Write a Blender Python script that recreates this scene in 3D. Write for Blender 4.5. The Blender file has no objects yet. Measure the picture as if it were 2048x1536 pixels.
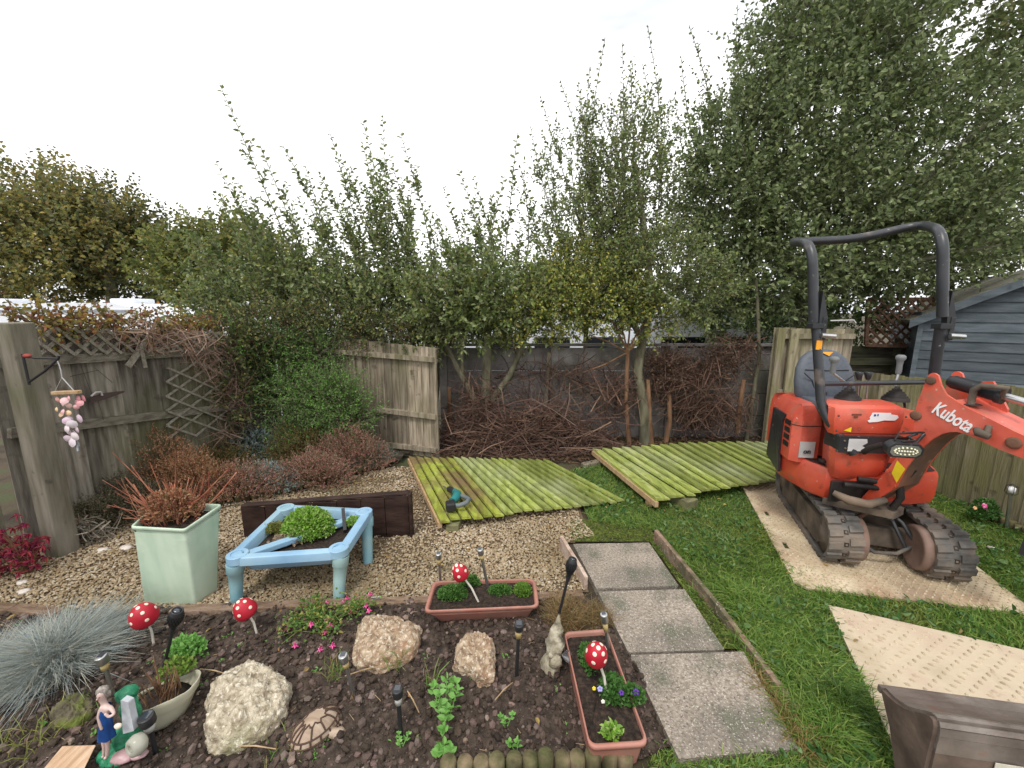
import bpy, math, random
import numpy as np
from mathutils import Vector, Matrix, noise as mnoise
R = math.radians
random.seed(7)
rng = np.random.default_rng(11)
scene = bpy.context.scene
col = scene.collection
# ---------------------------------------------------------------- camera, sky, sun
CH, CF, CP = 1.7, 815.0, R(10.2)
cam = bpy.data.cameras.new('camera'); camo = bpy.data.objects.new('camera', cam); col.objects.link(camo)
camo.location = (0, 0, CH); camo.rotation_euler = (R(90) - CP, 0, 0)
cam.lens = CF / 2048 * 36; cam.sensor_width = 36; cam.clip_start = 0.05; cam.clip_end = 600
scene.camera = camo
SUN_EL, SUN_AZ = R(58), R(200)      # azimuth measured clockwise from +Y
w = bpy.data.worlds.new('World'); scene.world = w; w.use_nodes = True
nt = w.node_tree; nt.nodes.clear()
def nd(t, nt_, **k):
    n = nt_.nodes.new(t)
    for a, b in k.items(): setattr(n, a, b)
    return n
wo = nd('ShaderNodeOutputWorld', nt); bg = nd('ShaderNodeBackground', nt); sky = nd('ShaderNodeTexSky', nt)
sky.sky_type = 'NISHITA'; sky.sun_disc = False; sky.sun_elevation = SUN_EL; sky.sun_rotation = SUN_AZ
sky.air_density = 1.0; sky.dust_density = 4.0
hs = nd('ShaderNodeHueSaturation', nt); hs.inputs['Saturation'].default_value = 0.25
nt.links.new(sky.outputs[0], hs.inputs['Color'])
tc = nd('ShaderNodeTexCoord', nt); mp = nd('ShaderNodeMapping', nt); mp.inputs['Scale'].default_value = (1, 1, 3)
ns = nd('ShaderNodeTexNoise', nt); ns.inputs['Scale'].default_value = 1.6; ns.inputs['Detail'].default_value = 5
cr = nd('ShaderNodeValToRGB', nt); cr.color_ramp.elements[0].position = .33; cr.color_ramp.elements[1].position = .56
cr.color_ramp.elements[0].color = (.46, .48, .52, 1); cr.color_ramp.elements[1].color = (1, 1, 1, 1)
vm = nd('ShaderNodeVectorMath', nt, operation='SCALE'); vm.inputs['Scale'].default_value = 11.5
mx = nd('ShaderNodeMix', nt, data_type='RGBA'); mx.inputs[0].default_value = .9
nt.links.new(tc.outputs['Generated'], mp.inputs[0]); nt.links.new(mp.outputs[0], ns.inputs[0]); nt.links.new(ns.outputs[0], cr.inputs[0])
nt.links.new(cr.outputs[0], vm.inputs[0]); nt.links.new(hs.outputs[0], mx.inputs[6]); nt.links.new(vm.outputs[0], mx.inputs[7])
nt.links.new(mx.outputs[2], bg.inputs[0]); nt.links.new(bg.outputs[0], wo.inputs[0]); bg.inputs[1].default_value = 0.12
sl = bpy.data.lights.new('sun', 'SUN'); so = bpy.data.objects.new('sun', sl); col.objects.link(so)
sl.energy = 1.5; sl.angle = R(14); sl.color = (1, .96, .9)
so.rotation_euler = (R(90) - SUN_EL, 0, -SUN_AZ + math.pi)
scene.view_settings.view_transform = 'Standard'; scene.view_settings.look = 'None'
scene.view_settings.exposure = 0.4; scene.view_settings.gamma = 1.0
# ---------------------------------------------------------------- pixel helpers (photo pixels, 2048 x 1536)
def ray(px, py):
    a = (px - 1024) / CF; b = (768 - py) / CF
    return (a, math.cos(CP) + b * math.sin(CP), -math.sin(CP) + b * math.cos(CP))
def G(px, py, z=0.0):
    d = ray(px, py); t = (z - CH) / d[2]; return Vector((d[0] * t, d[1] * t, z))
def Y(px, py, y):
    d = ray(px, py); t = y / d[1]; return Vector((d[0] * t, y, CH + d[2] * t))
def PL(px, py, A, n):              # pixel on the vertical plane through A with plan normal n
    d = ray(px, py); t = (A[0] * n[0] + A[1] * n[1]) / (d[0] * n[0] + d[1] * n[1])
    return Vector((d[0] * t, d[1] * t, CH + d[2] * t))
# ---------------------------------------------------------------- tagging
def tag(o, label=None, cat=None, group=None, kind=None):
    if label: o['label'] = label
    if cat: o['category'] = cat
    if group: o['group'] = group
    if kind: o['kind'] = kind
    return o
def thing(name, label, cat, loc=(0, 0, 0), group=None):
    o = bpy.data.objects.new(name, None); col.objects.link(o); o.location = loc; o.empty_display_size = .1
    return tag(o, label, cat, group)
WL = {}
def wloc(o):
    v = Vector((0, 0, 0))
    while o is not None: v += Vector(o.location); o = o.parent
    return v
def link(name, me, mat, parent=None, loc=None, label=None):
    off = wloc(parent) if parent is not None else (Vector(loc) if loc is not None else Vector((0, 0, 0)))
    if off.length > 0: me.transform(Matrix.Translation(-off))
    o = bpy.data.objects.new(name, me); col.objects.link(o)
    if parent is not None: o.parent = parent
    elif loc is not None: o.location = loc
    if mat is not None:
        for m_ in (mat if isinstance(mat, (list, tuple)) else [mat]): me.materials.append(m_)
    if label: o['label'] = label
    return o
def copy_tree(o, parent=None):
    c = o.copy(); col.objects.link(c); c.parent = parent
    for ch in list(o.children): copy_tree(ch, c)
    return c
# ---------------------------------------------------------------- mesh builder
def frame(d):
    d = Vector(d).normalized(); a = Vector((0, 0, 1)) if abs(d.z) < .95 else Vector((1, 0, 0))
    x = d.cross(a).normalized(); y = x.cross(d).normalized(); return x, y, d
class MB:
    def __init__(s): s.v = []; s.f = []; s.s = []; s.m = []; s.mi = 0
    def add(s, v, f, smooth=False):
        k = len(s.v); s.v += [tuple(p) for p in v]; s.f += [tuple(k + i for i in q) for q in f]; s.s += [smooth] * len(f); s.m += [s.mi] * len(f); return s
    def hexa(s, b, t):
        return s.add(list(b) + list(t), [(3, 2, 1, 0), (4, 5, 6, 7), (0, 1, 5, 4), (1, 2, 6, 5), (2, 3, 7, 6), (3, 0, 4, 7)])
    def box(s, c, size, ax=None):
        c = Vector(c); X, Yv, Z = ax if ax else (Vector((1, 0, 0)), Vector((0, 1, 0)), Vector((0, 0, 1)))
        X = Vector(X) * size[0] / 2; Yv = Vector(Yv) * size[1] / 2; Z = Vector(Z) * size[2] / 2
        b = [c - X - Yv - Z, c + X - Yv - Z, c + X + Yv - Z, c - X + Yv - Z]; return s.hexa(b, [p + 2 * Z for p in b])
    def bar(s, p0, p1, w_, h_, up=(0, 0, 1)):
        p0 = Vector(p0); p1 = Vector(p1); d = (p1 - p0); L_ = d.length; d.normalize()
        x = d.cross(Vector(up)); x = x.normalized() if x.length > 1e-4 else Vector((1, 0, 0)); z = x.cross(d).normalized()
        return s.box((p0 + p1) / 2, (w_, L_, h_), (x, d, z))
    def tube(s, pts, r, n=8, cap=True, smooth=True):
        pts = [Vector(p) for p in pts]; N = len(pts)
        if not hasattr(r, '__len__'): r = [r] * N
        d0 = (pts[1] - pts[0]).normalized(); x, y, _ = frame(d0); V = []
        for i, p in enumerate(pts):
            d = (pts[min(i + 1, N - 1)] - pts[max(i - 1, 0)]).normalized()
            x = (x - d * x.dot(d)).normalized(); y = d.cross(x)
            for k in range(n):
                a = 2 * math.pi * k / n; V.append(p + (x * math.cos(a) + y * math.sin(a)) * r[i])
        Fs = [(i * n + k, i * n + (k + 1) % n, (i + 1) * n + (k + 1) % n, (i + 1) * n + k) for i in range(N - 1) for k in range(n)]
        s.add(V, Fs, smooth)
        if cap:
            s.add([V[k] for k in range(n)][::-1], [tuple(range(n))]); s.add(V[-n:], [tuple(range(n))])
        return s
    def lathe(s, prof, c=(0, 0, 0), axis=(0, 0, 1), n=20, smooth=True, sx=1):
        x, y, d = frame(axis); c = Vector(c); V = []
        for (r_, z_) in prof:
            for k in range(n):
                a = 2 * math.pi * k / n; V.append(c + d * z_ + (x * math.cos(a) * sx + y * math.sin(a)) * r_)
        N = len(prof)
        return s.add(V, [(i * n + k, i * n + (k + 1) % n, (i + 1) * n + (k + 1) % n, (i + 1) * n + k) for i in range(N - 1) for k in range(n)], smooth)
    def prism(s, pts, ext, smooth=False):
        pts = [Vector(p) for p in pts]; e = Vector(ext); n = len(pts)
        s.add(pts + [p + e for p in pts], [tuple(range(n))[::-1], tuple(range(n, 2 * n))])
        s.add(pts + [p + e for p in pts], [(i, (i + 1) % n, n + (i + 1) % n, n + i) for i in range(n)], smooth); return s
    def ball(s, c, r, n=10, jit=0, seed=0, freq=2):
        c = Vector(c); r = Vector(r) if hasattr(r, '__len__') else Vector((r, r, r)); V = []; m = n * 2
        for i in range(n + 1):
            th = math.pi * i / n
            for k in range(m):
                ph = 2 * math.pi * k / m; u = Vector((math.sin(th) * math.cos(ph), math.sin(th) * math.sin(ph), math.cos(th)))
                f = 1 + (jit * mnoise.noise(u * freq + Vector((seed, seed * 2, 0))) if jit else 0)
                V.append(c + Vector((u.x * r.x, u.y * r.y, u.z * r.z)) * f)
        return s.add(V, [(i * m + k, (i + 1) * m + k, (i + 1) * m + (k + 1) % m, i * m + (k + 1) % m) for i in range(n) for k in range(m)], True)
    def xf(s, M_):
        s.v = [tuple(M_ @ Vector(p)) for p in s.v]; return s
    def mesh(s):
        me = bpy.data.meshes.new('m'); me.from_pydata(s.v, [], s.f); me.polygons.foreach_set('use_smooth', s.s); me.polygons.foreach_set('material_index', s.m); me.update(); return me
    def build(s, name, mat, parent=None, loc=None, bevel=0, label=None, seg=2):
        o = link(name, s.mesh(), mat, parent, loc, label)
        if bevel:
            b = o.modifiers.new('b', 'BEVEL'); b.width = bevel; b.segments = seg; b.limit_method = 'ANGLE'; b.angle_limit = R(40)
        return o
def arr_mesh(V, F, k, smooth=False, matidx=None):     # V (n,3), F (m,k)
    me = bpy.data.meshes.new('m'); V = np.ascontiguousarray(V, dtype=np.float32); F = np.ascontiguousarray(F, dtype=np.int32)
    me.vertices.add(len(V)); me.vertices.foreach_set('co', V.ravel()); m = len(F)
    me.loops.add(m * k); me.loops.foreach_set('vertex_index', F.ravel()); me.polygons.add(m)
    me.polygons.foreach_set('loop_start', np.arange(m, dtype=np.int32) * k); me.polygons.foreach_set('loop_total', np.full(m, k, dtype=np.int32))
    me.polygons.foreach_set('use_smooth', np.full(m, smooth)); me.update(calc_edges=True); me.validate(); return me
def nrm(a): return a / np.maximum(np.linalg.norm(a, axis=-1, keepdims=True), 1e-9)
def rdir(n, rg=None): return nrm((rg or rng).normal(size=(n, 3)))
class AB:                          # array builder of quads
    def __init__(s): s.V = []; s.F = []; s.n = 0
    def add(s, V, F): s.V.append(V); s.F.append(F + s.n); s.n += len(V); return s
    def mesh(s, smooth=False): return arr_mesh(np.concatenate(s.V), np.concatenate(s.F), 4, smooth)
    def build(s, name, mat, parent=None, loc=None, smooth=False): return link(name, s.mesh(smooth), mat, parent, loc)
def leaves(ab, P, D, L, W, fold=.25, rg=None, curl=.15):
    n = len(P); D = nrm(D); side = nrm(np.cross(D, rdir(n, rg) + np.array([0, 0, .8]))); up = np.cross(side, D)
    L = np.broadcast_to(L, (n,))[:, None]; W = np.broadcast_to(W, (n,))[:, None]
    b = P; t = P + D * L - up * L * curl; m1 = P + D * L * .33; m2 = P + D * L * .7 - up * L * curl * .4
    V = np.stack([b, m1 + side * W * .5 + up * W * fold, m2 + side * W * .42 + up * W * fold, t, m2 - side * W * .42 + up * W * fold, m1 - side * W * .5 + up * W * fold], 1).reshape(-1, 3)
    k = np.arange(n)[:, None] * 6; F = np.concatenate([k + np.array([0, 1, 2, 3]), k + np.array([0, 3, 4, 5])], 0)
    return ab.add(V, F)
def blades(ab, P, D, L, W, droop=.3, rg=None):       # two segment grass blades, 6 verts
    n = len(P); D = nrm(D); side = nrm(np.cross(D, rdir(n, rg))); L = np.broadcast_to(L, (n,))[:, None]; W = np.broadcast_to(W, (n,))[:, None]
    h = D * np.array([1, 1, 0]); out = nrm(h + 1e-6); z = np.array([0, 0, 1.])
    m = P + D * L * .5; t = P + D * L + (out * .5 - z) * L * droop
    V = np.stack([P - side * W * .5, P + side * W * .5, m + side * W * .42, m - side * W * .42, t + side * W * .08, t - side * W * .08], 1).reshape(-1, 3)
    k = np.arange(n)[:, None] * 6; F = np.concatenate([k + np.array([0, 1, 2, 3]), k + np.array([3, 2, 4, 5])], 0)
    return ab.add(V, F)
def twigs(ab, A, B, C, r0, r1):                        # three ring, 3 sided tubes from A over B to C
    n = len(A); d = nrm(C - A); x = nrm(np.cross(d, rdir(n))); y = np.cross(d, x)
    r0 = np.broadcast_to(r0, (n,))[:, None]; r1 = np.broadcast_to(r1, (n,))[:, None]; V = []
    for p, r_ in ((A, r0), (B, (r0 + r1) / 2), (C, r1)):
        for k in range(3):
            a = 2 * math.pi * k / 3; V.append(p + (x * math.cos(a) + y * math.sin(a)) * r_)
    V = np.stack(V, 1).reshape(-1, 3); k = np.arange(n)[:, None] * 9
    F = np.concatenate([k + np.array([i * 3 + j, i * 3 + (j + 1) % 3, i * 3 + 3 + (j + 1) % 3, i * 3 + 3 + j]) for i in range(2) for j in range(3)], 0)
    return ab.add(V, F)
# ---------------------------------------------------------------- value noise
_T = np.random.default_rng(3).random((64, 64, 64))
def vn(P, s=1.0, oct=3):
    P = np.asarray(P, dtype=float); P = np.concatenate([P, np.zeros((len(P), 3 - P.shape[1]))], 1) * s + 100.3; o = np.zeros(len(P)); a = 1.; tot = 0
    for _ in range(oct):
        i = np.floor(P).astype(int); f = P - i; f = f * f * (3 - 2 * f); r = 0
        for dx in (0, 1):
            for dy in (0, 1):
                for dz in (0, 1):
                    wgt = (f[:, 0] if dx else 1 - f[:, 0]) * (f[:, 1] if dy else 1 - f[:, 1]) * (f[:, 2] if dz else 1 - f[:, 2])
                    r = r + wgt * _T[(i[:, 0] + dx) % 64, (i[:, 1] + dy) % 64, (i[:, 2] + dz) % 64]
        o += a * r; tot += a; a *= .5; P = P * 2.03 + 7.1
    return o / tot
def inpoly(P, poly):
    x, y = P[:, 0], P[:, 1]; r = np.zeros(len(P), bool); n = len(poly)
    for i in range(n):
        x0, y0 = poly[i][:2]; x1, y1 = poly[(i + 1) % n][:2]
        c = ((y0 > y) != (y1 > y)); r ^= c & (x < (x1 - x0) * (y - y0) / ((y1 - y0) or 1e-9) + x0)
    return r
def sample(poly, n, near=True, rg=None):
    rg = rg or rng; a = np.array([p[:2] for p in poly]); lo = a.min(0); hi = a.max(0); out = []; tot = 0
    while tot < n:
        p = lo + rg.random((n * 3, 2)) * (hi - lo); p = p[inpoly(p, poly)]
        if near: p = p[rg.random(len(p)) < np.clip(1.6 / np.maximum(p[:, 1], .5), 0, 1) ** 1.3]
        out.append(p); tot += len(p)
    return np.concatenate(out)[:n]
# ---------------------------------------------------------------- materials
def pbr(name):
    m = bpy.data.materials.new(name); m.use_nodes = True; n = m.node_tree; b = n.nodes['Principled BSDF']; return m, n, b
def ramp(n, cols, lo=.3, hi=.7, mode='LINEAR'):
    r = nd('ShaderNodeValToRGB', n); e = r.color_ramp.elements; k = len(cols); r.color_ramp.interpolation = mode
    while len(e) < k: e.new(.5)
    for i, c in enumerate(cols): e[i].position = lo + (hi - lo) * i / max(k - 1, 1)
    for i, c in enumerate(cols): e[i].color = (*c, 1)
    return r
def mat(name, cols, scale=8, rough=.75, bump=.3, bscale=None, stretch=(1, 1, 1), rot=(0, 0, 0), metal=0, spec=.3, island=0, icols=None, patch=None, detail=6, lo=.32, hi=.68, trans=0, sss=0, emit=None, coat=0):
    m, n, b = pbr(name); L = n.links.new
    t = nd('ShaderNodeTexCoord', n); mp_ = nd('ShaderNodeMapping', n); mp_.inputs['Scale'].default_value = stretch; mp_.inputs['Rotation'].default_value = rot
    L(t.outputs['Object'], mp_.inputs[0]); ns_ = nd('ShaderNodeTexNoise', n); ns_.inputs['Scale'].default_value = scale; ns_.inputs['Detail'].default_value = detail
    L(mp_.outputs[0], ns_.inputs[0]); r = ramp(n, cols, lo, hi); L(ns_.outputs[0], r.inputs[0]); c = r.outputs[0]
    if island or icols:
        g = nd('ShaderNodeNewGeometry', n); r2 = ramp(n, icols or [(.55, .55, .55), (1.35, 1.35, 1.35)], 0, 1, 'LINEAR'); L(g.outputs['Random Per Island'], r2.inputs[0])
        x = nd('ShaderNodeMix', n, data_type='RGBA', blend_type='MIX' if icols else 'MULTIPLY'); x.inputs[0].default_value = island or 1
        L(c, x.inputs[6]); L(r2.outputs[0], x.inputs[7]); c = x.outputs[2]
    for pt in (patch or []):       # (colour, scale, threshold, softness, amount)
        pc, ps, th, sf, am = pt; pn = nd('ShaderNodeTexNoise', n); pn.inputs['Scale'].default_value = ps; pn.inputs['Detail'].default_value = 5; L(t.outputs['Object'], pn.inputs[0])
        mr = nd('ShaderNodeMapRange', n); mr.inputs[1].default_value = th - sf; mr.inputs[2].default_value = th + sf; mr.inputs[4].default_value = am; L(pn.outputs[0], mr.inputs[0])
        x = nd('ShaderNodeMix', n, data_type='RGBA'); L(mr.outputs[0], x.inputs[0]); L(c, x.inputs[6]); x.inputs[7].default_value = (*pc, 1); c = x.outputs[2]
    L(c, b.inputs['Base Color']); b.inputs['Roughness'].default_value = rough; b.inputs['Metallic'].default_value = metal; b.inputs['Specular IOR Level'].default_value = spec
    if coat: b.inputs['Coat Weight'].default_value = coat
    if bump:
        bn = nd('ShaderNodeTexNoise', n); bn.inputs['Scale'].default_value = bscale or scale * 3; bn.inputs['Detail'].default_value = 5; L(mp_.outputs[0], bn.inputs[0])
        bp = nd('ShaderNodeBump', n); bp.inputs['Strength'].default_value = bump; bp.inputs['Distance'].default_value = .01; L(bn.outputs[0], bp.inputs['Height']); L(bp.outputs[0], b.inputs['Normal'])
    if emit: b.inputs['Emission Color'].default_value = (*emit[:3], 1); b.inputs['Emission Strength'].default_value = emit[3]
    if trans:
        tr = nd('ShaderNodeBsdfTranslucent', n); L(c, tr.inputs[0]); ms = nd('ShaderNodeMixShader', n); ms.inputs[0].default_value = trans
        o = n.nodes['Material Output']; L(b.outputs[0], ms.inputs[1]); L(tr.outputs[0], ms.inputs[2]); L(ms.outputs[0], o.inputs[0])
    return m
def leafmat(name, cols, rough=.55, trans=.3, spec=.35):
    return mat(name, [(.5, .5, .5), (.5, .5, .5)], bump=0, icols=cols, rough=rough, trans=trans, spec=spec)
def flat(name, c, rough=.5, metal=0, spec=.5, var=.12, bump=.05, scale=12, **k):
    return mat(name, [tuple(x * (1 - var) for x in c), tuple(min(1, x * (1 + var)) for x in c)], scale=scale, rough=rough, metal=metal, spec=spec, bump=bump, **k)
# ================================================================ SETTING: ground
def g2(*pts, z=0): return [tuple(G(x, y, z)) for x, y in pts]
LAWN = g2((1120, 950), (1150, 985), (1180, 1045), (1250, 1062), (1312, 1062), (1385, 1150), (1455, 1235), (1540, 1345), (1612, 1430), (1630, 1480), (1560, 1530), (1330, 1560)) + [(.3, .9, 0), (3, .7, 0), (3.95, 1.6, 0), (4.0, 4.9, 0), (1.9, 4.8, 0), (1.0, 4.35, 0)]
MOSS = g2((1130, 1050), (1180, 1040), (1300, 1055), (1312, 1090), (1380, 1175), (1460, 1270), (1600, 1440), (1575, 1475), (1480, 1300), (1440, 1300), (1360, 1170), (1300, 1085), (1145, 1085))
GRAVEL = [(-3.45, 1.75, 0)] + [(-3.55, 3.0, 0)] + g2((230, 1035), (500, 1000), (640, 975), (740, 945), (790, 935), (1130, 950), (1160, 1040), (1190, 1075), (1140, 1085), (1130, 1100), (1170, 1185), (840, 1203), (360, 1222)) + [(-3.3, 1.86, 0)]
BED = [(-3.4, 1.8, 0)] + g2((0, 1228), (360, 1226), (840, 1206), (1165, 1192), (1200, 1230), (1265, 1330), (1345, 1500)) + [(.42, 1.24, 0), (-.1, 1.22, 0), (-3.0, 1.0, 0)]
def terr(x, y):
    t = np.clip((y - 5.9) / 2.0, 0, 1); return -.9 * t * t * (3 - 2 * t)
m_ground = mat('soil_and_weeds', [(.035, .028, .018), (.075, .055, .035), (.06, .075, .03)], scale=3, rough=.95, bump=.6, bscale=40)
xs = np.concatenate([np.linspace(-300, -10, 16), np.linspace(-9, 9, 46), np.linspace(10, 300, 16)]); ys = np.concatenate([np.linspace(-60, -2, 8), np.linspace(-1, 12, 53), np.linspace(14, 400, 20)])
XX, YY = np.meshgrid(xs, ys); V = np.stack([XX.ravel(), YY.ravel(), terr(XX, YY).ravel() - .012], 1); nx = len(xs)
ii = (np.arange(len(ys) - 1)[:, None] * nx + np.arange(nx - 1)).ravel(); F = np.stack([ii, ii + 1, ii + nx + 1, ii + nx], 1)
tag(link('ground', arr_mesh(V, F, 4, True), m_ground), kind='structure')
def sheet(name, poly, z, m, step=None, fn=None):
    if fn is None:
        b = MB(); b.add([(p[0], p[1], z) for p in poly], [tuple(range(len(poly)))]); o = b.build(name, m)
        if o.data.polygons[0].normal.z < 0: o.data.flip_normals()
        return tag(o, kind='structure')
    a = np.array([p[:2] for p in poly]); lo = a.min(0) - step; hi = a.max(0) + step
    gx = np.arange(lo[0], hi[0], step); gy = np.arange(lo[1], hi[1], step); X_, Y_ = np.meshgrid(gx, gy); P = np.stack([X_.ravel(), Y_.ravel()], 1)
    k = len(gx); i_ = (np.arange(len(gy) - 1)[:, None] * k + np.arange(k - 1)).ravel(); F_ = np.stack([i_, i_ + 1, i_ + k + 1, i_ + k], 1)
    F_ = F_[inpoly(P[F_].mean(1), poly)]; used = np.unique(F_); mp_ = -np.ones(len(P), int); mp_[used] = np.arange(len(used)); P = P[used]; F_ = mp_[F_]
    return tag(link(name, arr_mesh(np.column_stack([P, fn(P)]), F_, 4, True), m), kind='structure')
m_lawn = mat('lawn_base', [(0.039, 0.058, 0.019), (0.065, 0.091, 0.026), (0.091, 0.117, 0.033)], scale=9, rough=.95, bump=.5, bscale=120)
sheet('lawn', LAWN, .004, m_lawn)
m_mossg = mat('moss_ground', [(.05, .04, .025), (.08, .1, .02), (.15, .18, .03)], scale=14, rough=.95, bump=.8, bscale=90)
sheet('moss_strip', MOSS, .008, m_mossg)
m_gravb = mat('gravel_base', [(.06, .045, .03), (.17, .12, .07), (.12, .09, .055)], scale=120, rough=.95, bump=.8, bscale=160)
sheet('gravel_bed', GRAVEL, 0, m_gravb, .06, lambda P: .0 + .015 * vn(P, 3) - .004)
def soilz(P): return .02 + .08 * vn(P, 4, 3) + .05 * vn(P, 22, 3) + .022 * vn(P, 75, 2) - .07
m_soil = mat('bed_soil', [(0.024, 0.017, 0.013), (0.055, 0.040, 0.030), (0.099, 0.072, 0.056)], scale=26, rough=.92, bump=.9, bscale=110, patch=[((0.110, 0.078, 0.056), 7, .62, .06, .6)])
sheet('soil_bed', BED, 0, m_soil, .012, soilz)
# ---- stones: real small stones by the thousand
_ico = bpy.data.meshes.new('i'); import bmesh
_bm = bmesh.new(); bmesh.ops.create_icosphere(_bm, subdivisions=1, radius=1); ICO = np.array([v.co[:] for v in _bm.verts]); ICOF = np.array([[v.index for v in f.verts] for f in _bm.faces]); _bm.free()
def stones(P, r, rg, flatz=.65, jit=.35):
    n = len(P); S = r[:, None] * (.65 + .7 * rg.random((n, 3))); S[:, 2] *= flatz
    V = ICO[None] * (1 - jit / 2 + jit * rg.random((n, 12, 1))) * S[:, None]
    a = rg.random(n) * 6.28; t = rg.normal(size=n) * .4; ca, sa, ct, st = np.cos(a), np.sin(a), np.cos(t), np.sin(t)
    x = V[..., 0].copy(); z = V[..., 2].copy(); V[..., 0] = x * ct[:, None] + z * st[:, None]; V[..., 2] = -x * st[:, None] + z * ct[:, None]
    x = V[..., 0].copy(); y = V[..., 1].copy(); V[..., 0] = x * ca[:, None] - y * sa[:, None]; V[..., 1] = x * sa[:, None] + y * ca[:, None]
    V = V + P[:, None]; F_ = (np.arange(n)[:, None, None] * 12 + ICOF).reshape(-1, 3); return arr_mesh(V.reshape(-1, 3), F_, 3, False)
rs = np.random.default_rng(21)
P = sample(GRAVEL, 56000, True, rs); pz = .015 * vn(P, 3) + .003 + .006 * rs.random(len(P)); dn = vn(P, 1.7, 3)
keep = rs.random(len(P)) < np.clip((dn - .28) * 6, .35, 1); left = P[:, 0] < -2.3; keep &= ~(left & (rs.random(len(P)) < .35)); P = P[keep]; pz = pz[keep]
m_peb = mat('gravel_stones', [(0.900, 0.900, 0.832), (1, .97, .92)], scale=2.0, rough=.8, bump=0, island=1, icols=None)
def isl(name, cols, rough=.8, patch=None, bump=0, bscale=60, spec=.3):
    m, n, b = pbr(name); L = n.links.new; g = nd('ShaderNodeNewGeometry', n); r = ramp(n, cols, 0, 1); L(g.outputs['Random Per Island'], r.inputs[0]); c = r.outputs[0]
    t = nd('ShaderNodeTexCoord', n)
    for pc, ps, th, sf, am in (patch or []):
        pn = nd('ShaderNodeTexNoise', n); pn.inputs['Scale'].default_value = ps; pn.inputs['Detail'].default_value = 4; L(t.outputs['Object'], pn.inputs[0])
        mr = nd('ShaderNodeMapRange', n); mr.inputs[1].default_value = th - sf; mr.inputs[2].default_value = th + sf; mr.inputs[4].default_value = am; L(pn.outputs[0], mr.inputs[0])
        x = nd('ShaderNodeMix', n, data_type='RGBA'); L(mr.outputs[0], x.inputs[0]); L(c, x.inputs[6]); x.inputs[7].default_value = (*pc, 1); c = x.outputs[2]
    L(c, b.inputs['Base Color']); b.inputs['Roughness'].default_value = rough; b.inputs['Specular IOR Level'].default_value = spec
    if bump:
        bn = nd('ShaderNodeTexNoise', n); bn.inputs['Scale'].default_value = bscale; L(t.outputs['Object'], bn.inputs[0]); bp = nd('ShaderNodeBump', n); bp.inputs['Strength'].default_value = bump; bp.inputs['Distance'].default_value = .01
        L(bn.outputs[0], bp.inputs['Height']); L(bp.outputs[0], b.inputs['Normal'])
    return m
m_peb = isl('gravel_stones', [(.16, .11, .06), (.36, .27, .17), (.46, .37, .25), (.30, .20, .11), (.52, .45, .34), (.24, .16, .09), (.42, .33, .21), (.62, .57, .48)], patch=[((.15, .11, .05), 1.1, .50, .1, .6), ((.06, .055, .02), 4, .63, .05, .5)])
tag(link('gravel_stones', stones(np.column_stack([P, pz]), .0058 + .005 * rs.random(len(P)) ** 2, rs), m_peb), 'loose tan gravel spread over the ground by the fences', 'gravel', kind='stuff')
P = sample(BED, 15000, False, rs); rr = .003 + .015 * rs.random(len(P)) ** 4
m_clod = isl('soil_clods', [(0.024, 0.016, 0.012), (0.060, 0.043, 0.030), (0.033, 0.022, 0.017), (0.105, 0.073, 0.057), (0.045, 0.033, 0.022), (0.149, 0.098, 0.085), (0.067, 0.049, 0.038), (0.194, 0.146, 0.127)], bump=.6)
tag(link('soil_clods', stones(np.column_stack([P, soilz(P) + rr * .35]), rr, rs, .8, .5), m_clod), 'crumbly dark soil clods and small stones across the bed', 'soil', kind='stuff')
P = sample(BED, 260, False, rs); rr = .006 + .010 * rs.random(len(P)) ** 2
m_bst = isl('bed_pebbles', [(.20, .12, .09), (.26, .2, .16), (.14, .08, .06), (.32, .25, .19), (.2, .15, .12)], bump=.4)
tag(link('bed_pebbles', stones(np.column_stack([P, soilz(P) + rr * .5]), rr, rs, .8), m_bst), 'scattered small pinkish stones on the dark soil', 'pebbles', kind='stuff')
# ---- leaf litter at the back
LIT = [(-.8, 4.35, 0), (1.0, 4.4, 0), (3.3, 4.75, 0), (3.3, 5.25, 0), (-.9, 5.25, 0)]
P = sample(LIT, 5200, False, rs); ab = AB(); leaves(ab, np.column_stack([P, .005 + .05 * rs.random(len(P))]), rdir(len(P), rs) * [1, 1, .25], .03 + .03 * rs.random(len(P)), .02, rg=rs)
tag(ab.build('leaf_litter', leafmat('litter', [(.05, .03, .02), (.10, .06, .035), (.16, .09, .05), (.06, .04, .03), (.2, .14, .07)], trans=.1)), 'brown fallen leaves on the soil behind the fallen fence panels', 'leaf litter', kind='stuff')
# ---- grass
def grass(poly, n, hlo, hhi, wd=.0035, lean=.55, z=.0, rg=None, near=True, mask=None, clump=3.0):
    rg = rg or rng; P = sample(poly, n, near, rg)
    if mask is not None: P = P[mask(P)]
    k = vn(P, clump, 2); D = np.column_stack([rg.normal(size=(len(P), 2)) * lean, np.ones(len(P))]); ang = vn(P, 2.2, 2) * 12; D[:, 0] += .45 * np.cos(ang); D[:, 1] += .45 * np.sin(ang)
    ab = AB(); blades(ab, np.column_stack([P, np.full(len(P), z)]), D, (hlo + (hhi - hlo) * rg.random(len(P))) * (.4 + 1.25 * k), wd * (.7 + .7 * rg.random(len(P))), .35, rg); return ab
MATA = G(1592, 1182); MATB = MATA + Vector((.98, -.19, 0)) * 1.22; MATU = (MATB - MATA).normalized(); MATV = Vector((.19, .98, 0)).normalized()
MVU = Vector((.31, .95, 0)).normalized()
MAT1 = [MATA, MATB, MATB + MVU * 2.2, MATA + MVU * 2.2]
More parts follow.
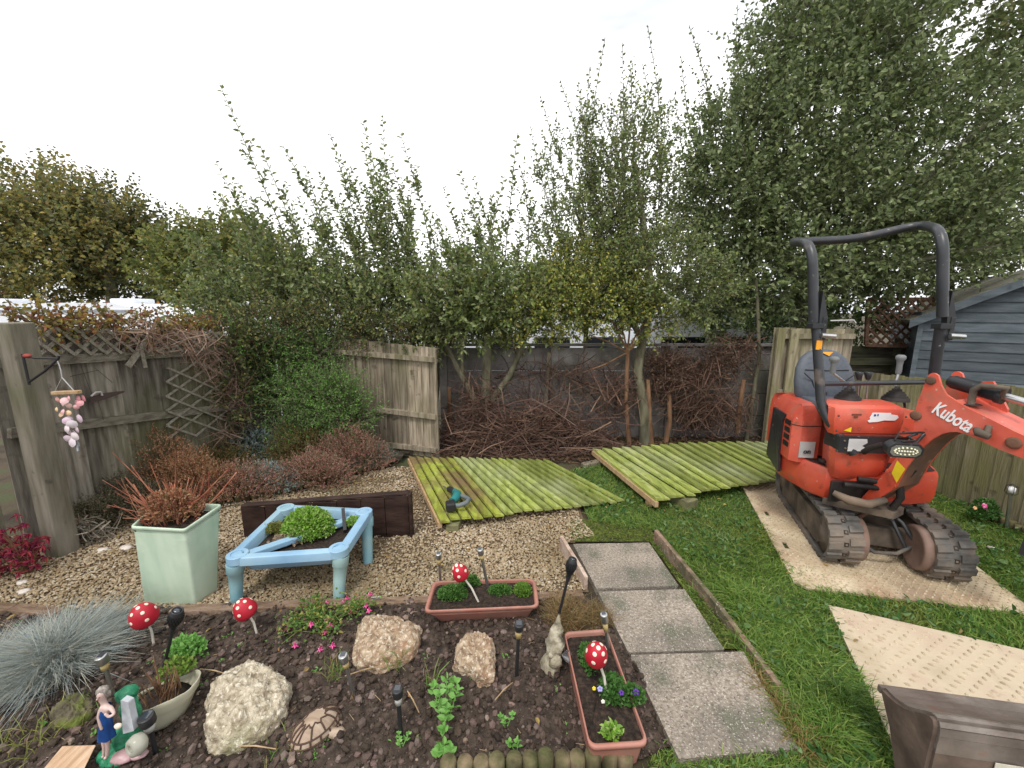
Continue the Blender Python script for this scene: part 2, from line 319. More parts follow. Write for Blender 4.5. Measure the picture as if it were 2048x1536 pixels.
M2A = G(1655, 1218); M2U = (G(2048, 1310) - M2A).normalized(); M2V = Vector((M2U.y, -M2U.x, 0)); MAT2 = [M2A, M2A + M2U * 1.22, M2A + M2U * 1.22 + M2V * 1.3, M2A + M2V * 1.3]
def offmats(P): return ~inpoly(P, [tuple(p) for p in MAT1]) & ~inpoly(P, [tuple(p) for p in MAT2])
m_grass = mat('grass_blades', [(0.900, 0.900, 0.743), (0.900, 0.900, 0.743)], bump=0, rough=.5, trans=.3, spec=.35, icols=[(0.057, 0.113, 0.018), (0.122, 0.236, 0.037), (0.082, 0.169, 0.026), (0.204, 0.323, 0.059), (0.103, 0.208, 0.030), (0.307, 0.360, 0.089), (0.071, 0.151, 0.022)], patch=[((0.245, 0.246, 0.059), 1.6, .6, .07, .6)])
tag(grass(LAWN, 98000, .03, .085, .0045, mask=offmats, rg=np.random.default_rng(5)).build('grass', m_grass), 'rough green grass growing over the lawn around the mats', 'grass', kind='stuff')
P = sample(LAWN, 5200, True, np.random.default_rng(6)); P = P[offmats(P)]; P = P[vn(P, 2.5, 2) > .45]; r6 = np.random.default_rng(8); ab = AB()
leaves(ab, np.column_stack([P, .02 + .03 * r6.random(len(P))]), np.column_stack([r6.normal(size=(len(P), 2)), .5 + .4 * r6.random(len(P))]), .018 + .035 * r6.random(len(P)) ** 2, .016 + .012 * r6.random(len(P)), rg=r6)
tag(ab.build('clover', leafmat('clover_leaves', [(.035, .09, .02), (.07, .16, .035), (.05, .12, .03), (.13, .22, .07), (.16, .26, .11)])), 'broad clover and weed leaves in the lawn', 'weeds', kind='stuff')
P = sample(MOSS, 2600, True, r6); ab = AB(); leaves(ab, np.column_stack([P, .008 + .012 * r6.random(len(P))]), np.column_stack([r6.normal(size=(len(P), 2)), np.full(len(P), .5)]), .012, .010, rg=r6)
tag(ab.build('moss', leafmat('moss_leaves', [(.05, .09, .015), (.12, .17, .03), (.2, .22, .05)])), 'low yellow green moss and weeds between slabs and edging', 'moss', kind='stuff')
# edge tufts of longer grass overhanging the edging and mat
EDGE = g2((1440, 1175), (1520, 1200), (1600, 1290), (1660, 1330), (1700, 1500), (1640, 1520), (1600, 1430), (1520, 1320))
ab = grass(EDGE, 9000, .07, .13, .004, .7, rg=np.random.default_rng(9))
tag(ab.build('long_grass', m_grass), 'long overhanging grass between concrete edging and near mat', 'long grass', kind='stuff')
DRY = g2((1470, 1330), (1530, 1380), (1640, 1500), (1600, 1540), (1560, 1430))
ab = grass(DRY, 900, .06, .12, .003, .9, rg=np.random.default_rng(10))
tag(ab.build('dry_grass', leafmat('dry_blades', [(.25, .16, .06), (.35, .25, .1), (.18, .14, .05)])), 'dry straw coloured grass beside the nearest paving slab', 'dry grass', kind='stuff')
SM = g2((1310, 1490), (1370, 1525), (1600, 1520), (1720, 1520)) + [(1.4, 1.0, 0), (.3, .95, 0)]
tag(grass(SM, 5000, .03, .08, .004, .6, rg=np.random.default_rng(12)).build('grass', m_grass), 'grass at the near end of the paving slabs', 'grass', kind='stuff')
# ---------------------------------------------------------------- slabs, edgings, mats
m_slab = mat('washed_concrete', [(0.178, 0.148, 0.113), (0.320, 0.269, 0.220), (0.452, 0.384, 0.319)], scale=70, rough=.9, bump=.8, bscale=130, patch=[((0.106, 0.096, 0.079), 2.5, .5, .12, .6), ((0.084, 0.103, 0.061), 5, .6, .06, .5), ((0.653, 0.627, 0.531), 130, .62, .03, .6), ((0.071, 0.063, 0.061), 110, .63, .03, .8)], lo=.3, hi=.7)
def slab(q, lab, zt):
    pts = [G(x, y, zt) for x, y in q]; b = MB(); b.prism([p - Vector((0, 0, .05)) for p in pts], (0, 0, .05)); c = sum(pts, Vector()) / 4
    tag(b.build('paving_slab', m_slab, None, (c.x, c.y, 0), bevel=.006), lab, 'paving slab', 'concrete slabs of the path')
slab([(1146, 1088), (1298, 1085), (1357, 1171), (1193, 1177)], 'rough concrete paving slab farthest from the viewer, next to the fallen panels', .03)
slab([(1196, 1183), (1369, 1178), (1449, 1299), (1257, 1305)], 'middle concrete paving slab beside the long edging board', .026)
slab([(1259, 1310), (1487, 1303), (1597, 1497), (1358, 1518)], 'nearest and largest looking concrete slab at the bottom of the path', .032)
m_edge = mat('old_concrete_edging', [(.16, .09, .06), (.26, .17, .12), (.34, .24, .18)], scale=18, rough=.9, bump=.8, bscale=60, patch=[((.05, .07, .03), 5, .55, .08, .7), ((.45, .38, .32), 60, .64, .04, .6)])
def edging(pts, h, th, lab, name='edging_board', m=None, tilt=0):
    b = MB(); P3 = [G(x, y) for x, y in pts]
    for i in range(len(P3) - 1):
        a, c = P3[i], P3[i + 1]; h0, h1 = h[i], h[i + 1]; d = (c - a).normalized(); n = Vector((d.y, -d.x, 0)) * th / 2; g_ = d * (.003 if i else 0)
        b.hexa([a + g_ - n, c - n, c + n, a + g_ + n], [a + g_ - n + Vector((0, 0, h0)), c - n + Vector((0, 0, h1)), c + n + Vector((0, 0, h1)), a + g_ + n + Vector((0, 0, h0))])
    return tag(b.build(name, m or m_edge, None, tuple(P3[0]), bevel=.004), lab, 'edging')
edging([(1310, 1089), (1372, 1160), (1440, 1238), (1478, 1285)], [.12, .095, .075, .06], .028, 'long weathered concrete edging board between path and lawn')
edging([(1480, 1288), (1540, 1365), (1612, 1450)], [.06, .05, .03], .03, 'near half of the lawn edging sunk low in the grass')
edging([(1122, 1102), (1160, 1162), (1172, 1180)], [.12, .105, .09], .024, 'short pale leaning edging board beside the black torch light', m=mat('pale_edging', [(.3, .2, .15), (.45, .34, .27), (.52, .43, .36)], scale=22, rough=.9, bump=.7, bscale=70))
m_sleep = mat('bed_kerb', [(.14, .09, .06), (.22, .15, .10), (.28, .2, .15)], scale=10, rough=.9, bump=.8, bscale=50, stretch=(1, 4, 1))
edging([(-160, 1232), (30, 1228), (120, 1236)], [.05, .05, .045], .06, 'left stretch of low stone edging behind the blue grass', 'kerb_stone', m_sleep)
edging([(345, 1231), (620, 1220), (860, 1212)], [.045, .05, .05], .055, 'long low stone edging between soil bed and gravel under the sand table', 'kerb_stone', m_sleep)
edging([(1070, 1205), (1100, 1202), (1165, 1196)], [.045, .045, .04], .055, 'short low stone edging right of the back trough planter', 'kerb_stone', m_sleep)
m_log = mat('log_edging', [(.05, .045, .02), (.12, .1, .05), (.2, .15, .09)], scale=18, rough=.9, bump=.7, stretch=(1, 1, .25), bscale=60, island=1, patch=[((.08, .10, .03), 9, .58, .08, .6)])
m_logtop = mat('log_tops', [(.16, .12, .07), (.28, .21, .13)], scale=60, rough=.9, bump=.5)
def logroll(p0, p1, n, r, h, lab, z0=0, both=True):
    r_ = thing('log_edging', lab, 'log edging', tuple(p0))
    for i in range(n):
        c = p0.lerp(p1, (i + .5) / n); hh = h * random.uniform(.88, 1.08); a = random.uniform(-.04, .04)
        b = MB(); b.lathe([(0, 0), (r, 0), (r, hh - .012), (r * .86, hh - .002), (0, hh)], (c.x, c.y, z0), (a, random.uniform(-.03, .03), 1), 12, smooth=True); b.build('log', m_log, r_)
    return r_
logroll(Vector((-.26, 1.215, 0)), Vector((.45, 1.245, 0)), 12, .031, .10, 'row of half round logs edging the front of the soil bed')
m_trd = mat('mat_tread_grime', [(.32, .25, .17), (.43, .35, .24), (.56, .47, .34)], scale=9, rough=.6, bump=.2)
def trackmat(A, U, V, w_, l_, lab, m, sx, sy, slots, cham=0):
    r_ = thing('ground_mat', lab, 'ground mat', tuple(A), 'ground protection mats'); z0, z1 = .014, .028
    us = sorted({0, w_, *[s[0] for s in slots], *[s[1] for s in slots]}); vs = sorted({0, l_, *[s[2] for s in slots], *[s[3] for s in slots]})
    b = MB(); P_ = lambda u, v, z: A + U * u + V * v + Vector((0, 0, z)); solid = lambda u, v: not any(s[0] < u < s[1] and s[2] < v < s[3] for s in slots)
    for i in range(len(us) - 1):
        for j in range(len(vs) - 1):
            u0, u1, v0, v1 = us[i], us[i + 1], vs[j], vs[j + 1]
            if not solid((u0 + u1) / 2, (v0 + v1) / 2): continue
            c = [(u0, v0), (u1, v0), (u1, v1), (u0, v1)]
            if cham and i == 0 and j == 0: c = [(cham, 0), (u1, v0), (u1, v1), (u0, v1), (0, cham)]
            top = [P_(x, y, z1) for x, y in c]; b.add(top, [tuple(range(len(c)))]); b.add([P_(x, y, z0) for x, y in c][::-1], [tuple(range(len(c)))])
            for k in range(len(c)):
                (x0, y0), (x1, y1) = c[k], c[(k + 1) % len(c)]; mxp, myp = (x0 + x1) / 2, (y0 + y1) / 2; e = 1e-3
                out = not all(0 < mxp + dx < w_ and 0 < myp + dy < l_ and solid(mxp + dx, myp + dy) for dx in (-e, e) for dy in (-e, e)) or (cham and k == len(c) - 1)
                if out: b.add([P_(x0, y0, z0), P_(x1, y1, z0), P_(x1, y1, z1), P_(x0, y0, z1)], [(0, 1, 2, 3)])
    uu = np.arange(.05, w_ - .04, sx); vv = np.arange(.05, l_ - .04, sy); Q = np.array([(u + (sx / 2 if j % 2 else 0), v) for j, v in enumerate(vv) for u in uu]); ex = [s for s in slots]
    ok = np.ones(len(Q), bool)
    for s in ex: ok &= ~((Q[:, 0] > s[0] - .02) & (Q[:, 0] < s[1] + .02) & (Q[:, 1] > s[2] - .02) & (Q[:, 1] < s[3] + .02))
    if cham: ok &= Q.sum(1) > cham + .04
    ok &= Q[:, 0] < w_ - .04; Q = Q[ok]; n = len(Q); al = (np.arange(n) % 2) * 1.2 + .4; hx, hy = sx * .22, sx * .13
    a4 = np.stack([np.cos(al), np.sin(al)], 1); b4 = np.stack([-np.sin(al), np.cos(al)], 1); Vs = []
    for rad, z in ((1, z1), (.55, z1 + .006)):
        for k in range(6):
            t = k * math.pi / 3; q = Q + a4 * (math.cos(t) * hx * rad) + b4 * (math.sin(t) * hy * rad); Vs.append(np.array(A)[None] + q[:, :1] * np.array(U) + q[:, 1:] * np.array(V) + np.array([0, 0, z]))
    Vs = np.stack(Vs, 1).reshape(-1, 3); k = np.arange(n)[:, None] * 12
    F_ = np.concatenate([k + np.array([i, (i + 1) % 6, 6 + (i + 1) % 6, 6 + i]) for i in range(6)] + [k + np.array([6, 7, 8, 9]), k + np.array([6, 9, 10, 11])], 0)
    b.mi = 1; b.add(Vs.tolist(), F_.tolist()); b.build('board', [m, m_trd], r_); return r_
m_mat1 = mat('muddy_mat_plastic', [(.42, .33, .21), (.54, .44, .30), (.62, .52, .37)], scale=5, rough=.55, bump=.25, bscale=90, patch=[((.22, .14, .09), 2.2, .57, .09, .7), ((.33, .19, .12), 3.3, .6, .06, .5), ((.16, .11, .07), 60, .6, .04, .5)])
m_mat2 = mat('cream_mat_plastic', [(.44, .36, .25), (.54, .45, .33), (.6, .51, .38)], scale=4, rough=.5, bump=.15, bscale=90, patch=[((.42, .3, .22), 4, .58, .09, .6), ((.3, .2, .14), 22, .66, .04, .5)])
trackmat(MATA, MATU, MVU, 1.22, 2.15, 'muddy cream ground mat lying under the red excavator', m_mat1, .046, .028, [(.065, .095, .45, .54), (.065, .095, .95, 1.04)], .06)
trackmat(M2A, M2U, M2V, 1.22, 1.3, 'cleaner cream ground mat in the near corner under the rusty bucket', m_mat2, .062, .036, [(.11, .165, .63, .75)])
# ================================================================ FENCES, WALLS, SHED
def wood(name, cols, st, patch, isl_=1, sc=6):
    return mat(name, cols, scale=sc, stretch=st, rough=.9, bump=.7, bscale=sc * 3, island=isl_, patch=patch, spec=.2)
GREY = [(.10, .088, .07), (.185, .165, .135), (.27, .245, .205)]
m_fl = wood('weathered_boards', GREY, (5, 5, .55), [((0.103, 0.113, 0.024), .8, .60, .1, .6), ((0.054, 0.043, 0.034), 8, .66, .05, .7)])
m_fm = wood('weathered_boards_pale', [(0.147, 0.121, 0.087), (0.267, 0.221, 0.164), (0.374, 0.319, 0.246)], (5, 5, .5), [((0.113, 0.119, 0.047), 1.7, .56, .12, .55), ((0.068, 0.054, 0.041), 9, .68, .04, .7)])
m_fr = wood('mossy_boards', [(0.168, 0.139, 0.095), (0.269, 0.227, 0.163), (0.370, 0.309, 0.242)], (5, 5, .5), [((0.168, 0.175, 0.058), 1.4, .47, .12, .65), ((0.078, 0.062, 0.047), 8, .66, .04, .7)])
m_rail = wood('fence_rail', [(.11, .095, .075), (.19, .17, .135), (.26, .235, .19)], (2, 2, 6), [((.09, .1, .04), 2, .55, .1, .5)], 0)
def fence_boards(A, B, zt, zb, m, parent, bw=.1, out=None, jag=.006, th=.014):
    A = Vector((A[0], A[1], 0)); B = Vector((B[0], B[1], 0)); L_ = (B - A).length; n = max(1, round(L_ / bw)); d = (B - A).normalized(); o = out or Vector((d.y, -d.x, 0)); b = MB()
    for i in range(n):
        t0, t1 = i / n, (i + 1) / n; p = A.lerp(B, t0); q = A.lerp(B, t1) + d * .012; j = random.uniform(-jag, jag)
        a0, a1 = zt[0] + (zt[1] - zt[0]) * t0 + j, zt[0] + (zt[1] - zt[0]) * t1 + j; tk = random.uniform(.0, .004)
        pb = [p, q, q + o * (th + tk), p + o * .005]
        b.hexa([Vector((v.x, v.y, zb)) for v in pb], [Vector((pb[0].x, pb[0].y, a0)), Vector((pb[1].x, pb[1].y, a1)), Vector((pb[2].x, pb[2].y, a1)), Vector((pb[3].x, pb[3].y, a0))])
    return b.build('board_panel', m, parent)
# left fence line from the near post to the corner
FA = Vector((-3.75, 1.2, 0)); FP = Vector((-3.46, 2.60, 0)); FC = Vector((-3.02, 5.15, 0)); LD = (FC - FP).normalized(); LN = Vector((LD.y, -LD.x, 0))
def onL(px, py): return PL(px, py, FP, LN)
fl0 = thing('wooden_fence', 'short length of grey board fence left of the big fence post', 'fence', tuple(FA))
fence_boards(FA, FP - LD * .05, (1.63, 1.6), 0, m_fl, fl0, out=LN)
b = MB(); b.bar(FA + LN * .03 + Vector((0, 0, .80)), FP + LN * .03 + Vector((0, 0, .84)), .04, .075); b.build('rail', m_rail, fl0)
b = MB(); b.bar(FA + LN * .03 + Vector((0, 0, .08)), FP + LN * .03 + Vector((0, 0, .10)), .03, .14); b.build('gravel_board', m_fr, fl0)
fl1 = thing('wooden_fence', 'long grey green board fence with trellis behind the green bin planter', 'fence', tuple(FP))
fence_boards(FP + LD * .05, FC, (1.60, 1.36), 0, m_fl, fl1, out=LN, bw=.105)
for z0, z1 in ((.88, .56), (1.36, 1.24)):
    b = MB(); b.bar(FP + LD * .07 + LN * .035 + Vector((0, 0, z0)), FC + LN * .035 + Vector((0, 0, z1)), .04, .07); b.build('rail', m_rail, fl1)
pz = onL(60, 660)
# big post in front
PP = G(128, 1108); pt = Y(28, 645, PP.y - .02); b = MB(); ax = (pt - PP).normalized(); b.bar(PP - ax * .05, pt, .13, .13, LN)
tag(b.build('fence_post', wood('post_wood', [(.13, .115, .085), (.20, .18, .14), (.27, .24, .2)], (3, 3, .4), [((.10, .12, .04), 2, .6, .1, .6), ((.05, .045, .04), 10, .68, .04, .8)], 0), None, tuple(PP), bevel=.008), 'thick square weathered timber post leaning at the left fence', 'fence post')
# trellis strip on the left fence
def lattice(name, label, corners, nx_, ny_, m, group=None, th=.012, w_=.022, frame_=False, cat='trellis'):
    c0, c1, c2, c3 = corners; r_ = thing(name, label, cat, tuple(c0), group)          # bl, br, tr, tl
    f = lambda u, v: (c0.lerp(c1, u)).lerp(c3.lerp(c2, u), v); nrm_ = (c1 - c0).cross(c3 - c0).normalized()
    if nrm_.y > 0 or (abs(nrm_.y) < .4 and nrm_.x < 0): nrm_ = -nrm_
    for sgn in (1, -1):
        b = MB()
        for k in range(-ny_, nx_ + 1):
            u0, v0, u1, v1 = k / nx_, 0, (k + ny_) / nx_, 1
            if u0 < 0: v0 = -u0 * nx_ / ny_; u0 = 0
            if u1 > 1: v1 = 1 - (u1 - 1) * nx_ / ny_; u1 = 1
            if v1 - v0 < .12: continue
            if sgn < 0: u0, u1 = 1 - u0, 1 - u1
            o = nrm_ * (th * (.5 if sgn > 0 else 1.6)); b.bar(f(u0, v0) + o, f(u1, v1) + o, w_, th, nrm_)
        b.build('slats', m, r_)
    if frame_:
        b = MB()
        for p, q in ((c0, c1), (c1, c2), (c2, c3), (c3, c0)): b.bar(p + nrm_ * th, q + nrm_ * th, .045, .03, nrm_)
        b.build('frame', m, r_)
    return r_
m_tr = wood('trellis_slats', [(.17, .15, .115), (.26, .235, .19), (.34, .31, .26)], (4, 4, 4), [((.1, .12, .05), 3, .6, .1, .4)], 0)
o_ = LN * .05
lattice('trellis', 'narrow diamond trellis strip along the top of the left fence', [onL(62, 712) + o_, onL(430, 700) + o_, onL(430, 664) + o_, onL(58, 655) + o_], 14, 2, m_tr)
lattice('trellis', 'broken diamond trellis covered by dead vines low on the left fence', [onL(322, 880) + o_, onL(520, 850) + o_, onL(520, 700) + o_, onL(322, 735) + o_], 4, 5, m_tr, w_=.018)
b = MB(); p = onL(238, 733) + LN * .09; q = onL(283, 672) + LN * .09; b.bar(p, q, .05, .012, LN); b.bar(onL(262, 690) + LN * .1, onL(272, 735) + LN * .1, .03, .012, LN)
tag(b.build('broken_picket', m_tr, None, tuple(p), bevel=.002), 'loose pointed broken trellis slat hanging on the left fence', 'wood piece')
# middle panel
MPa = Vector((-3.0, 5.18, 0)); MPb = Vector((-.86, 4.57, 0)); MN = Vector(((MPb - MPa).y, -(MPb - MPa).x, 0)).normalized()
fm = thing('wooden_fence', 'pale grey upright fence panel with two rails in the middle', 'fence', tuple(MPb))
fence_boards(MPa, MPb, (1.45, 1.29), 0, m_fm, fm, out=MN, bw=.095)
for (a, c) in ((1.26, 1.16), (.60, .50), (.12, .1)):
    b = MB(); b.bar(MPa + MN * .035 + Vector((0, 0, a)), MPb + MN * .035 + Vector((0, 0, c)), .045, .055); b.build('rail', m_fm, fm)
b = MB(); b.bar(MPb + MN * .02 + Vector((0, 0, 0)), MPb + MN * .02 + Vector((0, 0, 1.27)), .03, .03, MN); b.build('end_strip', m_fm, fm)
def onM(px, py): return PL(px, py, MPa, MN)
def sticks(name, label, segs, m, w_=.02, cat='trellis'):
    b = MB()
    for p, q in segs: b.bar(p, q, w_, .012, MN)
    return tag(b.build(name, m, None, tuple(segs[0][0])), label, cat)
k_ = MN * .12
sticks('broken_trellis', 'broken grey trellis piece hooked on the left end of the middle fence panel', [(onM(583, 685) + k_, onM(640, 722) + k_), (onM(582, 705) + k_, onM(632, 668) + k_), (onM(632, 668) + k_, onM(670, 695) + k_), (onM(670, 695) + k_, onM(634, 722) + k_)], m_tr)
# concrete wall behind
m_conc = mat('dark_concrete_panels', [(0.150, 0.137, 0.130), (0.229, 0.211, 0.202), (0.316, 0.299, 0.281)], scale=5, rough=.95, bump=.5, bscale=40, patch=[((0.088, 0.088, 0.061), 2, .55, .1, .7), ((0.421, 0.404, 0.369), 30, .68, .04, .4)])
cw = thing('concrete_fence', 'dark grey concrete slab fence behind the brush pile', 'fence', (-.9, 5.32, 0))
x0 = -.9; WE = 3.5; posts = [-.9, .55, 2.1, 3.45]
for i in range(3):
    b = MB()
    for k in range(4): b.box(((posts[i] + posts[i + 1]) / 2, 5.35, .155 + k * .305), (posts[i + 1] - posts[i] - .1, .045, .298))
    b.build('slab_panel', m_conc, cw, bevel=.004)
for x in posts: b = MB(); b.box((x, 5.33, .62), (.1, .1, 1.28)); b.build('post', m_conc, cw, bevel=.006)
b = MB(); b.box((1.28, 5.34, 1.262), (4.4, .12, .03)); b.build('coping', m_conc, cw)
b = MB(); p = Y(1091, 810, 5.22); q = Y(1098, 705, 5.22); b.bar(p, q, .045, .03, (0, 1, 0)); tag(b.build('stake', m_fm, None, tuple(p)), 'weathered upright batten fixed to the dark concrete fence', 'batten')
# standing panel at right
SPb = Y(1522, 888, 4.95); SPa = Vector((SPb.x, SPb.y, 0)); SPd = Vector((.93, -.02, 0)); sp = thing('wooden_fence', 'narrow upright fence panel with rail ends standing behind the excavator', 'fence', tuple(SPa))
SN = Vector((-.02, -1, 0)).normalized(); fence_boards(SPa, SPa + SPd, (1.50, 1.48), 0, m_fm, sp, out=SN, bw=.11)
for z in (.08, .72, 1.4): b = MB(); b.bar(SPa + SN * .04 + Vector((.02, 0, z)), SPa + SPd + SN * .04 + Vector((0, 0, z)), .05, .06); b.build('rail', m_fm, sp)
b = MB(); b.bar(SPa + SN * .085 + Vector((.02, 0, 0)), SPa + SN * .085 + Vector((.04, 0, 1.5)), .09, .035, SN); b.bar(SPa + SN * .085 + Vector((.2, 0, 0)), SPa + SN * .085 + Vector((.2, 0, 1.48)), .1, .035, SN); b.build('cover_board', m_fr, sp, bevel=.004)
# right fence
RA = Vector((3.98, 5.0, 0)); RB = Vector((4.03, 1.6, 0)); RN = Vector((-1, 0, 0))
fr = thing('wooden_fence', 'mossy green board fence running along the right side behind the boom', 'fence', tuple(RA))
fence_boards(RB, RA, (1.22, .98), 0, m_fr, fr, out=RN, bw=.115)
for z0, z1 in ((.3, .2),): b = MB(); b.bar(RA + Vector((.05, 0, z0 + .5)), RB + Vector((.05, 0, z1 + .6)), .04, .06); b.build('rail', m_rail, fr)
# dark back fence with trellis
bf = thing('wooden_fence', 'low dark plank fence beneath the brown trellis', 'fence', (4.0, 5.9, 0)); m_dk = wood('dark_boards', [(.03, .028, .022), (.06, .055, .04), (.09, .085, .05)], (.6, 5, 5), [((.06, .07, .03), 2, .55, .1, .6)])
b = MB()
for k in range(5): b.box((5.3, 5.9 + .01 * (k % 2), .12 + k * .24), (3.6, .02, .23))
b.build('board_panel', m_dk, bf)
for x in (4.35, 5.55): b = MB(); b.box((x, 5.86, .66), (.09, .05, 1.3)); b.build('post', m_dk, bf)
b = MB(); b.box((5.3, 5.84, .98), (3.6, .04, .1)); b.build('rail', m_dk, bf)
m_bt = wood('brown_trellis', [(.10, .055, .035), (.16, .09, .06), (.2, .13, .09)], (4, 4, 4), [((.06, .07, .03), 2, .62, .08, .6)], 0)
tl = [Y(1730, 690, 5.82), Y(1890, 695, 5.82), Y(1890, 598, 5.82), Y(1735, 598, 5.82)]
lattice('trellis', 'reddish brown framed trellis panel left of the blue shed', tl, 8, 5, m_bt, frame_=True, w_=.028, th=.014)
# shed
SA = Vector((5.32, 5.35, 0)); SU = Vector((.81, -.59, 0)).normalized(); SW_ = Vector((.59, .81, 0)); Wd = 2.1; he, hp = 1.62, 2.2
m_sh = mat('blue_grey_shed_paint', [(0.073, 0.092, 0.105), (0.106, 0.128, 0.147), (0.138, 0.163, 0.182)], scale=4, stretch=(1, 1, 5), rough=.75, bump=.4, bscale=40, island=1, icols=None, patch=[((0.049, 0.064, 0.077), 3, .6, .1, .5)])
sh = thing('garden_shed', 'blue grey painted timber shed with shiplap gable and pointed finial', 'shed', tuple(SA))
b = MB(); z = 0.0
while z < hp - .06:
    z1 = min(z + .125, hp - .02); 
    def half(zz): return 0 if zz <= he else (zz - he) / (hp - he) * Wd / 2
    zm = z1; h0, h1 = half(z), half(zm); oo = SW_ * -.002
    if Wd - 2 * h0 < .12: break
    A_, B_ = SA + SU * h0, SA + SU * (Wd - h0); C_, D_ = SA + SU * (Wd - h1), SA + SU * h1
    b.hexa([A_ + Vector((0, 0, z)), B_ + Vector((0, 0, z)), B_ - SW_ * .022 + Vector((0, 0, z)), A_ - SW_ * .022 + Vector((0, 0, z))], [D_ + Vector((0, 0, z1)), C_ + Vector((0, 0, z1)), C_ - SW_ * .008 + Vector((0, 0, z1)), D_ - SW_ * .008 + Vector((0, 0, z1))]); z += .12
b.build('gable_wall', m_sh, sh)
b = MB(); z = 0
while z < he: b.hexa([SA + Vector((0, 0, z)), SA + SW_ * 2.4 + Vector((0, 0, z)), SA + SW_ * 2.4 - SU * .022 + Vector((0, 0, z)), SA - SU * .022 + Vector((0, 0, z))], [SA + Vector((0, 0, z + .125)), SA + SW_ * 2.4 + Vector((0, 0, z + .125)), SA + SW_ * 2.4 - SU * .008 + Vector((0, 0, z + .125)), SA - SU * .008 + Vector((0, 0, z + .125))]); z += .12
b.build('side_wall', m_sh, sh)
b = MB(); b.bar(SA - SU * .01 - SW_ * .03, SA - SU * .01 - SW_ * .03 + Vector((0, 0, he)), .05, .05, SU); b.build('corner_trim', m_sh, sh)
m_felt = mat('roof_felt', [(.12, .115, .09), (.2, .19, .15), (.26, .25, .18)], scale=20, rough=.95, bump=.5)
E_ = .13; sl_ = (hp - he) / (Wd / 2)
for sg in (0, 1):
    a = SA + SU * (-E_ if not sg else Wd + E_) + Vector((0, 0, he - E_ * sl_)); p = SA + SU * Wd / 2 + Vector((0, 0, hp)); up = Vector((0, 0, .03))
    b = MB(); b.hexa([a - SW_ * .09, p - SW_ * .09, p + SW_ * 2.5, a + SW_ * 2.5], [a - SW_ * .09 + up, p - SW_ * .09 + up, p + SW_ * 2.5 + up, a + SW_ * 2.5 + up]); b.build('roof_side', m_felt, sh)
    b = MB(); b.hexa([a - SW_ * .12 - Vector((0, 0, .07)), p - SW_ * .12 - Vector((0, 0, .07)), p - SW_ * .093 - Vector((0, 0, .07)), a - SW_ * .093 - Vector((0, 0, .07))], [a - SW_ * .12 + up, p - SW_ * .12 + up, p - SW_ * .093 + up, a - SW_ * .093 + up]); b.build('bargeboard', m_sh, sh)
pk = SA + SU * Wd / 2 - SW_ * .15 + Vector((0, 0, hp - .02)); b = MB(); b.prism([pk + SU * .075, pk + Vector((0, 0, .11)), pk - SU * .075, pk - Vector((0, 0, .13))], SW_ * .02); b.build('finial', m_sh, sh)
# ---------------------------------------------------------------- caravans beyond the fence
m_cv = mat('caravan_white', [(.72, .75, .8), (.82, .84, .88)], scale=1.5, rough=.35, bump=0, spec=.5); m_cg = flat('caravan_grey', (.3, .32, .36), .5); m_win = flat('dark_window', (.015, .018, .022), .1, spec=.8)
def caravan(c, u, L_, W_, zr, label, win=0):
    u = Vector(u).normalized(); v = Vector((-u.y, u.x, 0)); c = Vector(c); r_ = thing('caravan', label, 'caravan', tuple(c), 'white caravans parked beyond the fences'); g = -.9
    prof = [(-L_ / 2, g + .45), (L_ / 2, g + .45), (L_ / 2 + .12, g + 1.2), (L_ / 2 - .1, zr - .42), (L_ / 2 - .4, zr - .12), (L_ / 2 - .9, zr), (-L_ / 2 + .9, zr), (-L_ / 2 + .35, zr - .1), (-L_ / 2 + .05, zr - .4), (-L_ / 2 - .12, g + 1.2)]
    b = MB(); b.prism([c + u * a - v * W_ / 2 + Vector((0, 0, z)) for a, z in prof], v * W_); b.build('body', m_cv, r_, bevel=.09, seg=4)
    b = MB(); b.bar(c - u * (L_ / 2 - .5) - v * (W_ / 2 - .0) + Vector((0, 0, zr - .14)), c + u * (L_ / 2 - .5) - v * (W_ / 2 - .0) + Vector((0, 0, zr - .14)), .05, .035); b.build('awning_rail', m_cg, r_)
    for a in (-.2, .25): b = MB(); b.box(c + u * L_ * a + Vector((0, 0, zr + .05)), (.5, .5, .1), (u, v, Vector((0, 0, 1)))); b.build('roof_vent', m_cv, r_, bevel=.03)
    for a in (-.3, 0, .3): b = MB(); b.box(c + u * L_ * a - v * (W_ / 2 + .002) + Vector((0, 0, zr - .95)), (.8, .03, .5), (u, v, Vector((0, 0, 1)))); b.build('window', m_win, r_, bevel=.02)
    b = MB(); b.box(c - v * (W_ / 2 + .001) + Vector((0, 0, zr - 1.5)), (L_ - .6, .02, .06), (u, v, Vector((0, 0, 1)))); b.build('stripe', m_cg, r_)
    for sg in (-1, 1): b = MB(); b.lathe([(0, -.1), (.22, -.1), (.32, -.07), (.32, .07), (.22, .1), (0, .1)], c + v * sg * (W_ / 2 - .2) + Vector((0, 0, g + .32)), v, 16); b.build('wheel', flat('tyre', (.02, .02, .02), .9) if sg < 0 else bpy.data.materials['tyre'], r_)
    return r_
caravan((-9.3, 8.6, 0), (1, -.03, 0), 6.0, 2.1, 1.84, 'white caravan with roof vents beyond the left end of the fence')
caravan((-4.05, 9.3, 0), (1, .02, 0), 3.7, 2.1, 1.93, 'second white caravan with rounded end seen through the leaning bushes')
caravan((.9, 10.2, 0), (1, 0, 0), 3.9, 2.1, 1.82, 'white caravan mostly hidden by the central bush')
caravan((4.3, 8.6, 0), (1, -.08, 0), 3.4, 2.1, 1.92, 'bluish white caravan showing behind the trunks and concrete fence')
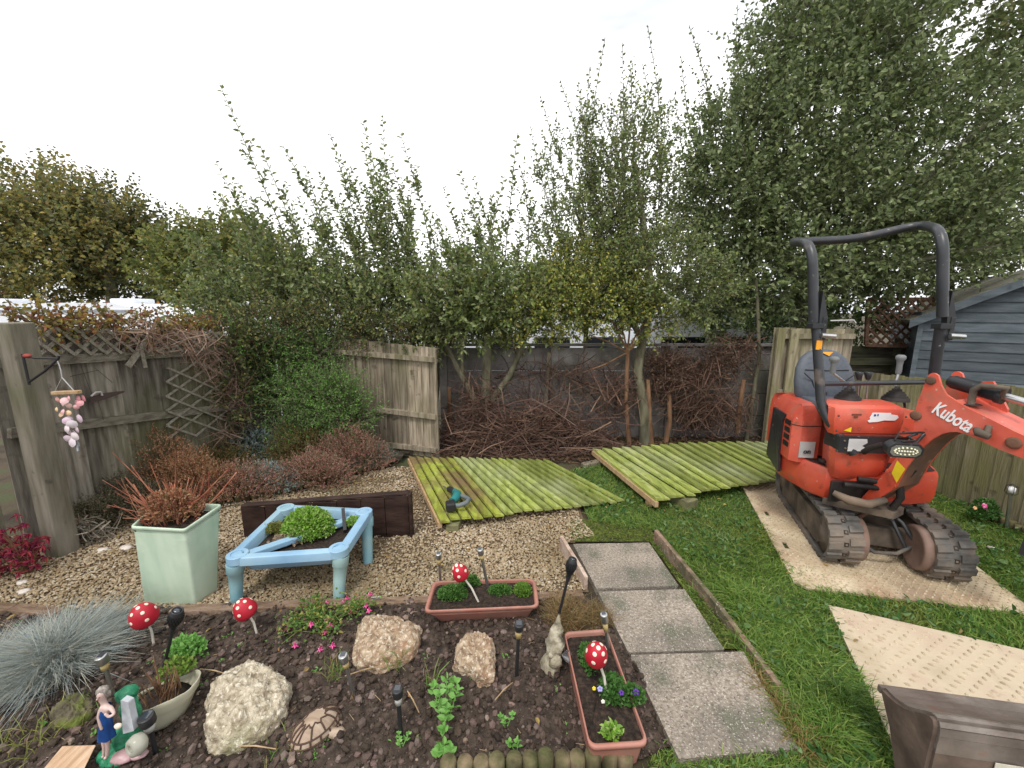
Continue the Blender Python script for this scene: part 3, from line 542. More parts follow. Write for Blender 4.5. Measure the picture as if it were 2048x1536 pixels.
# ================================================================ FALLEN FENCE PANELS
GRR = (0, 0, R(30))
m_green = mat('algae_boards', [(.22, .26, .055), (.32, .37, .09), (.43, .46, .19)], scale=3.2, stretch=(7, .6, 7), rot=GRR, rough=.85, bump=.5, bscale=22, spec=.25, island=.8, icols=None, patch=[((.13, .15, .04), 14, .60, .05, .6), ((.44, .46, .30), 1.1, .55, .08, .55), ((.17, .2, .04), 4.3, .58, .06, .5), ((.10, .08, .05), 45, .68, .02, .7)], lo=.3, hi=.7)
m_green2 = mat('algae_boards_brown', [(.20, .2, .04), (.30, .34, .05), (.38, .42, .1)], scale=3.2, stretch=(7, .6, 7), rot=GRR, rough=.85, bump=.5, bscale=22, spec=.25, island=.7, patch=[((.2, .12, .07), 2.0, .50, .07, .85), ((.13, .15, .03), 9, .6, .06, .6)])
def fallen(label, backs, fronts, m, rise=.026, under=.02):
    n = len(backs) - 1; r_ = thing('fallen_fence_panel', label, 'fence panel', tuple(fronts[0]), 'green fence panels lying on the ground'); ms = m if isinstance(m, list) else [m]; bs = [MB() for _ in ms]
    for i in range(n):
        b = bs[0 if len(ms) == 1 or i > 5 else 1]
        a0, a1, f0, f1 = backs[i], backs[i + 1], fronts[i], fronts[i + 1]; d = (f0 - a0).normalized(); e = random.uniform(-.025, .02); f0 = f0 + d * e; f1 = f1 + d * e; g = random.uniform(-.015, .01); a0 = a0 + d * g; a1 = a1 + d * g
        f1 = f0 + (f1 - f0) - d * (f1 - f0).dot(d) + d * (f1 - f0).dot(d) * .25; k = Vector((0, 0, 1)); ov = (a1 - a0) * -.13; tw = k * random.uniform(-.003, .003)
        lo = [a0, a1 + ov, f1 + ov, f0]; zz = [rise + .003, .003, .003, rise + .003]
        b.hexa([p + k * (z - .004) + tw for p, z in zip(lo, [rise * .3, 0, 0, rise * .3])], [p + k * (z + .005) + tw for p, z in zip(lo, [rise, .002, .002, rise])])
    for b, mm in zip(bs, ms): b.build('board_panel', mm, r_)
    for t in (.12, .5, .88):
        p, q = backs[0].lerp(fronts[0], t), backs[n].lerp(fronts[n], t); b = MB(); b.bar(p - Vector((0, 0, .03)), q - Vector((0, 0, .03)), .05, .035); b.build('rail', m_fm, r_)
    b = MB(); b.bar(backs[0] - Vector((0, 0, .02)), fronts[0] - Vector((0, 0, .02)), .03, .045); b.build('side_strip', m_tan, r_); return r_
m_tan = wood('fresh_cut_wood', [(.35, .22, .11), (.45, .3, .17), (.5, .36, .22)], (4, 4, 1), [], 0)
n = 19
B_ = [G(818, 917, .11).lerp(G(1100, 922, .05), i / n) for i in range(n + 1)]; F_ = [G(880, 1046, .10).lerp(G(1254, 1003, .035), i / n) for i in range(n + 1)]
fallen('left fallen feather edge panel green with algae and brown at one corner', B_, F_, [m_green, m_green2])
n = 21; B_ = []; F_ = []
for i in range(n + 1):
    t = i / n; bx = 1186 + 400 * t; B_.append(G(bx, 902 - 16 * math.sin(min(1, t * 1.3) * math.pi / 2), .12))
    if i < 3: F_.append(G(1314 + 30 * i, 1005 - 6 * i, .12))
    else: s = (i - 3) / (n - 3); F_.append(G(1390 + 330 * s, 989 - 58 * s, .11))
fallen('right fallen panel green with algae reaching behind the excavator', B_, F_, m_green)
m_blk = mat('block_timber', [(.10, .10, .05), (.2, .19, .1), (.14, .16, .05)], scale=12, rough=.9, bump=.6)
def timber(p0, p1, w_, h_, lab, m=m_blk, cat='timber block'):
    b = MB(); b.bar(p0, p1, w_, h_); return tag(b.build('timber_block', m, None, tuple(p0), bevel=.005), lab, cat)
timber(G(905, 1056, .035) - Vector((0, .02, 0)), G(905, 1056, .035) + Vector((.03, .35, 0)), .1, .07, 'timber block under the near corner of the left fallen panel')
timber(G(1372, 1008, .05) + Vector((.05, -.03, 0)), G(1372, 1008, .05) + Vector((-.15, .32, 0)), .13, .09, 'thick green timber block under the front edge of the right fallen panel')
timber(G(1297, 1008, .03), G(1297, 1008, .03) + Vector((.12, .14, .0)), .06, .05, 'small cut timber end poking out below the loose boards', m_tan)
timber(G(1166, 932, .03), G(1225, 918, .05), .08, .05, 'grey timber piece between the brush pile and the right fallen panel', m_fm)
# reciprocating saw
m_teal = flat('teal_plastic', (.02, .17, .17), .4); m_blackp = flat('black_plastic', (.018, .018, .02), .45); m_steel = flat('steel', (.5, .5, .5), .35, 1.0); m_greyr = flat('grey_rubber', (.12, .14, .15), .6)
p0 = G(900, 1010, .16); sw = thing('reciprocating_saw', 'teal and black cordless reciprocating saw lying on the left fallen panel', 'power saw', tuple(p0))
S = lambda px, py, z: G(px, py, z)
b = MB(); b.box(S(901, 1012, .165), (.075, .085, .07), (Vector((.95, .25, 0)).normalized(), Vector((-.25, .95, 0)).normalized(), Vector((0, 0, 1)))); b.build('battery', m_blackp, sw, bevel=.012)
b = MB(); b.tube([S(905, 1003, .17), S(912, 995, .175), S(915, 988, .175), S(908, 982, .17)], [.030, .036, .034, .026], 12); b.build('motor_housing', m_teal, sw)
b = MB(); b.tube([S(905, 1011, .17), S(918, 1011, .17), S(932, 1006, .17), S(938, 999, .17), S(930, 994, .17), S(918, 991, .17)], [.016, .018, .019, .021, .019, .017], 10); b.build('handle', m_greyr, sw)
b = MB(); b.tube([S(909, 984, .17), S(899, 978, .165), S(894, 979, .162)], [.027, .028, .018], 10); b.build('nose', m_blackp, sw)
b = MB(); b.bar(S(895, 979, .16), S(886, 972, .15), .015, .004); b.build('shoe', m_steel, sw)
# ================================================================ MINI EXCAVATOR
m_red = mat('faded_red_paint', [(.50, .05, .025), (.60, .075, .036), (.66, .12, .07)], scale=2.5, rough=.42, bump=.06, bscale=30, spec=.5, patch=[((.66, .19, .14), 1.8, .58, .1, .6), ((.22, .07, .04), 16, .66, .04, .7), ((.50, .42, .34), 34, .70, .02, .7), ((.36, .05, .03), 4, .6, .08, .6), ((.25, .14, .09), 7, .64, .05, .5)])
m_rust = mat('muddy_rust', [(.11, .05, .03), (.22, .10, .06), (.33, .12, .07)], scale=4, rough=.85, bump=.4, patch=[((.08, .06, .045), 5, .5, .12, .7), ((.3, .2, .14), 14, .65, .05, .6)])
m_blk2 = mat('worn_black_paint', [(.018, .019, .022), (.03, .032, .036)], scale=8, rough=.4, bump=.08, spec=.5, patch=[((.30, .29, .27), 24, .70, .03, .6)])
m_tube = mat('worn_black_tube', [(.02, .022, .026), (.035, .037, .042)], scale=6, rough=.38, bump=.06, spec=.6, patch=[((.26, .2, .16), 5, .64, .05, .6), ((.35, .35, .35), 30, .71, .03, .6)])
m_rub = mat('track_rubber', [(.06, .056, .052), (.10, .094, .086), (.15, .135, .12)], scale=9, rough=.85, bump=.4, bscale=60, patch=[((.22, .17, .13), 6, .54, .09, .75)])
m_mudst = mat('muddy_steel', [(.05, .04, .034), (.10, .08, .062), (.17, .13, .1)], scale=7, rough=.85, bump=.5, patch=[((.26, .18, .12), 4, .6, .1, .5)])
m_guard = mat('muddy_guard', [(.13, .08, .06), (.2, .13, .10), (.25, .17, .14)], scale=6, rough=.8, bump=.3)
m_dark = mat('oily_black', [(.012, .01, .01), (.035, .028, .025)], scale=12, rough=.6, bump=.4)
m_seat = mat('seat_vinyl', [(.075, .085, .105), (.095, .108, .13)], scale=40, rough=.55, bump=.2, spec=.4)
m_grip = flat('grey_grip', (.17, .18, .18), .6); m_white = flat('white_sticker', (.78, .79, .8), .5, var=.04); m_yel = flat('yellow_sticker', (.82, .62, .02), .45); m_org = flat('orange_sticker', (.85, .35, .02), .45)
O_ = Vector((2.62, 2.90, 0)); ex = thing('mini_excavator', 'faded red mini excavator with black roll bar standing on the muddy mat', 'excavator', tuple(O_))
def fr_(deg): a = R(deg); return Vector((math.cos(a), -math.sin(a), 0)), Vector((-math.sin(a), -math.cos(a), 0))
TU, TF = fr_(19); BU, BF = fr_(4); ZZ = Vector((0, 0, 1)); MZ = .03
T = lambda u, f, z: O_ + TU * u + TF * f + ZZ * (z + MZ)
Bp = lambda u, f, z: O_ + BU * u + BF * f + ZZ * z
def stad(L2, r, n=14):
    pts = []
    for k in range(n + 1): a = -math.pi / 2 + math.pi * k / n; pts.append((L2 + r * math.cos(a), r + r * math.sin(a)))
    for k in range(n + 1): a = math.pi / 2 + math.pi * k / n; pts.append((-L2 + r * math.cos(a), r + r * math.sin(a)))
    return pts
def loop_sample(L2, r, s):         # position and tangent along the belt loop
    Ls = 2 * L2; Lc = math.pi * r; tot = 2 * Ls + 2 * Lc; s %= tot
    if s < Ls: return (-L2 + s, 0.0), (0, -1)
    s -= Ls
    if s < Lc: a = -math.pi / 2 + s / r; return (L2 + r * math.cos(a), r + r * math.sin(a)), (math.cos(a), math.sin(a))
    s -= Lc
    if s < Ls: return (L2 - s, 2 * r), (0, 1)
    s -= Ls; a = math.pi / 2 + s / r; return (-L2 + r * math.cos(a), r + r * math.sin(a)), (math.cos(a), math.sin(a))
Rk, L2k, WT = .150, .47, .185
for side in (-1, 1):
    uc = side * .275; u0, u1 = uc - WT / 2, uc + WT / 2
    tot = 4 * L2k + 2 * math.pi * Rk; n = 72; b = MB(); V = []; th = .018
    for k in range(n):
        (f, z), (nf, nz) = loop_sample(L2k, Rk, tot * k / n)
        for u, o in ((u0, 0), (u1, 0), (u1, -th), (u0, -th)): V.append(T(u, f + nf * o, z + nz * o + .012))
    b.add(V, [(k * 4 + j, k * 4 + (j + 1) % 4, ((k + 1) % n) * 4 + (j + 1) % 4, ((k + 1) % n) * 4 + j) for k in range(n) for j in range(4)])
    belt = b.build('rubber_track', m_rub, ex); nl = 36; b = MB()
    for k in range(nl):                          # staggered chevron lugs on both halves
        for hf in (0, 1):
            s0 = tot * (k + .5 * hf) / nl; w0 = tot / nl * .58; a_, c_ = (u0 - .002, uc - .018) if hf == 0 else (uc + .018, u1 + .002); pts = []
            for o in (0.001, .016):
                for (u, ds, sh) in ((a_, -w0 / 2, 0), (c_, -w0 / 2, 0), (c_, w0 / 2, 0), (a_, w0 / 2, 0)):
                    sk = .012 if (u == c_) else 0; q = .82 if o > .01 else 1
                    (f, z), (nf, nz) = loop_sample(L2k, Rk, s0 + ds * q + sk); pts.append(T(u, f + nf * o, z + nz * o + .012))
            b.hexa(pts[:4], pts[4:])
    bb = b
    for k in range(nl):                          # drive holes with steel links down the middle
        (f, z), (nf, nz) = loop_sample(L2k, Rk, tot * (k + .25) / nl); c = T(uc, f + nf * .001, z + nz * .001 + .012); nn = (TF * nf + ZZ * nz); tt = nn.cross(TU)
        b.mi = 1; b.box(c, (.024, .026, .003), (TU, tt, nn)); b.mi = 2; bb.box(c + nn * .001, (.012, .013, .004), (TU, tt, nn))
    b.build('tread', [m_rub, m_dark, m_mudst], ex)
    fw = MB(); uo = u0 if side < 0 else u1; ui = u1 if side < 0 else u0        # side frame
    prof = [(-.44, .06), (.40, .06), (.45, .10), (.45, .19), (.38, .235), (-.40, .235), (-.46, .16)]
    fw.prism([T(u0 + .012, f, z) for f, z in prof], TU * (WT - .024)); fw.build('track_frame', m_mudst, ex, bevel=.008)
    for f, r_ in ((L2k, Rk - .022), (-L2k, Rk - .03)):
        b = MB(); b.lathe([(0, -WT / 2 + .004), (r_ * .45, -WT / 2 + .004), (r_ * .5, -WT / 2 + .018), (r_, -WT / 2 + .022), (r_, WT / 2 - .022), (r_ * .5, WT / 2 - .018), (r_ * .45, WT / 2 - .004), (0, WT / 2 - .004)], T(uc, f, Rk + .012), TU, 24); b.build('idler_wheel', m_mudst, ex)
    b = MB()                                     # curved inner guard at the front
    sg = -side; r0 = Rk - .008; b.lathe([(0, .0), (r0 * .9, .0), (r0, .01), (r0, .05), (r0 * .86, .058), (r0 * .8, .05), (0, .046)], T(uc + sg * (WT / 2 - .012), L2k - .01, Rk + .012), TU * sg, 28); b.build('wheel_guard', m_guard, ex)
    for f in (-.28, -.09, .1, .28): b = MB(); b.lathe([(0, -.07), (.045, -.07), (.045, .07), (0, .07)], T(uc, f, .055), TU, 14); b.build('track_roller', m_mudst, ex)
b = MB(); b.box(T(0, -.02, .19), (.42, .38, .10), (TU, TF, ZZ)); b.box(T(0, .34, .15), (.40, .06, .14), (TU, TF, ZZ)); b.build('undercarriage', m_mudst, ex, bevel=.01)
b = MB(); b.lathe([(0, .24), (.2, .24), (.21, .26), (.21, .38), (0, .38)], (O_.x, O_.y, MZ), ZZ, 28); b.build('slew_ring', m_dark, ex)
for s_, w_ in (((-.03, .28, .33), (.12, .44, .13)), ((.02, .28, .34), (.17, .43, .17))): b = MB(); b.tube([T(*s_), T((s_[0] + w_[0]) / 2, .40, .29), T(*w_)], .012, 8); b.build('hydraulic_hose', m_blk2, ex)
b = MB(); b.tube([T(-.17, .45, .16), T(-.06, .48, .09), T(.06, .47, .10), T(.16, .43, .15)], .012, 8); b.build('hydraulic_hose', m_rub, ex)
b = MB(); b.tube([T(-.2, .4, .22), T(-.08, .34, .3), T(-.02, .3, .34)], .016, 8); b.build('hydraulic_hose', m_rust, ex)
# ---- slewing body, traced in plan
def plan(sx, z, f0=.33, cu=-.065, rr=.50, inset=0):
    P_ = []; R_ = rr - inset; hw = .435 - inset
    P_ += [(cu - .20, f0 - inset), (cu + .18, f0 - inset), (cu + .34, f0 - .04 - inset), (cu + hw - .02, f0 - .16)]
    for k in range(0, 13):
        a = R(-8 + (196) * k / 12); P_.append((cu + math.cos(a) * hw * 1.02, -.12 - math.sin(a) * (R_ - .08)))
    P_ += [(cu - hw + .02, f0 - .20), (cu - hw + .07, f0 - .06 - inset)]
    return [Bp(u * 1.0, f, z) for u, f in P_]
def loft(rings, cap=True, flip=False):
    b = MB(); n = len(rings[0]); V = [p for r_ in rings for p in r_]
    Fs = [(i * n + k, i * n + (k + 1) % n, (i + 1) * n + (k + 1) % n, (i + 1) * n + k) for i in range(len(rings) - 1) for k in range(n)]
    b.add(V, Fs, True)
    if cap: b.add(rings[0][::-1], [tuple(range(n))])
    if cap is True: b.add(rings[-1], [tuple(range(n))])
    return b
def sharp(o, ang=30):
    md = o.modifiers.new('es', 'EDGE_SPLIT'); md.split_angle = R(ang); return o
sk = loft([plan(1, .385, inset=.05), plan(1, .405, inset=.02), plan(1, .47), plan(1, .60), plan(1, .625, inset=.012)])
sk = sharp(sk.build('lower_skirt', m_red, ex))
b = MB(); b.add([p + ZZ * .003 for p in plan(1, .627, inset=.03)], [tuple(range(len(plan(1, 0))))]); b.build('floor_plate', m_dark, ex)
# dark opening with swing bracket at the front
b = MB(); b.box(Bp(-.26, .335, .495), (.36, .02, .15), (BU, BF, ZZ)); b.build('front_opening', m_dark, ex, bevel=.008)
b = MB(); b.prism([Bp(-.46, .30, .385), Bp(-.06, .30, .385), Bp(.0, .40, .375), Bp(-.12, .47, .37), Bp(-.28, .40, .38)], ZZ * .045); b.build('swing_bracket', m_mudst, ex, bevel=.01)
b = MB(); b.tube([Bp(-.44, .37, .50), Bp(-.38, .43, .475), Bp(-.28, .46, .465), Bp(-.18, .46, .50)], [.018, .03, .028, .02], 10); b.build('swing_cylinder', m_mudst, ex)
b = MB(); b.tube([Bp(-.38, .37, .56), Bp(-.2, .42, .56), Bp(-.1, .46, .62), Bp(-.06, .48, .72)], .018, 8); b.tube([Bp(-.3, .37, .60), Bp(-.13, .43, .6), Bp(-.05, .46, .70), Bp(-.02, .45, .8)], .02, 8); b.tube([Bp(-.11, .44, .44), Bp(-.10, .47, .52), Bp(-.11, .46, .60)], .022, 8); b.build('hydraulic_hoses', m_dark, ex)
# engine cover at the left rear
def cov(z, i=0, top=0):
    c = [(-.475 + i, -.36), (-.53 + i, -.10), (-.55 + i, .03 - i * .3), (-.51, .08 - i * .5), (-.37, .07 - i), (-.33, -.02), (-.33, -.38), (-.45, -.46 + i)]
    return [Bp(u, f, z) for u, f in c]
sharp(loft([cov(.60, .0), cov(.66), cov(.88, .0), cov(.97, .018), cov(1.02, .05), cov(1.035, .10)]).build('engine_cover', m_red, ex), 28)
cr_ = [(-.34, -.40), (.38, -.40), (.40, .0), (.34, .12), (.2, .16), (-.34, .0)]
sharp(loft([[Bp(u, f, z) for u, f in cr_] for z in (.60, .90, .96)]).build('rear_cover', m_red, ex), 28)
b = MB()
VD = (Bp(-.55, .03, 0) - Bp(-.53, -.10, 0)).normalized()
for k in range(4): b.box(Bp(-.540, -.035, .71 + k * .055), (.012, .085, .036), (Vector((VD.y, -VD.x, 0)), VD, ZZ))
b.build('vent_slots', m_dark, ex)
b = MB(); b.prism([Bp(-.535, -.10, .45), Bp(-.545, -.11, .60), Bp(-.545, -.11, .86), Bp(-.535, -.09, .92), Bp(-.490, -.34, .92), Bp(-.482, -.38, .50)], BU * .02); b.build('rubber_bumper', m_blk2, ex, bevel=.01)
b = MB(); b.box(Bp(-.462, .088, .70), (.105, .006, .12), (Vector((1, 0, 0)) * .98 + Vector((0, -.1, 0)), Vector((.1, 1, 0)), ZZ)); b.build('on_label', flat('grey_label', (.42, .42, .41), .5), ex)
def text(body, size, loc, X, Zd, m, name, parent, ex_=.0015, sx=1):
    cu = bpy.data.curves.new('t', 'FONT'); cu.body = body; cu.size = size; cu.extrude = ex_; cu.align_x = 'CENTER'; cu.align_y = 'CENTER'; cu.offset = size * .02; t = bpy.data.objects.new('t', cu); col.objects.link(t)
    dg = bpy.context.evaluated_depsgraph_get(); me = bpy.data.meshes.new_from_object(t.evaluated_get(dg)); bpy.data.objects.remove(t); me.materials.clear()
    X = Vector(X).normalized(); Zd = Vector(Zd); Zd = (Zd - X * Zd.dot(X)).normalized(); N = X.cross(Zd); M_ = Matrix((( X.x * sx, Zd.x, N.x, loc[0]), (X.y * sx, Zd.y, N.y, loc[1]), (X.z * sx, Zd.z, N.z, loc[2]), (0, 0, 0, 1))); me.transform(M_); return link(name, me, m, parent)
text('on', .05, Bp(-.465, .100, .69), BU, ZZ, m_blk2, 'on_lettering', ex)
# console
cs = [(-.50, .30), (-.49, .35), (-.46, .372), (-.10, .372), (-.055, .35), (-.03, .30), (-.02, .12), (-.40, .12)]
def con(z, i=0, df=0): return [Bp(-.265 + (u + .265) * (1 - i), f * (1 - i * .3) + (df if f > .2 else 0), z) for u, f in cs]
sharp(loft([con(.895, .10, -.0), con(.93, .05), con(.99, .02), con(1.045, .02), con(1.075, .03, -.01), con(1.09, .08, -.05)]).build('console', m_red, ex), 28)
sharp(loft([con(.555, .45, -.05), con(.58, .36, -.01), con(.66, .26, .015), con(.76, .20, .015), con(.80, .20, .01)]).build('lower_console', m_red, ex), 28)
b = MB(); b.prism([Bp(-.47, .38, .79), Bp(-.02, .38, .79), Bp(-.02, .38, .90), Bp(-.47, .38, .90)], BF * .02); b.box(Bp(-.25, .3, .845), (.40, .15, .10), (BU, BF, ZZ)); b.build('black_band', m_blk2, ex, bevel=.006)
def decal(pts, f, m, name, t=.003): b = MB(); b.prism([Bp(u, f, z) for u, z in pts], BF * t); return b.build(name, m, ex)
decal([(-.415, .802), (-.30, .805), (-.305, .825), (-.33, .84), (-.30, .86), (-.305, .885), (-.415, .885)], .4005, flat('paper', (.6, .6, .6), .6), 'torn_sticker')
decal([(-.29, 1.02), (-.275, 1.055), (-.165, 1.055), (-.165, 1.045), (-.125, 1.04), (-.115, 1.025), (-.135, 1.005), (-.20, 1.005), (-.24, .995), (-.29, .99), (-.30, 1.0), (-.285, 1.01)], .374, m_white, 'torn_sticker')
m_blu = flat('blue_ink', (.03, .05, .3), .6)
decal([(-.268, 1.03), (-.255, 1.033), (-.255, 1.045), (-.268, 1.045)], .3775, m_blu, 'ink_mark', .001); decal([(-.248, 1.033), (-.24, 1.033), (-.24, 1.047), (-.248, 1.047)], .3775, m_blu, 'ink_mark', .001)
decal([(-.40, 1.035), (-.34, 1.035), (-.34, 1.045), (-.40, 1.045)], .3735, flat('faded_mark', (.18, .05, .03), .7), 'faded_mark', .001)
decal([(-.385, 1.018), (-.36, 1.018), (-.36, 1.03), (-.385, 1.03)], .3735, bpy.data.materials['faded_mark'], 'faded_mark', .001)
b = MB(); cv = cov(.885, .0); cv2 = cov(.875, .0)
for i in range(0, 5): b.tube([cv2[i] + (cv2[i] - Bp(-.45, -.15, .875)).normalized() * .001, cv2[i + 1] + (cv2[i + 1] - Bp(-.45, -.15, .875)).normalized() * .001], .003, 5)
b.build('panel_seam', m_dark, ex)
b = MB()
for q in ((-.48, 1.03), (-.07, 1.03), (-.48, .93), (-.07, .93)): b.lathe([(0, 0), (.007, 0), (.006, .004), (0, .004)], Bp(q[0], .373, q[1]), BF, 8)
for q in ((-.44, .87), (-.43, .82), (-.1, .87)): b.lathe([(0, 0), (.008, 0), (.007, .006), (0, .006)], Bp(q[0], .40, q[1]), BF, 8)
b.build('bolts', m_mudst, ex)
b = MB(); b.tube([Bp(-.46, .376, .915), Bp(-.10, .376, .915)], .003, 5); b.build('panel_seam', m_dark, ex)
# levers
def boot(u, f): b = MB(); b.lathe([(.078, -.01), (.074, .01), (.060, .012), (.065, .022), (.050, .027), (.054, .037), (.039, .042), (.042, .052), (.027, .058), (.029, .069), (.016, .075), (.013, .088), (0, .088)], Bp(u, f, 1.095), ZZ, 20); b.build('rubber_boot', m_dark, ex)
def joy(u0_, u1_, f, ztop):
    b = MB(); b.tube([Bp(u0_, f, 1.18), Bp(u0_ - (.0), f, 1.21), Bp(u1_, f - .01, 1.27), Bp(u1_, f - .01, 1.29)], .009, 8); st = b.build('lever_rod', m_steel, ex)
    b = MB(); b.tube([Bp(u1_, f - .01, 1.265), Bp(u1_, f - .01, 1.28), Bp(u1_, f - .01, 1.33), Bp(u1_, f - .01, ztop - .04), Bp(u1_, f - .01, ztop - .025), Bp(u1_, f - .01, ztop - .008), Bp(u1_, f - .01, ztop)], [.014, .018, .017, .021, .030, .028, .016], 12); b.build('joystick_grip', m_grip, ex)
boot(-.255, .12); joy(-.28, -.36, .10, 1.385); boot(.06, .12); joy(.06, .075, .10, 1.40)
for u in (-.185, -.125):
    b = MB(); b.tube([Bp(u + .01, .1, 1.08), Bp(u, .1, 1.24)], .006, 6); b.build('lever_rod', m_steel, ex)
    b = MB(); b.tube([Bp(u, .1, 1.225), Bp(u - .002, .1, 1.24), Bp(u - .005, .1, 1.275), Bp(u - .005, .1, 1.28)], [.012, .017, .026, .022], 10); b.build('lever_knob', m_blk2, ex)
b = MB(); b.tube([Bp(-.36, .1, .86), Bp(-.385, .09, 1.02), Bp(-.40, .09, 1.10)], .007, 6); b.tube([Bp(-.40, .09, 1.095), Bp(-.40, .09, 1.13), Bp(-.40, .09, 1.135)], [.012, .022, .018], 8); b.build('side_lever', m_blk2, ex)
b = MB(); b.tube([Bp(.15, .1, 1.03), Bp(.12, .1, 1.13)], [.007, .012], 6); b.build('side_lever', m_blk2, ex)
# seat
def sring(z, hw_, f_, dep, ed=.4):
    P_ = []
    for k in range(20):
        a = 2 * math.pi * k / 20; c, s_ = math.cos(a), math.sin(a); c = math.copysign(abs(c) ** .6, c); s_ = math.copysign(abs(s_) ** .6, s_); P_.append(Bp(-.20 + c * hw_ * .95, f_ + s_ * dep, z - .025))
    return P_
loft([sring(.97, .17, -.05, .18), sring(.99, .21, -.05, .21), sring(1.05, .225, -.05, .22), sring(1.075, .21, -.05, .2)]).build('seat', m_seat, ex)
loft([sring(1.03, .20, -.20, .04), sring(1.08, .228, -.20, .05), sring(1.18, .232, -.22, .05), sring(1.28, .215, -.25, .045), sring(1.36, .175, -.27, .04), sring(1.41, .11, -.28, .032), sring(1.425, .05, -.285, .02)]).build('backrest', m_seat, ex)
b = MB()
for sx_ in (-1, 1): b.tube([Bp(-.20 + sx_ * .19, -.165, 1.23), Bp(-.20 + sx_ * .12, -.17, 1.17), Bp(-.20 + sx_ * .10, -.165, 1.10)], .004, 6)
b.tube([Bp(-.36, -.203, 1.25), Bp(-.2, -.198, 1.245), Bp(-.04, -.203, 1.25)], .004, 6); b.build('seat_seams', m_blackp, ex)
b = MB(); b.prism([Bp(-.24, -.243, 1.385), Bp(-.15, -.243, 1.385), Bp(-.185, -.23, 1.355)], BF * .004); b.build('warning_sticker', m_org, ex)
b = MB(); b.box(Bp(-.25, -.10, .955), (.32, .3, .05), (BU, BF, ZZ)); b.build('seat_base', m_dark, ex, bevel=.01)
# roll bar, both uprights lean left as in the picture
def bend(pts, k=5):
    out = [pts[0]]
    for i in range(1, len(pts) - 1):
        a, b_, c = pts[i - 1], pts[i], pts[i + 1]; p = b_.lerp(a, .35 if (b_ - a).length > .3 else .5); q = b_.lerp(c, .35 if (c - b_).length > .3 else .5)
        for j in range(k + 1): t = j / k; out.append(p.lerp(b_, t).lerp(b_.lerp(q, t), t))
    out.append(pts[-1]); return out
def tubeB(name, pts, r, m=m_tube, n=14): b = MB(); b.tube([Bp(*p) for p in pts], r, n); return b.build(name, m, ex)
lowL = bend([Vector(p) for p in [(-.36, .385, .78), (-.415, .36, .86), (-.487, .27, .99), (-.51, .235, 1.10)]], 4) + [Vector((-.575, .19, 1.60))]
tubeB('roll_bar_upright', lowL, .029)
tubeB('roll_bar_upright', [(.30, .15, .95), (.245, .16, 1.3), (.205, .19, 1.62)], .031)
hp_ = [Vector(p) for p in [(-.585, .18, 1.62), (-.655, .17, 2.14), (-.59, -.22, 2.20), (-.12, -.22, 2.215), (.30, -.20, 2.31), (.130, .17, 2.20), (.205, .19, 1.66)]]
def bend2(pts, rad, k=6):
    out = [pts[0]]
    for i in range(1, len(pts) - 1):
        a, b_, c = pts[i - 1], pts[i], pts[i + 1]; p = b_ + (a - b_).normalized() * min(rad, (a - b_).length * .45); q = b_ + (c - b_).normalized() * min(rad, (c - b_).length * .45)
        for j in range(k + 1): t = j / k; out.append(p.lerp(b_, t).lerp(b_.lerp(q, t), t))
    out.append(pts[-1]); return out
tubeB('roll_bar_hoop', bend2(hp_, .15), .030)
for u, s_ in ((-.585, 1), (.205, 1)):
    b = MB()
    b.prism([Bp(u + .028, .21, 1.50), Bp(u + .058, .21, 1.51), Bp(u + .064, .21, 1.66), Bp(u + .014, .21, 1.83), Bp(u + .012, .21, 1.66)], BU * .004 + BF * -.045)
    b.box(Bp(u + .005, .19, 1.60), (.074, .074, .035), (BU, BF, ZZ)); b.box(Bp(u + .05, .19, 1.585), (.03, .05, .15), (BU, BF, ZZ)); b.build('hinge_plate', m_blk2, ex, bevel=.003)
    b = MB(); b.tube([Bp(u + .02, .24, 1.54), Bp(u + .1, .25, 1.535)], .016, 8); b.build('hinge_bolt', m_steel, ex)
b = MB(); b.tube([Bp(-.53, .25, 1.635), Bp(-.40, .27, 1.64), Bp(-.385, .27, 1.62)], .006, 6); b.build('hinge_pin', m_steel, ex)
b = MB(); b.box(Bp(-.565, .229, 1.475), (.035, .006, .06), (BU, BF, ZZ)); b.build('warning_sticker', m_org, ex)
tubeB('grab_rail', [(-.50, .21, 1.21), (.23, .17, 1.225)], .016)
b = MB(); b.prism([Bp(-.42, .31, .79), Bp(-.32, .31, .79), Bp(-.33, .31, .93), Bp(-.38, .31, 1.0), Bp(-.43, .31, .93)], BF * .05); b.build('roll_bar_bracket', m_blk2, ex, bevel=.008)
b = MB(); b.prism([Bp(-.43, .365, .93), Bp(-.385, .365, .92), Bp(-.385, .365, .955)], BF * .003); b.build('warning_sticker', m_yel, ex)
# pedals and step
b = MB(); b.box(Bp(-.38, .20, .66), (.10, .05, .015), (BU, BF, ZZ)); b.box(Bp(-.36, .26, .655), (.12, .03, .015), (BU, BF, ZZ)); b.tube([Bp(-.33, .22, .64), Bp(-.35, .20, .76)], .012, 6); b.build('foot_pedals', m_blk2, ex)
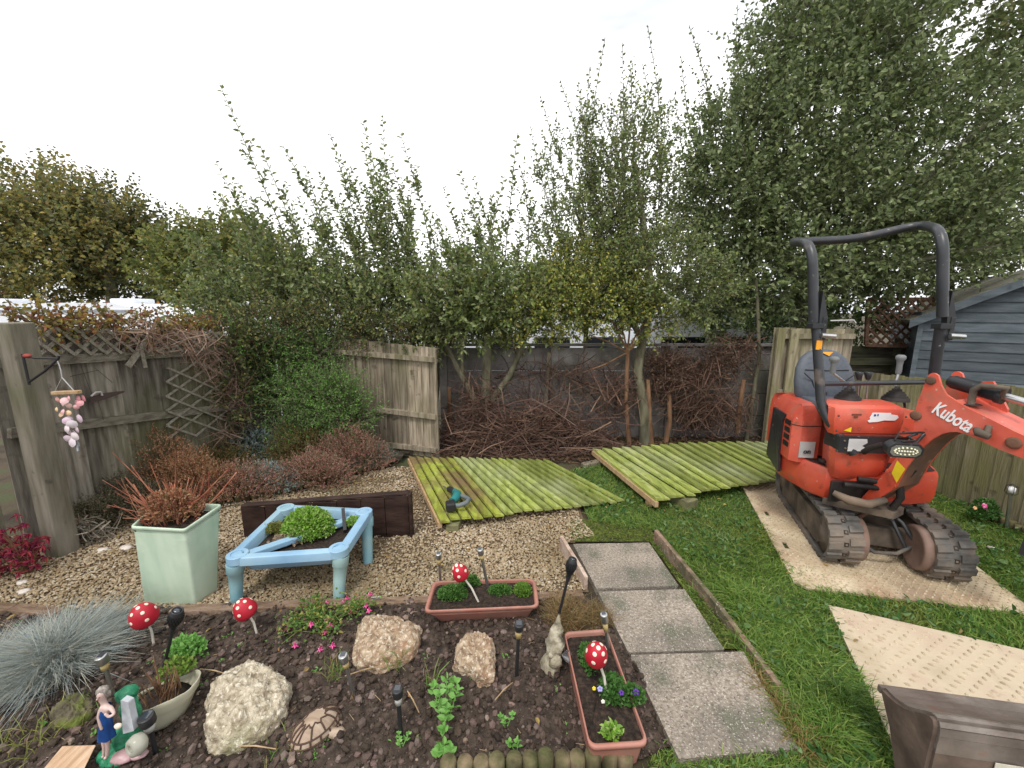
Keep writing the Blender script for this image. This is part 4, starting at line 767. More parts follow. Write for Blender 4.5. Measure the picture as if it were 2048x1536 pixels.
# boom
BD = Vector((.30, -.954, 0)).normalized(); BNn = Vector((-.954, -.30, 0)).normalized(); A0 = Vector((2.37, 2.52, 0)); BWd = -BNn * .235
out = [(1724, 1016), (1721, 998), (1771, 944), (1800, 905), (1828, 862), (1828, 829), (1837, 798), (1856, 751), (1861, 747), (1865, 746), (1870, 747), (1876, 751), (1882, 771), (1892, 789), (1909, 800), (1925, 810), (1939, 818), (1978, 837), (2025, 861), (2100, 895)]
low = [(2100, 938), (1994, 897), (1970, 885), (1947, 875), (1930, 868), (1915, 864), (1900, 864), (1884, 868), (1865, 878), (1847, 893), (1828, 915), (1811, 937), (1791, 975), (1751, 1001)]
O3 = [PL(x, y, A0, BNn) for x, y in out]; I3 = [PL(x, y, A0, BNn) for x, y in low]
pth = O3 + I3; b = MB(); b.prism(pth, -BNn * .016); b.build('boom_side_plate', m_red, ex, bevel=.004)
b = MB(); b.prism([p + BWd for p in pth], BNn * .016); b.build('boom_side_plate', m_red, ex, bevel=.004)
e0 = -BNn * .0165; e1 = BWd + BNn * .0165
def strip(P_, th, m, name):
    b = MB()
    for i in range(len(P_) - 1): b.add([P_[i] + e0, P_[i + 1] + e0, P_[i + 1] + e1, P_[i] + e1], [(0, 1, 2, 3)], False)
    return b.build(name, m, ex)
strip(I3[1:], 0, m_rust, 'boom_underside'); strip(O3[14:], 0, m_red, 'boom_top_plate'); strip(O3[0:7], 0, m_red, 'boom_back_plate')
b = MB(); b.lathe([(0, 0), (.05, 0), (.05, .24), (0, .24)], PL(2085, 914, A0, BNn) + BNn * .006, -BNn, 18); b.build('boom_end_pin', m_rust, ex)
for q, r_ in (((1862, 761), .024), ((1832, 831), .028), ((2028, 886), .03)): b = MB(); b.lathe([(0, 0), (r_, 0), (r_, .012), (r_ * .6, .014), (0, .016)], PL(q[0], q[1], A0, BNn) - BNn * .004, BNn, 16); b.build('pivot_pin', m_rust, ex)
pa = PL(1881, 836 - 12, A0, BNn); pb_ = PL(1940, 857, A0, BNn); dr = (pb_ - pa).normalized(); mid = (PL(1873, 815, A0, BNn) + PL(1941, 856, A0, BNn)) / 2
lg = text('Kubota', .102, mid + BNn * .003, dr, ZZ, m_white, 'boom_lettering', ex, sx=.62)
b = MB(); b.tube([PL(1958, 858, A0, BNn) + BNn * .02, PL(1968, 864, A0, BNn) + BNn * .045, PL(1989, 873, A0, BNn) + BNn * .04], [.016, .022, .016], 10); b.tube([PL(1978, 852, A0, BNn), PL(1980, 868, A0, BNn) + BNn * .03], .014, 8); b.build('hose_fitting', m_mudst, ex)
st_ = [PL(1795, 921, A0, BNn), PL(1811, 938, A0, BNn), PL(1794, 965, A0, BNn), PL(1784, 946, A0, BNn)]; b = MB(); b.prism([p + BNn * .002 for p in st_], BNn * .002); b.build('warning_sticker', m_yel, ex)
b = MB(); b.prism([PL(1776, 937, A0, BNn) + BNn * .002, PL(1793, 973, A0, BNn) + BNn * .002, PL(1786, 975, A0, BNn) + BNn * .002, PL(1772, 942, A0, BNn) + BNn * .002], BNn * .008); b.build('boom_rib', m_red, ex, bevel=.002)
# boom cylinder on top
c0 = PL(1868, 762, A0, BNn) + BWd * .5; c1 = PL(2010, 793, A0 + BWd * .5, BNn); c2 = c1 + (c1 - c0) * .45
b = MB(); b.tube([c0 + (c1 - c0) * .04, c0 + (c1 - c0) * .12, c1 - (c1 - c0) * .12, c1 - (c1 - c0) * .1, c1], [.028, .038, .040, .046, .046], 18); b.build('boom_cylinder', m_blk2, ex)
b = MB(); b.tube([c1, c2], .02, 14); b.build('cylinder_rod', m_steel, ex)
pt_ = PL(1929, 806, A0, BNn) + BWd * .25; b = MB(); b.tube([pt_ - ZZ * .02, pt_ + ZZ * .07, pt_ + ZZ * .10 + BD * .03, pt_ + ZZ * .10 + BD * .12, c1 - (c1 - c0) * .1 - ZZ * .03], .016, 10); b.build('hard_pipe', m_mudst, ex)
b = MB(); b.lathe([(0, 0), (.045, .0), (.045, .003), (0, .004)], pt_ - ZZ * .012, ZZ, 16); b.build('hose_port', m_dark, ex)
b = MB(); q_ = PL(1905, 806, A0, BNn) + BWd; q2 = PL(1965, 832, A0, BNn) + BWd; b.prism([q_, q2, q2 + ZZ * .02, q_ + ZZ * .12 + BD * .05, q_ + ZZ * .11], BNn * .02); b.build('cylinder_bracket', m_red, ex, bevel=.003)
# dipper arm beyond the boom end (mostly outside the frame)
e_ = PL(2110, 915, A0, BNn) + BWd * .5; b = MB(); b.prism([e_ + ZZ * .16 + BD * .02 + BNn * .06, e_ + ZZ * .14 + BD * .14 + BNn * .06, e_ - ZZ * .55 + BD * .02 + BNn * .06, e_ - ZZ * .55 - BD * .06 + BNn * .06, e_ - BD * .03 + BNn * .06], -BNn * .12); b.build('dipper_arm', m_blk2, ex, bevel=.006)
# work lamp
wl = PL(1800, 893, A0 + BNn * .14, BNn); wx = Vector((.97, -.22, 0)).normalized(); wn = Vector((-.22, -.95, -.22)).normalized(); wz = wx.cross(wn).normalized(); wz = wz if wz.z > 0 else -wz
def oct_(cx, w_, h_, c_): return [cx + wx * a + wz * b2 for a, b2 in [(-w_ + c_, -h_), (w_ - c_, -h_), (w_, -h_ + c_), (w_, h_ - c_), (w_ - c_, h_), (-w_ + c_, h_), (-w_, h_ - c_), (-w_, -h_ + c_)]]
b = MB(); b.prism(oct_(wl, .088, .046, .026), wn * .05); lamp = b.build('work_lamp', m_blk2, ex, bevel=.008)
b = MB(); b.prism(oct_(wl + wn * .05, .074, .034, .02), wn * .004); b.build('lamp_lens', flat('lamp_lens', (.18, .18, .16), .15, spec=.8), lamp)
b = MB()
for k in range(16):
    a = k * math.pi / 8; b.ball(wl + wn * .055 + wx * math.cos(a) * .055 + wz * math.sin(a) * .022, .006, 4)
for k in range(6): b.ball(wl + wn * .055 + wx * (k - 2.5) * .014, .006, 4)
b.build('lamp_leds', flat('led_yellow', (.8, .78, .55), .2, spec=.9), lamp)
b = MB(); b.tube([wl - wx * .05 + wz * .05 + wn * .02, wl - wx * .03 + wz * .085 + wn * .0, wl + wx * .07 + wz * .10, wl + wx * .11 + wz * .085 - wn * .03], .006, 6); b.tube([wl - wx * .02 + wz * .05 + wn * .03, wl + wx * .04 + wz * .06 + wn * .03], .006, 6); b.tube([wl - wx * .08 - wn * .01, wl - wx * .11 - wz * .06 - wn * .06, wl - wx * .11 - wz * .11 - wn * .1], .018, 8); b.build('lamp_bracket', m_dark, lamp)
b = MB(); b.tube([PL(1838, 866, A0, BNn) + BNn * .02, PL(1830, 872, A0, BNn) + BNn * .06, PL(1843, 884, A0, BNn) + BNn * .05, PL(1848, 868, A0, BNn)], .010, 8); b.build('lamp_cable', m_blk2, lamp)
# ================================================================ RUSTY BUCKET on the near mat
m_bk = mat('worn_bucket_steel', [(.16, .135, .115), (.24, .205, .18), (.33, .29, .26)], scale=7, rough=.45, metal=.4, bump=.25, bscale=50, patch=[((.28, .11, .06), 7, .62, .05, .7), ((.07, .035, .022), 3, .55, .1, .6)])
m_bkd = mat('rusty_brown_steel', [(.065, .045, .036), (.12, .085, .066), (.18, .13, .10)], scale=8, rough=.8, bump=.4)
KU = Vector((.985, -.17, 0)); KV = Vector((.17, .985, 0)); KA = Vector((1.42, 1.35, 0)); K = lambda s_, z, u=0: KA + KV * s_ + KU * u + ZZ * z
bk = thing('digger_bucket', 'wide rusty steel excavator bucket resting on the near cream mat', 'bucket', tuple(K(-.15, 0)))
shell = [(-.03, .285), (-.07, .290), (-.107, .301), (-.145, .32), (-.177, .345), (-.21, .375), (-.233, .392), (-.246, .392), (-.253, .378), (-.255, .35), (-.253, .30)]
back = [(-.253, .30), (-.252, .2), (-.25, .10), (-.235, .055), (-.21, .035)]
Lk = .78
def shellm(P_, th, m, name):
    b = MB()
    for i in range(len(P_) - 1):
        (s0, z0), (s1, z1) = P_[i], P_[i + 1]; d = Vector((s1 - s0, z1 - z0)).normalized(); nx_, nz_ = d.y * th, -d.x * th
        b.hexa([K(s0, z0), K(s1, z1), K(s1, z1, Lk), K(s0, z0, Lk)], [K(s0 + nx_, z0 + nz_), K(s1 + nx_, z1 + nz_), K(s1 + nx_, z1 + nz_, Lk), K(s0 + nx_, z0 + nz_, Lk)])
    return b.build(name, m, bk)
shellm(shell, .01, m_bk, 'shell'); shellm(back, .01, m_bkd, 'back_plate')
sp_ = [(s_ + .0, z) for s_, z in shell + back[1:]] + [(-.17, .032), (-.10, .19)]
for u in (-.012, Lk): b = MB(); b.prism([K(s_, z, u) for s_, z in sp_], KU * .012); b.build('side_plate', m_bkd, bk, bevel=.003)
b = MB(); b.hexa([K(-.034, .265, -.014), K(-.034, .265, Lk + .01), K(-.018, .265, Lk + .01), K(-.018, .265, -.014)], [K(-.036, .296, -.014), K(-.036, .296, Lk + .01), K(-.018, .292, Lk + .01), K(-.018, .292, -.014)]); b.build('cutting_edge', m_bk, bk, bevel=.002)
b = MB(); b.bar(K(-.256, .295, -.0), K(-.256, .295, Lk), .014, .02); b.build('weld_seam', m_bk, bk)
b = MB(); b.prism([K(-.268, .225, .16), K(-.268, .225, .235), K(-.268, .29, .235), K(-.268, .29, .16)], KV * -.002); b.build('white_label', flat('dirty_label', (.55, .52, .42), .6), bk)
for u in (.30, .42): b = MB(); b.prism([K(-.26, .36, u), K(-.26, .05, u), K(-.38, .08, u), K(-.40, .16, u), K(-.34, .30, u)], KU * .016); b.build('mounting_ear', m_bkd, bk, bevel=.003)
# ================================================================ GARDEN OBJECTS ON THE GRAVEL
m_bin = mat('algae_green_plastic', [(.40, .52, .40), (.50, .62, .48), (.58, .68, .54)], scale=3, stretch=(3, 3, .6), rough=.5, bump=.05, patch=[((.20, .32, .20), 2.2, .56, .1, .5), ((.68, .74, .62), 5, .62, .06, .5)])
m_bluep = mat('faded_blue_plastic', [(.20, .35, .50), (.25, .41, .56), (.33, .48, .61)], scale=4, rough=.42, bump=.03, patch=[((.30, .44, .46), 2.5, .58, .1, .6)])
m_blueleg = mat('weathered_blue_plastic', [(.17, .35, .42), (.24, .43, .49), (.32, .50, .54)], scale=6, stretch=(1, 1, .5), rough=.5, bump=.04, patch=[((.33, .42, .36), 3, .55, .1, .6)])
m_wetsoil = mat('potting_soil', [(.012, .008, .006), (.03, .02, .014), (.06, .04, .028)], scale=60, rough=.9, bump=.9, bscale=120)
m_terra = mat('terracotta_plastic', [(.30, .13, .10), (.38, .17, .13), (.44, .22, .17)], scale=5, rough=.5, bump=.05, patch=[((.22, .12, .09), 6, .6, .08, .5)])
def rrect(pts, r=.03, k=5):
    out = []; n = len(pts)
    for i in range(n):
        a, b_, c = pts[i - 1], pts[i], pts[(i + 1) % n]; p = b_ + (a - b_).normalized() * r; q = b_ + (c - b_).normalized() * r
        for j in range(k + 1): t = j / k; out.append(p.lerp(b_, t).lerp(b_.lerp(q, t), t))
    return out
def scl(P_, f, dz=0):
    c = sum(P_, Vector()) / len(P_); return [c + (p - c) * f + Vector((0, 0, dz)) for p in P_]
def insr(P_, d, dz=0):
    c = sum(P_, Vector()) / len(P_); return [p + (c - p).normalized() * d + Vector((0, 0, dz)) for p in P_]
def pot(name, label, cat, rim, base, m, lip=.018, lh=.02, depth=.06, rr=.03, soil=True, group=None):
    r_ = thing(name, label, cat, tuple(sum(base, Vector()) / len(base)), group)
    RI = rrect(rim, rr); BA = rrect(base, rr * .8)
    o = loft([BA, [a.lerp(b_, .93) for a, b_ in zip(BA, RI)]], 'base').build('body', m, r_)
    R2 = insr(RI, -lip); rings = [insr(RI, -lip * .3, -lh), insr(RI, -lip, -lh), insr(RI, -lip * 1.05, -lh * .3), insr(RI, -lip * .8), insr(RI, lip * .4), insr(RI, lip * .7, -lh * .4), insr(RI, lip, -depth)]
    loft(rings, False).build('rim', m, r_)
    if soil:
        S_ = insr(RI, lip * .95, -depth * .55); c = sum(S_, Vector()) / len(S_); b = MB(); rg_ = [S_, [c.lerp(p, .75) + ZZ * random.uniform(-.002, .010) for p in S_], [c.lerp(p, .4) + ZZ * random.uniform(-.002, .014) for p in S_], [c + ZZ * .006] * len(S_)]
        n = len(S_); b.add([p for q in rg_ for p in q], [(i * n + k, i * n + (k + 1) % n, (i + 1) * n + (k + 1) % n, (i + 1) * n + k) for i in range(3) for k in range(n)], True); b.build('soil', m_wetsoil, r_)
    return r_
# green bin planter
zb = .52
rim = [G(264, 1052, zb), G(369, 1058, zb), G(441, 1009, zb), G(318, 1003, zb)]; base = [G(287, 1209), G(392, 1213), G(437, 1183), G(335, 1180)]
pot('bin_planter', 'tall pale green plastic bin used as a planter', 'planter', rim, base, m_bin, lip=.008, lh=.02, depth=.08, rr=.02)
# blue sand table
ft = [G(445, 1119, .31), G(690, 1103, .31), G(746, 1017, .31), G(564, 1008, .31)]; tb = thing('play_table', 'faded blue plastic sand table planted with bright green plants', 'play table', (ft[0].x, ft[0].y, 0))
ft_out = rrect(ft, .09, 7); inn = [p for p in ft_out]; c = sum(ft, Vector()) / 4
wi = .040
ro = ft_out; r1 = insr(ro, wi); fr_r = [insr(ro, .012, -.05), insr(ro, 0, -.05), insr(ro, 0, -.012), insr(ro, .003, -.004), insr(ro, .010, 0), insr(ro, wi + .02, 0), insr(ro, wi + .026, -.005), insr(ro, wi + .045, -.085)]
sharp(loft(fr_r, False).build('table_rim', m_bluep, tb), 35)
loft([insr(ro, wi + .07, -.125), insr(ro, wi + .05, -.12), insr(ro, wi + .02, -.045)], 'base').build('basin', m_bluep, tb)
u_ = (ft[2] - ft[0]).normalized(); b = MB(); b.bar(ft[0].lerp(ft[2], .13) - ZZ * .025, ft[0].lerp(ft[2], .86) - ZZ * .025, .055, .035); b.build('divider', m_bluep, tb, bevel=.006)
for i, cn in enumerate(ft):
    q = cn.lerp(c, .155); b = MB(); b.lathe([(0, -.04), (.058, -.04), (.058, .002), (.055, .005), (.035, .005), (.032, -.012), (0, -.014)], q - ZZ * .001, ZZ, 22, sx=1); sharp(b.build('corner_boss', m_bluep, tb), 40)
    b = MB(); b.lathe([(0, .0), (.024, .0), (.024, .0012), (0, .0012)], q - ZZ * .004, ZZ, 18); b.build('cup_hole', m_dark, tb)
for (x, y), i in (((474, 1206), 0), ((677, 1203), 1), ((736, 1128), 2), ((585, 1110), 3)):
    q = G(x, y); top = ft[i].lerp(c, .12) - ZZ * .05; b = MB(); b.tube([q, q.lerp(top, .5), q.lerp(top, .78), q.lerp(top, .8), top], [.031, .036, .039, .046, .048], 16); b.build('leg', m_blueleg, tb)
b = MB(); Si = insr(ro, wi + .012, -.06); b.add(Si, [tuple(range(len(Si)))]); b.build('soil', m_wetsoil, tb)
b = MB(); b.bar(G(690, 1062, .27), G(686, 1018, .34), .022, .022); tag(b.build('black_stake', m_blackp, None, tuple(G(690, 1062, .27)), bevel=.002), 'short black plastic bar standing in the blue sand table', 'stake')
# dark brown board behind
m_brn = mat('dark_brown_stain', [(.018, .009, .007), (.035, .018, .014), (.05, .028, .022)], scale=6, stretch=(1, 1, 3), rough=.6, bump=.3, spec=.3)
p0, p1 = Vector((-2.02, 2.83, 0)), Vector((-.775, 2.86, 0)); dv = (p1 - p0).normalized(); bx = thing('wooden_trough', 'low dark brown stained board box behind the blue sand table', 'box', tuple(p0)); L0 = (p1 - p0).length
for k in range(7): b = MB(); a, c_ = p0 + dv * L0 * k / 7, p0 + dv * (L0 * (k + 1) / 7 - .004); hh = .25 + .09 * (k + .5) / 7; b.bar((a + c_) / 2 - dv * 0, (a + c_) / 2 + ZZ * hh, (c_ - a).length, .02, Vector((dv.y, -dv.x, 0))); b.build('plank', m_brn, bx, bevel=.003)
b = MB(); b.bar(p0 + ZZ * .262 + Vector((0, .02, 0)), p1 + ZZ * .352 + Vector((0, .02, 0)), .06, .016); b.build('top_strip', m_brn, bx, bevel=.003)
b = MB(); b.bar(p1 + dv * .012, p1 + dv * .012 + ZZ * .36, .02, .06, Vector((dv.y, -dv.x, 0))); b.build('end_post', m_brn, bx, bevel=.003)
# ================================================================ TROUGH PLANTERS
za = .15
rimA = [G(852, 1221, za), G(1074, 1211, za), G(1067, 1158, za), G(870, 1163, za)]; baseA = [G(876, 1243, .03), G(1058, 1236, .03), G(1052, 1190, .03), G(886, 1196, .03)]
pot('trough_planter', 'long terracotta plastic trough across the back of the bed', 'planter', rimA, baseA, m_terra, lip=.012, lh=.018, depth=.035, rr=.035, group='terracotta troughs')
zB = .17
rimB = [G(1180, 1490, zB), G(1294, 1482, zB), G(1213, 1260, zB), G(1130, 1266, zB)]; baseB = [p.lerp(sum(rimB, Vector()) / 4, .12) * 1 - ZZ * .14 for p in rimB]
pot('trough_planter', 'terracotta plastic trough running along the paving slabs with violas', 'planter', rimB, baseB, m_terra, lip=.010, lh=.018, depth=.035, rr=.03, group='terracotta troughs')
# ---------------------------------------------------------------- mushrooms
m_cap = flat('red_mushroom_paint', (.42, .014, .03), .5, var=.15, spec=.4); m_dot = flat('cream_dots', (.80, .68, .55), .5); m_stem = flat('mushroom_stem', (.62, .58, .5), .6)
def mushroom(cap, base, r, h, tilt, label, bendx=.01):
    r_ = thing('mushroom_ornament', label, 'mushroom ornament', tuple(base), 'red spotted mushroom stakes'); ax = Vector(tilt).normalized(); x, y, _ = frame(ax)
    prof = [(0, -.004), (r * .72, -.006), (r * .95, -.012), (r, -.004), (r * 1.0, h * .12), (r * .95, h * .33), (r * .84, h * .55), (r * .66, h * .76), (r * .4, h * .92), (r * .18, h * .985), (0, h)]
    b = MB(); b.lathe(prof, cap, ax, 24); b.mi = 1
    for ti, kk, ph in ((.34, 5, .2), (.80, 4, .75), (1.25, 1, .1)):
        for k in range(kk):
            a = ph + 2 * math.pi * k / kk; zz = h * math.sin(ti * 1.25); rr_ = float(np.interp(zz, [q_[1] for q_ in prof[3:]], [q_[0] for q_ in prof[3:]])); c_ = Vector(cap) + (x * math.cos(a) + y * math.sin(a)) * rr_ + ax * zz
            n = ((x * math.cos(a) + y * math.sin(a)) * math.cos(ti * 1.32) / r + ax * math.sin(ti * 1.32) / h).normalized(); b.lathe([(0, -.004), (.0085, -.004), (.0085, .0003), (.007, .0008), (0, .001)], c_ + n * .0005, n, 12)
    b.build('cap', [m_cap, m_dot], r_)
    b = MB(); mid = Vector(cap).lerp(Vector(base), .5) + Vector((bendx, 0, 0)); b.tube([Vector(base) - ZZ * .03, base, mid, Vector(cap) + ax * .01], [.0055, .0055, .0055, .005], 8); b.build('stem', m_stem, r_); return r_
def stk(bx_, by_, z, tx, ty, dy=0): q = G(bx_, by_, z); return q, Y(tx, ty, q.y + dy)
q, t = stk(308, 1290, .03, 290, 1234); mushroom(t, q, .059, .088, (.12, -.45, 1), 'red mushroom stake between the blue grass and the black torch light')
q, t = stk(514, 1268, .03, 493, 1222); mushroom(t, q, .052, .080, (-.25, -.35, 1), 'red mushroom stake in front of the blue table, leaning left')
q, t = stk(957, 1204, .13, 922, 1148); mushroom(t, q, .043, .074, (-.3, -.35, 1), 'smallest red mushroom standing in the back trough planter')
q, t = stk(1214, 1392, .15, 1192, 1312); mushroom(t, q, .045, .078, (.0, -.5, 1), 'red mushroom standing in the trough beside the slabs')
# ---------------------------------------------------------------- solar stake lights
m_ss = flat('brushed_steel', (.45, .45, .44), .3, .9, var=.15); m_dif = mat('amber_diffuser', [(.48, .36, .14), (.6, .48, .24)], scale=30, rough=.3, bump=0, trans=.2); m_cell = flat('solar_cell', (.03, .035, .045), .12, spec=.9); m_clr = flat('frosted_diffuser', (.45, .45, .42), .3)
def solar(bx_, by_, z, tx, ty, label, mb, md, r, hh=.035, dh=.035, dy=0, sq=True):
    q, t = stk(bx_, by_, z, tx, ty, dy); ax = (t - q).normalized(); r_ = thing('solar_light', label, 'solar light', tuple(q), 'solar stake lights in the garden')
    b = MB(); b.tube([q - ax * .02, t - ax * (hh + dh)], .0085, 10); b.build('stake', mb, r_)
    b = MB(); b.lathe([(0, 0), (r * .68, 0), (r * .72, dh), (0, dh)], t - ax * (hh + dh), ax, 16); b.build('diffuser', md, r_)
    tl_ = (ax + Vector((0, -.12, 0))).normalized(); b = MB(); b.lathe([(0, 0), (r * .95, 0), (r, .004), (r, hh - .004), (r * .96, hh), (r * .8, hh + .0005), (0, hh + .0005)], t - ax * hh, tl_, 20); cp = b.build('cap', mb, r_)
    x, y, _ = frame(tl_); b = MB(); b.box(t + tl_ * .0015, (r * 1.1, r * 1.1, .002), (x, y, tl_)); b.build('solar_panel', m_cell, cp)
solar(881, 1164, .10, 877, 1106, 'silver solar light standing left in the back trough planter', m_ss, m_dif, .018)
solar(976, 1176, .12, 960, 1097, 'silver solar light standing behind the small mushroom in the back trough', m_ss, m_dif, .018)
solar(1033, 1350, .03, 1038, 1246, 'black solar light between the small rock and the stone ornament', m_blackp, m_dif, .022, .032, .04)
solar(707, 1388, .03, 686, 1308, 'steel solar light between two big rocks, tilted with dark round top', m_ss, m_dif, .020, .036, .03)
solar(802, 1472, .03, 795, 1376, 'black solar light with clear diffuser beside the mint plant', m_blackp, m_clr, .020, .036, .034)
solar(225, 1382, .04, 203, 1310, 'steel solar light in front of the blue grass clump', m_ss, m_dif, .022, .038, .032)
solar(1218, 1300, .14, 1207, 1226, 'silver solar light at the back end of the slab side trough', m_ss, m_dif, .017, .045, .05)
solar(314, 1512, .03, 293, 1430, 'dark capped solar light right behind the fairy figurine', m_blackp, m_clr, .026, .036, .03)
# ---------------------------------------------------------------- flame torches
def torch(bx_, by_, z, tx, ty, r, h, label, dy=0):
    q, t = stk(bx_, by_, z, tx, ty, dy); ax = (t - q).normalized(); r_ = thing('torch_light', label, 'torch light', tuple(q), 'black flame torch lights'); hb_ = t - ax * h
    b = MB(); b.tube([q - ax * .02, hb_ - ax * .05, hb_ - ax * .02, hb_], [.007, .007, .009, .013], 10); b.build('stake', m_blackp, r_)
    b = MB(); prof = [(.008, 0), (.013, .02 * h / .12), (r * .75, h * .33), (r * .98, h * .52), (r, h * .66), (r * .88, h * .8)]; n = 18; x, y, _ = frame(ax)
    for k in range(n):                       # diagonal lattice cage
        for sg in (1, -1): b.tube([hb_ + ax * zz + (x * math.cos(2 * math.pi * k / n + sg * .22 * i) + y * math.sin(2 * math.pi * k / n + sg * .22 * i)) * rr_ for i, (rr_, zz) in enumerate(prof)], .0016, 4)
    b.build('lattice_cage', m_blackp, r_)
    b = MB(); b.lathe([(0, h * .02), (.007, h * .02), (r * .62, h * .35), (r * .85, h * .55), (r * .86, h * .68), (r * .7, h * .8), (0, h * .8)], hb_, ax, 18); b.build('inner_diffuser', m_dark, r_)
    b = MB(); b.lathe([(r * .9, h * .78), (r * .93, h * .8), (r * .8, h * .86), (r * .76, h * .98), (r * .7, h), (r * .62, h), (r * .6, h * .99), (0, h * .99)], hb_, ax, 22); cp = b.build('cap', m_blackp, r_)
    b = MB(); b.lathe([(0, h), (r * .5, h), (r * .5, h + .001), (0, h + .001)], hb_, ax, 18); b.build('solar_panel', m_cell, cp)
torch(325, 1345, .10, 355, 1220, .029, .105, 'larger black torch light standing in the broken pale pot', -.03)
torch(1117, 1232, .17, 1146, 1117, .027, .10, 'black torch light stuck behind the pointed stone ornament')
# ---------------------------------------------------------------- rocks
m_rock = mat('coral_limestone', [(.24, .19, .13), (.44, .38, .28), (.60, .53, .41)], scale=38, rough=.95, bump=1.0, bscale=110, patch=[((.22, .16, .11), 10, .60, .05, .7), ((.25, .27, .12), 3, .62, .08, .5), ((.74, .69, .58), 60, .60, .04, .7)])
m_rock2 = mat('tan_limestone', [(.20, .13, .08), (.37, .27, .18), (.54, .44, .32)], scale=38, rough=.95, bump=1.0, bscale=110, patch=[((.30, .17, .10), 8, .57, .06, .7), ((.7, .64, .53), 70, .60, .04, .7)])
def rock(poly, zt, h, m, label, seed, name='rock'):
    pts = [G(x, y, zt) for x, y in poly]; c = sum(pts, Vector()) / len(pts); N = 120; nl = 34; base_ = []
    ang = [math.atan2(p.y - c.y, p.x - c.x) for p in pts]; rad = [(p - c).length for p in pts]; o = sorted(range(len(pts)), key=lambda i: ang[i]); ang = [ang[i] for i in o]; rad = [rad[i] for i in o]; b = MB(); V = []
    for i in range(nl + 1):
        t = i / nl; zf = math.sin(t * math.pi * .5) if t < 1 else 1
        fr2 = [(.96, 0), (1.02, .2), (1.0, .45), (.9, .72), (.7, .9), (.4, .98), (0, 1.0)]; s_ = t * (len(fr2) - 1); k = min(int(s_), len(fr2) - 2); fq = s_ - k; fr_1 = fr2[k][0] * (1 - fq) + fr2[k + 1][0] * fq; zz = fr2[k][1] * (1 - fq) + fr2[k + 1][1] * fq
        for j in range(N):
            a = -math.pi + 2 * math.pi * j / N; rr_ = float(np.interp(a, ang, rad, period=2 * math.pi)); p = Vector((c.x + math.cos(a) * rr_ * fr_1, c.y + math.sin(a) * rr_ * fr_1, zz * h)); w_ = mnoise.fractal(p * 12 + Vector((seed, 0, 0)), 1, 2, 5) * .022 + mnoise.noise(p * 90 + Vector((seed, 3, 0))) * .007 + mnoise.noise(p * 170) * .004 - abs(mnoise.noise(p * 34)) * .018
            d = Vector((math.cos(a) * (.9 - .7 * zz), math.sin(a) * (.9 - .7 * zz), .3 + zz)); V.append(p + d * w_)
    b.add(V, [(i * N + k, i * N + (k + 1) % N, (i + 1) * N + (k + 1) % N, (i + 1) * N + k) for i in range(nl) for k in range(N)], True); return tag(b.build(name, m, None, (c.x, c.y, 0)), label, 'rock')
rock([(412, 1480), (418, 1440), (455, 1350), (500, 1335), (540, 1350), (582, 1385), (565, 1430), (520, 1475), (470, 1500)], .05, .14, m_rock, 'largest pale coral textured rock behind the tortoise ornament', 1)
rock([(708, 1325), (715, 1290), (722, 1245), (765, 1238), (815, 1250), (843, 1262), (835, 1300), (790, 1325), (735, 1338)], .05, .12, m_rock2, 'broad tan coral rock next to the pink flowering plant', 2)
rock([(905, 1330), (920, 1290), (950, 1278), (975, 1285), (990, 1330), (985, 1358), (940, 1350)], .05, .12, m_rock2, 'smallest of the three pale rocks beneath the back trough', 3)
m_mossr = mat('mossy_stone', [(.07, .06, .04), (.13, .11, .07), (.2, .17, .12)], scale=16, rough=.95, bump=1, bscale=60, patch=[((.11, .14, .02), 9, .53, .06, .85)])
rock([(102, 1452), (112, 1420), (140, 1402), (180, 1405), (186, 1430), (150, 1460)], .03, .09, m_mossr, 'dark rock with yellow green moss beside the fairy figurine', 4)
rock([(585, 1398), (600, 1390), (612, 1396), (605, 1404)], .03, .02, m_mossr, 'small brown stone at the tail end of the tortoise', 5)
# ---------------------------------------------------------------- tortoise ornament
m_tor = mat('carved_light_wood', [(.22, .15, .10), (.34, .25, .18), (.44, .35, .27)], scale=8, stretch=(1, 5, 1), rough=.6, bump=.2, patch=[((.12, .07, .045), 7, .62, .06, .5)])
m_grv = flat('dark_groove', (.07, .038, .024), .8); tc_ = G(632, 1462, .03); tx_ = Vector((.72, -.69, 0)).normalized(); tx_ = Vector((.80, .60, 0)).normalized() if False else Vector((.62, .78, 0)).normalized(); ty_ = Vector((tx_.y, -tx_.x, 0))
to = thing('tortoise_ornament', 'carved wooden tortoise with grooved shell at the front of the soil bed', 'tortoise ornament', (tc_.x, tc_.y, 0)); TL, TWd, TH = .098, .066, .075
sp3 = lambda th_, ph: tc_ + tx_ * (TL * math.sin(th_) * math.cos(ph)) + ty_ * (TWd * math.sin(th_) * math.sin(ph)) + ZZ * (TH * math.cos(th_))
b = MB(); V = [sp3(math.pi * .56 * i / 12, 2 * math.pi * k / 32) for i in range(13) for k in range(32)]; b.add(V, [(i * 32 + k, (i + 1) * 32 + k, (i + 1) * 32 + (k + 1) % 32, i * 32 + (k + 1) % 32) for i in range(12) for k in range(32)], True); shl = b.build('shell', m_tor, to)
b = MB(); G_ = lambda P_: b.tube([tc_ + (p - tc_) * 1.008 for p in P_], .0035, 6)
def path(a, c, n=9): return [sp3(a[0] + (c[0] - a[0]) * i / n, a[1] + (c[1] - a[1]) * i / n) for i in range(n + 1)]
for ph in (R(15), R(165), R(195), R(345)): G_(path((.42, ph), (1.12, ph + (.12 if math.sin(ph) > 0 else -.12)), 8))
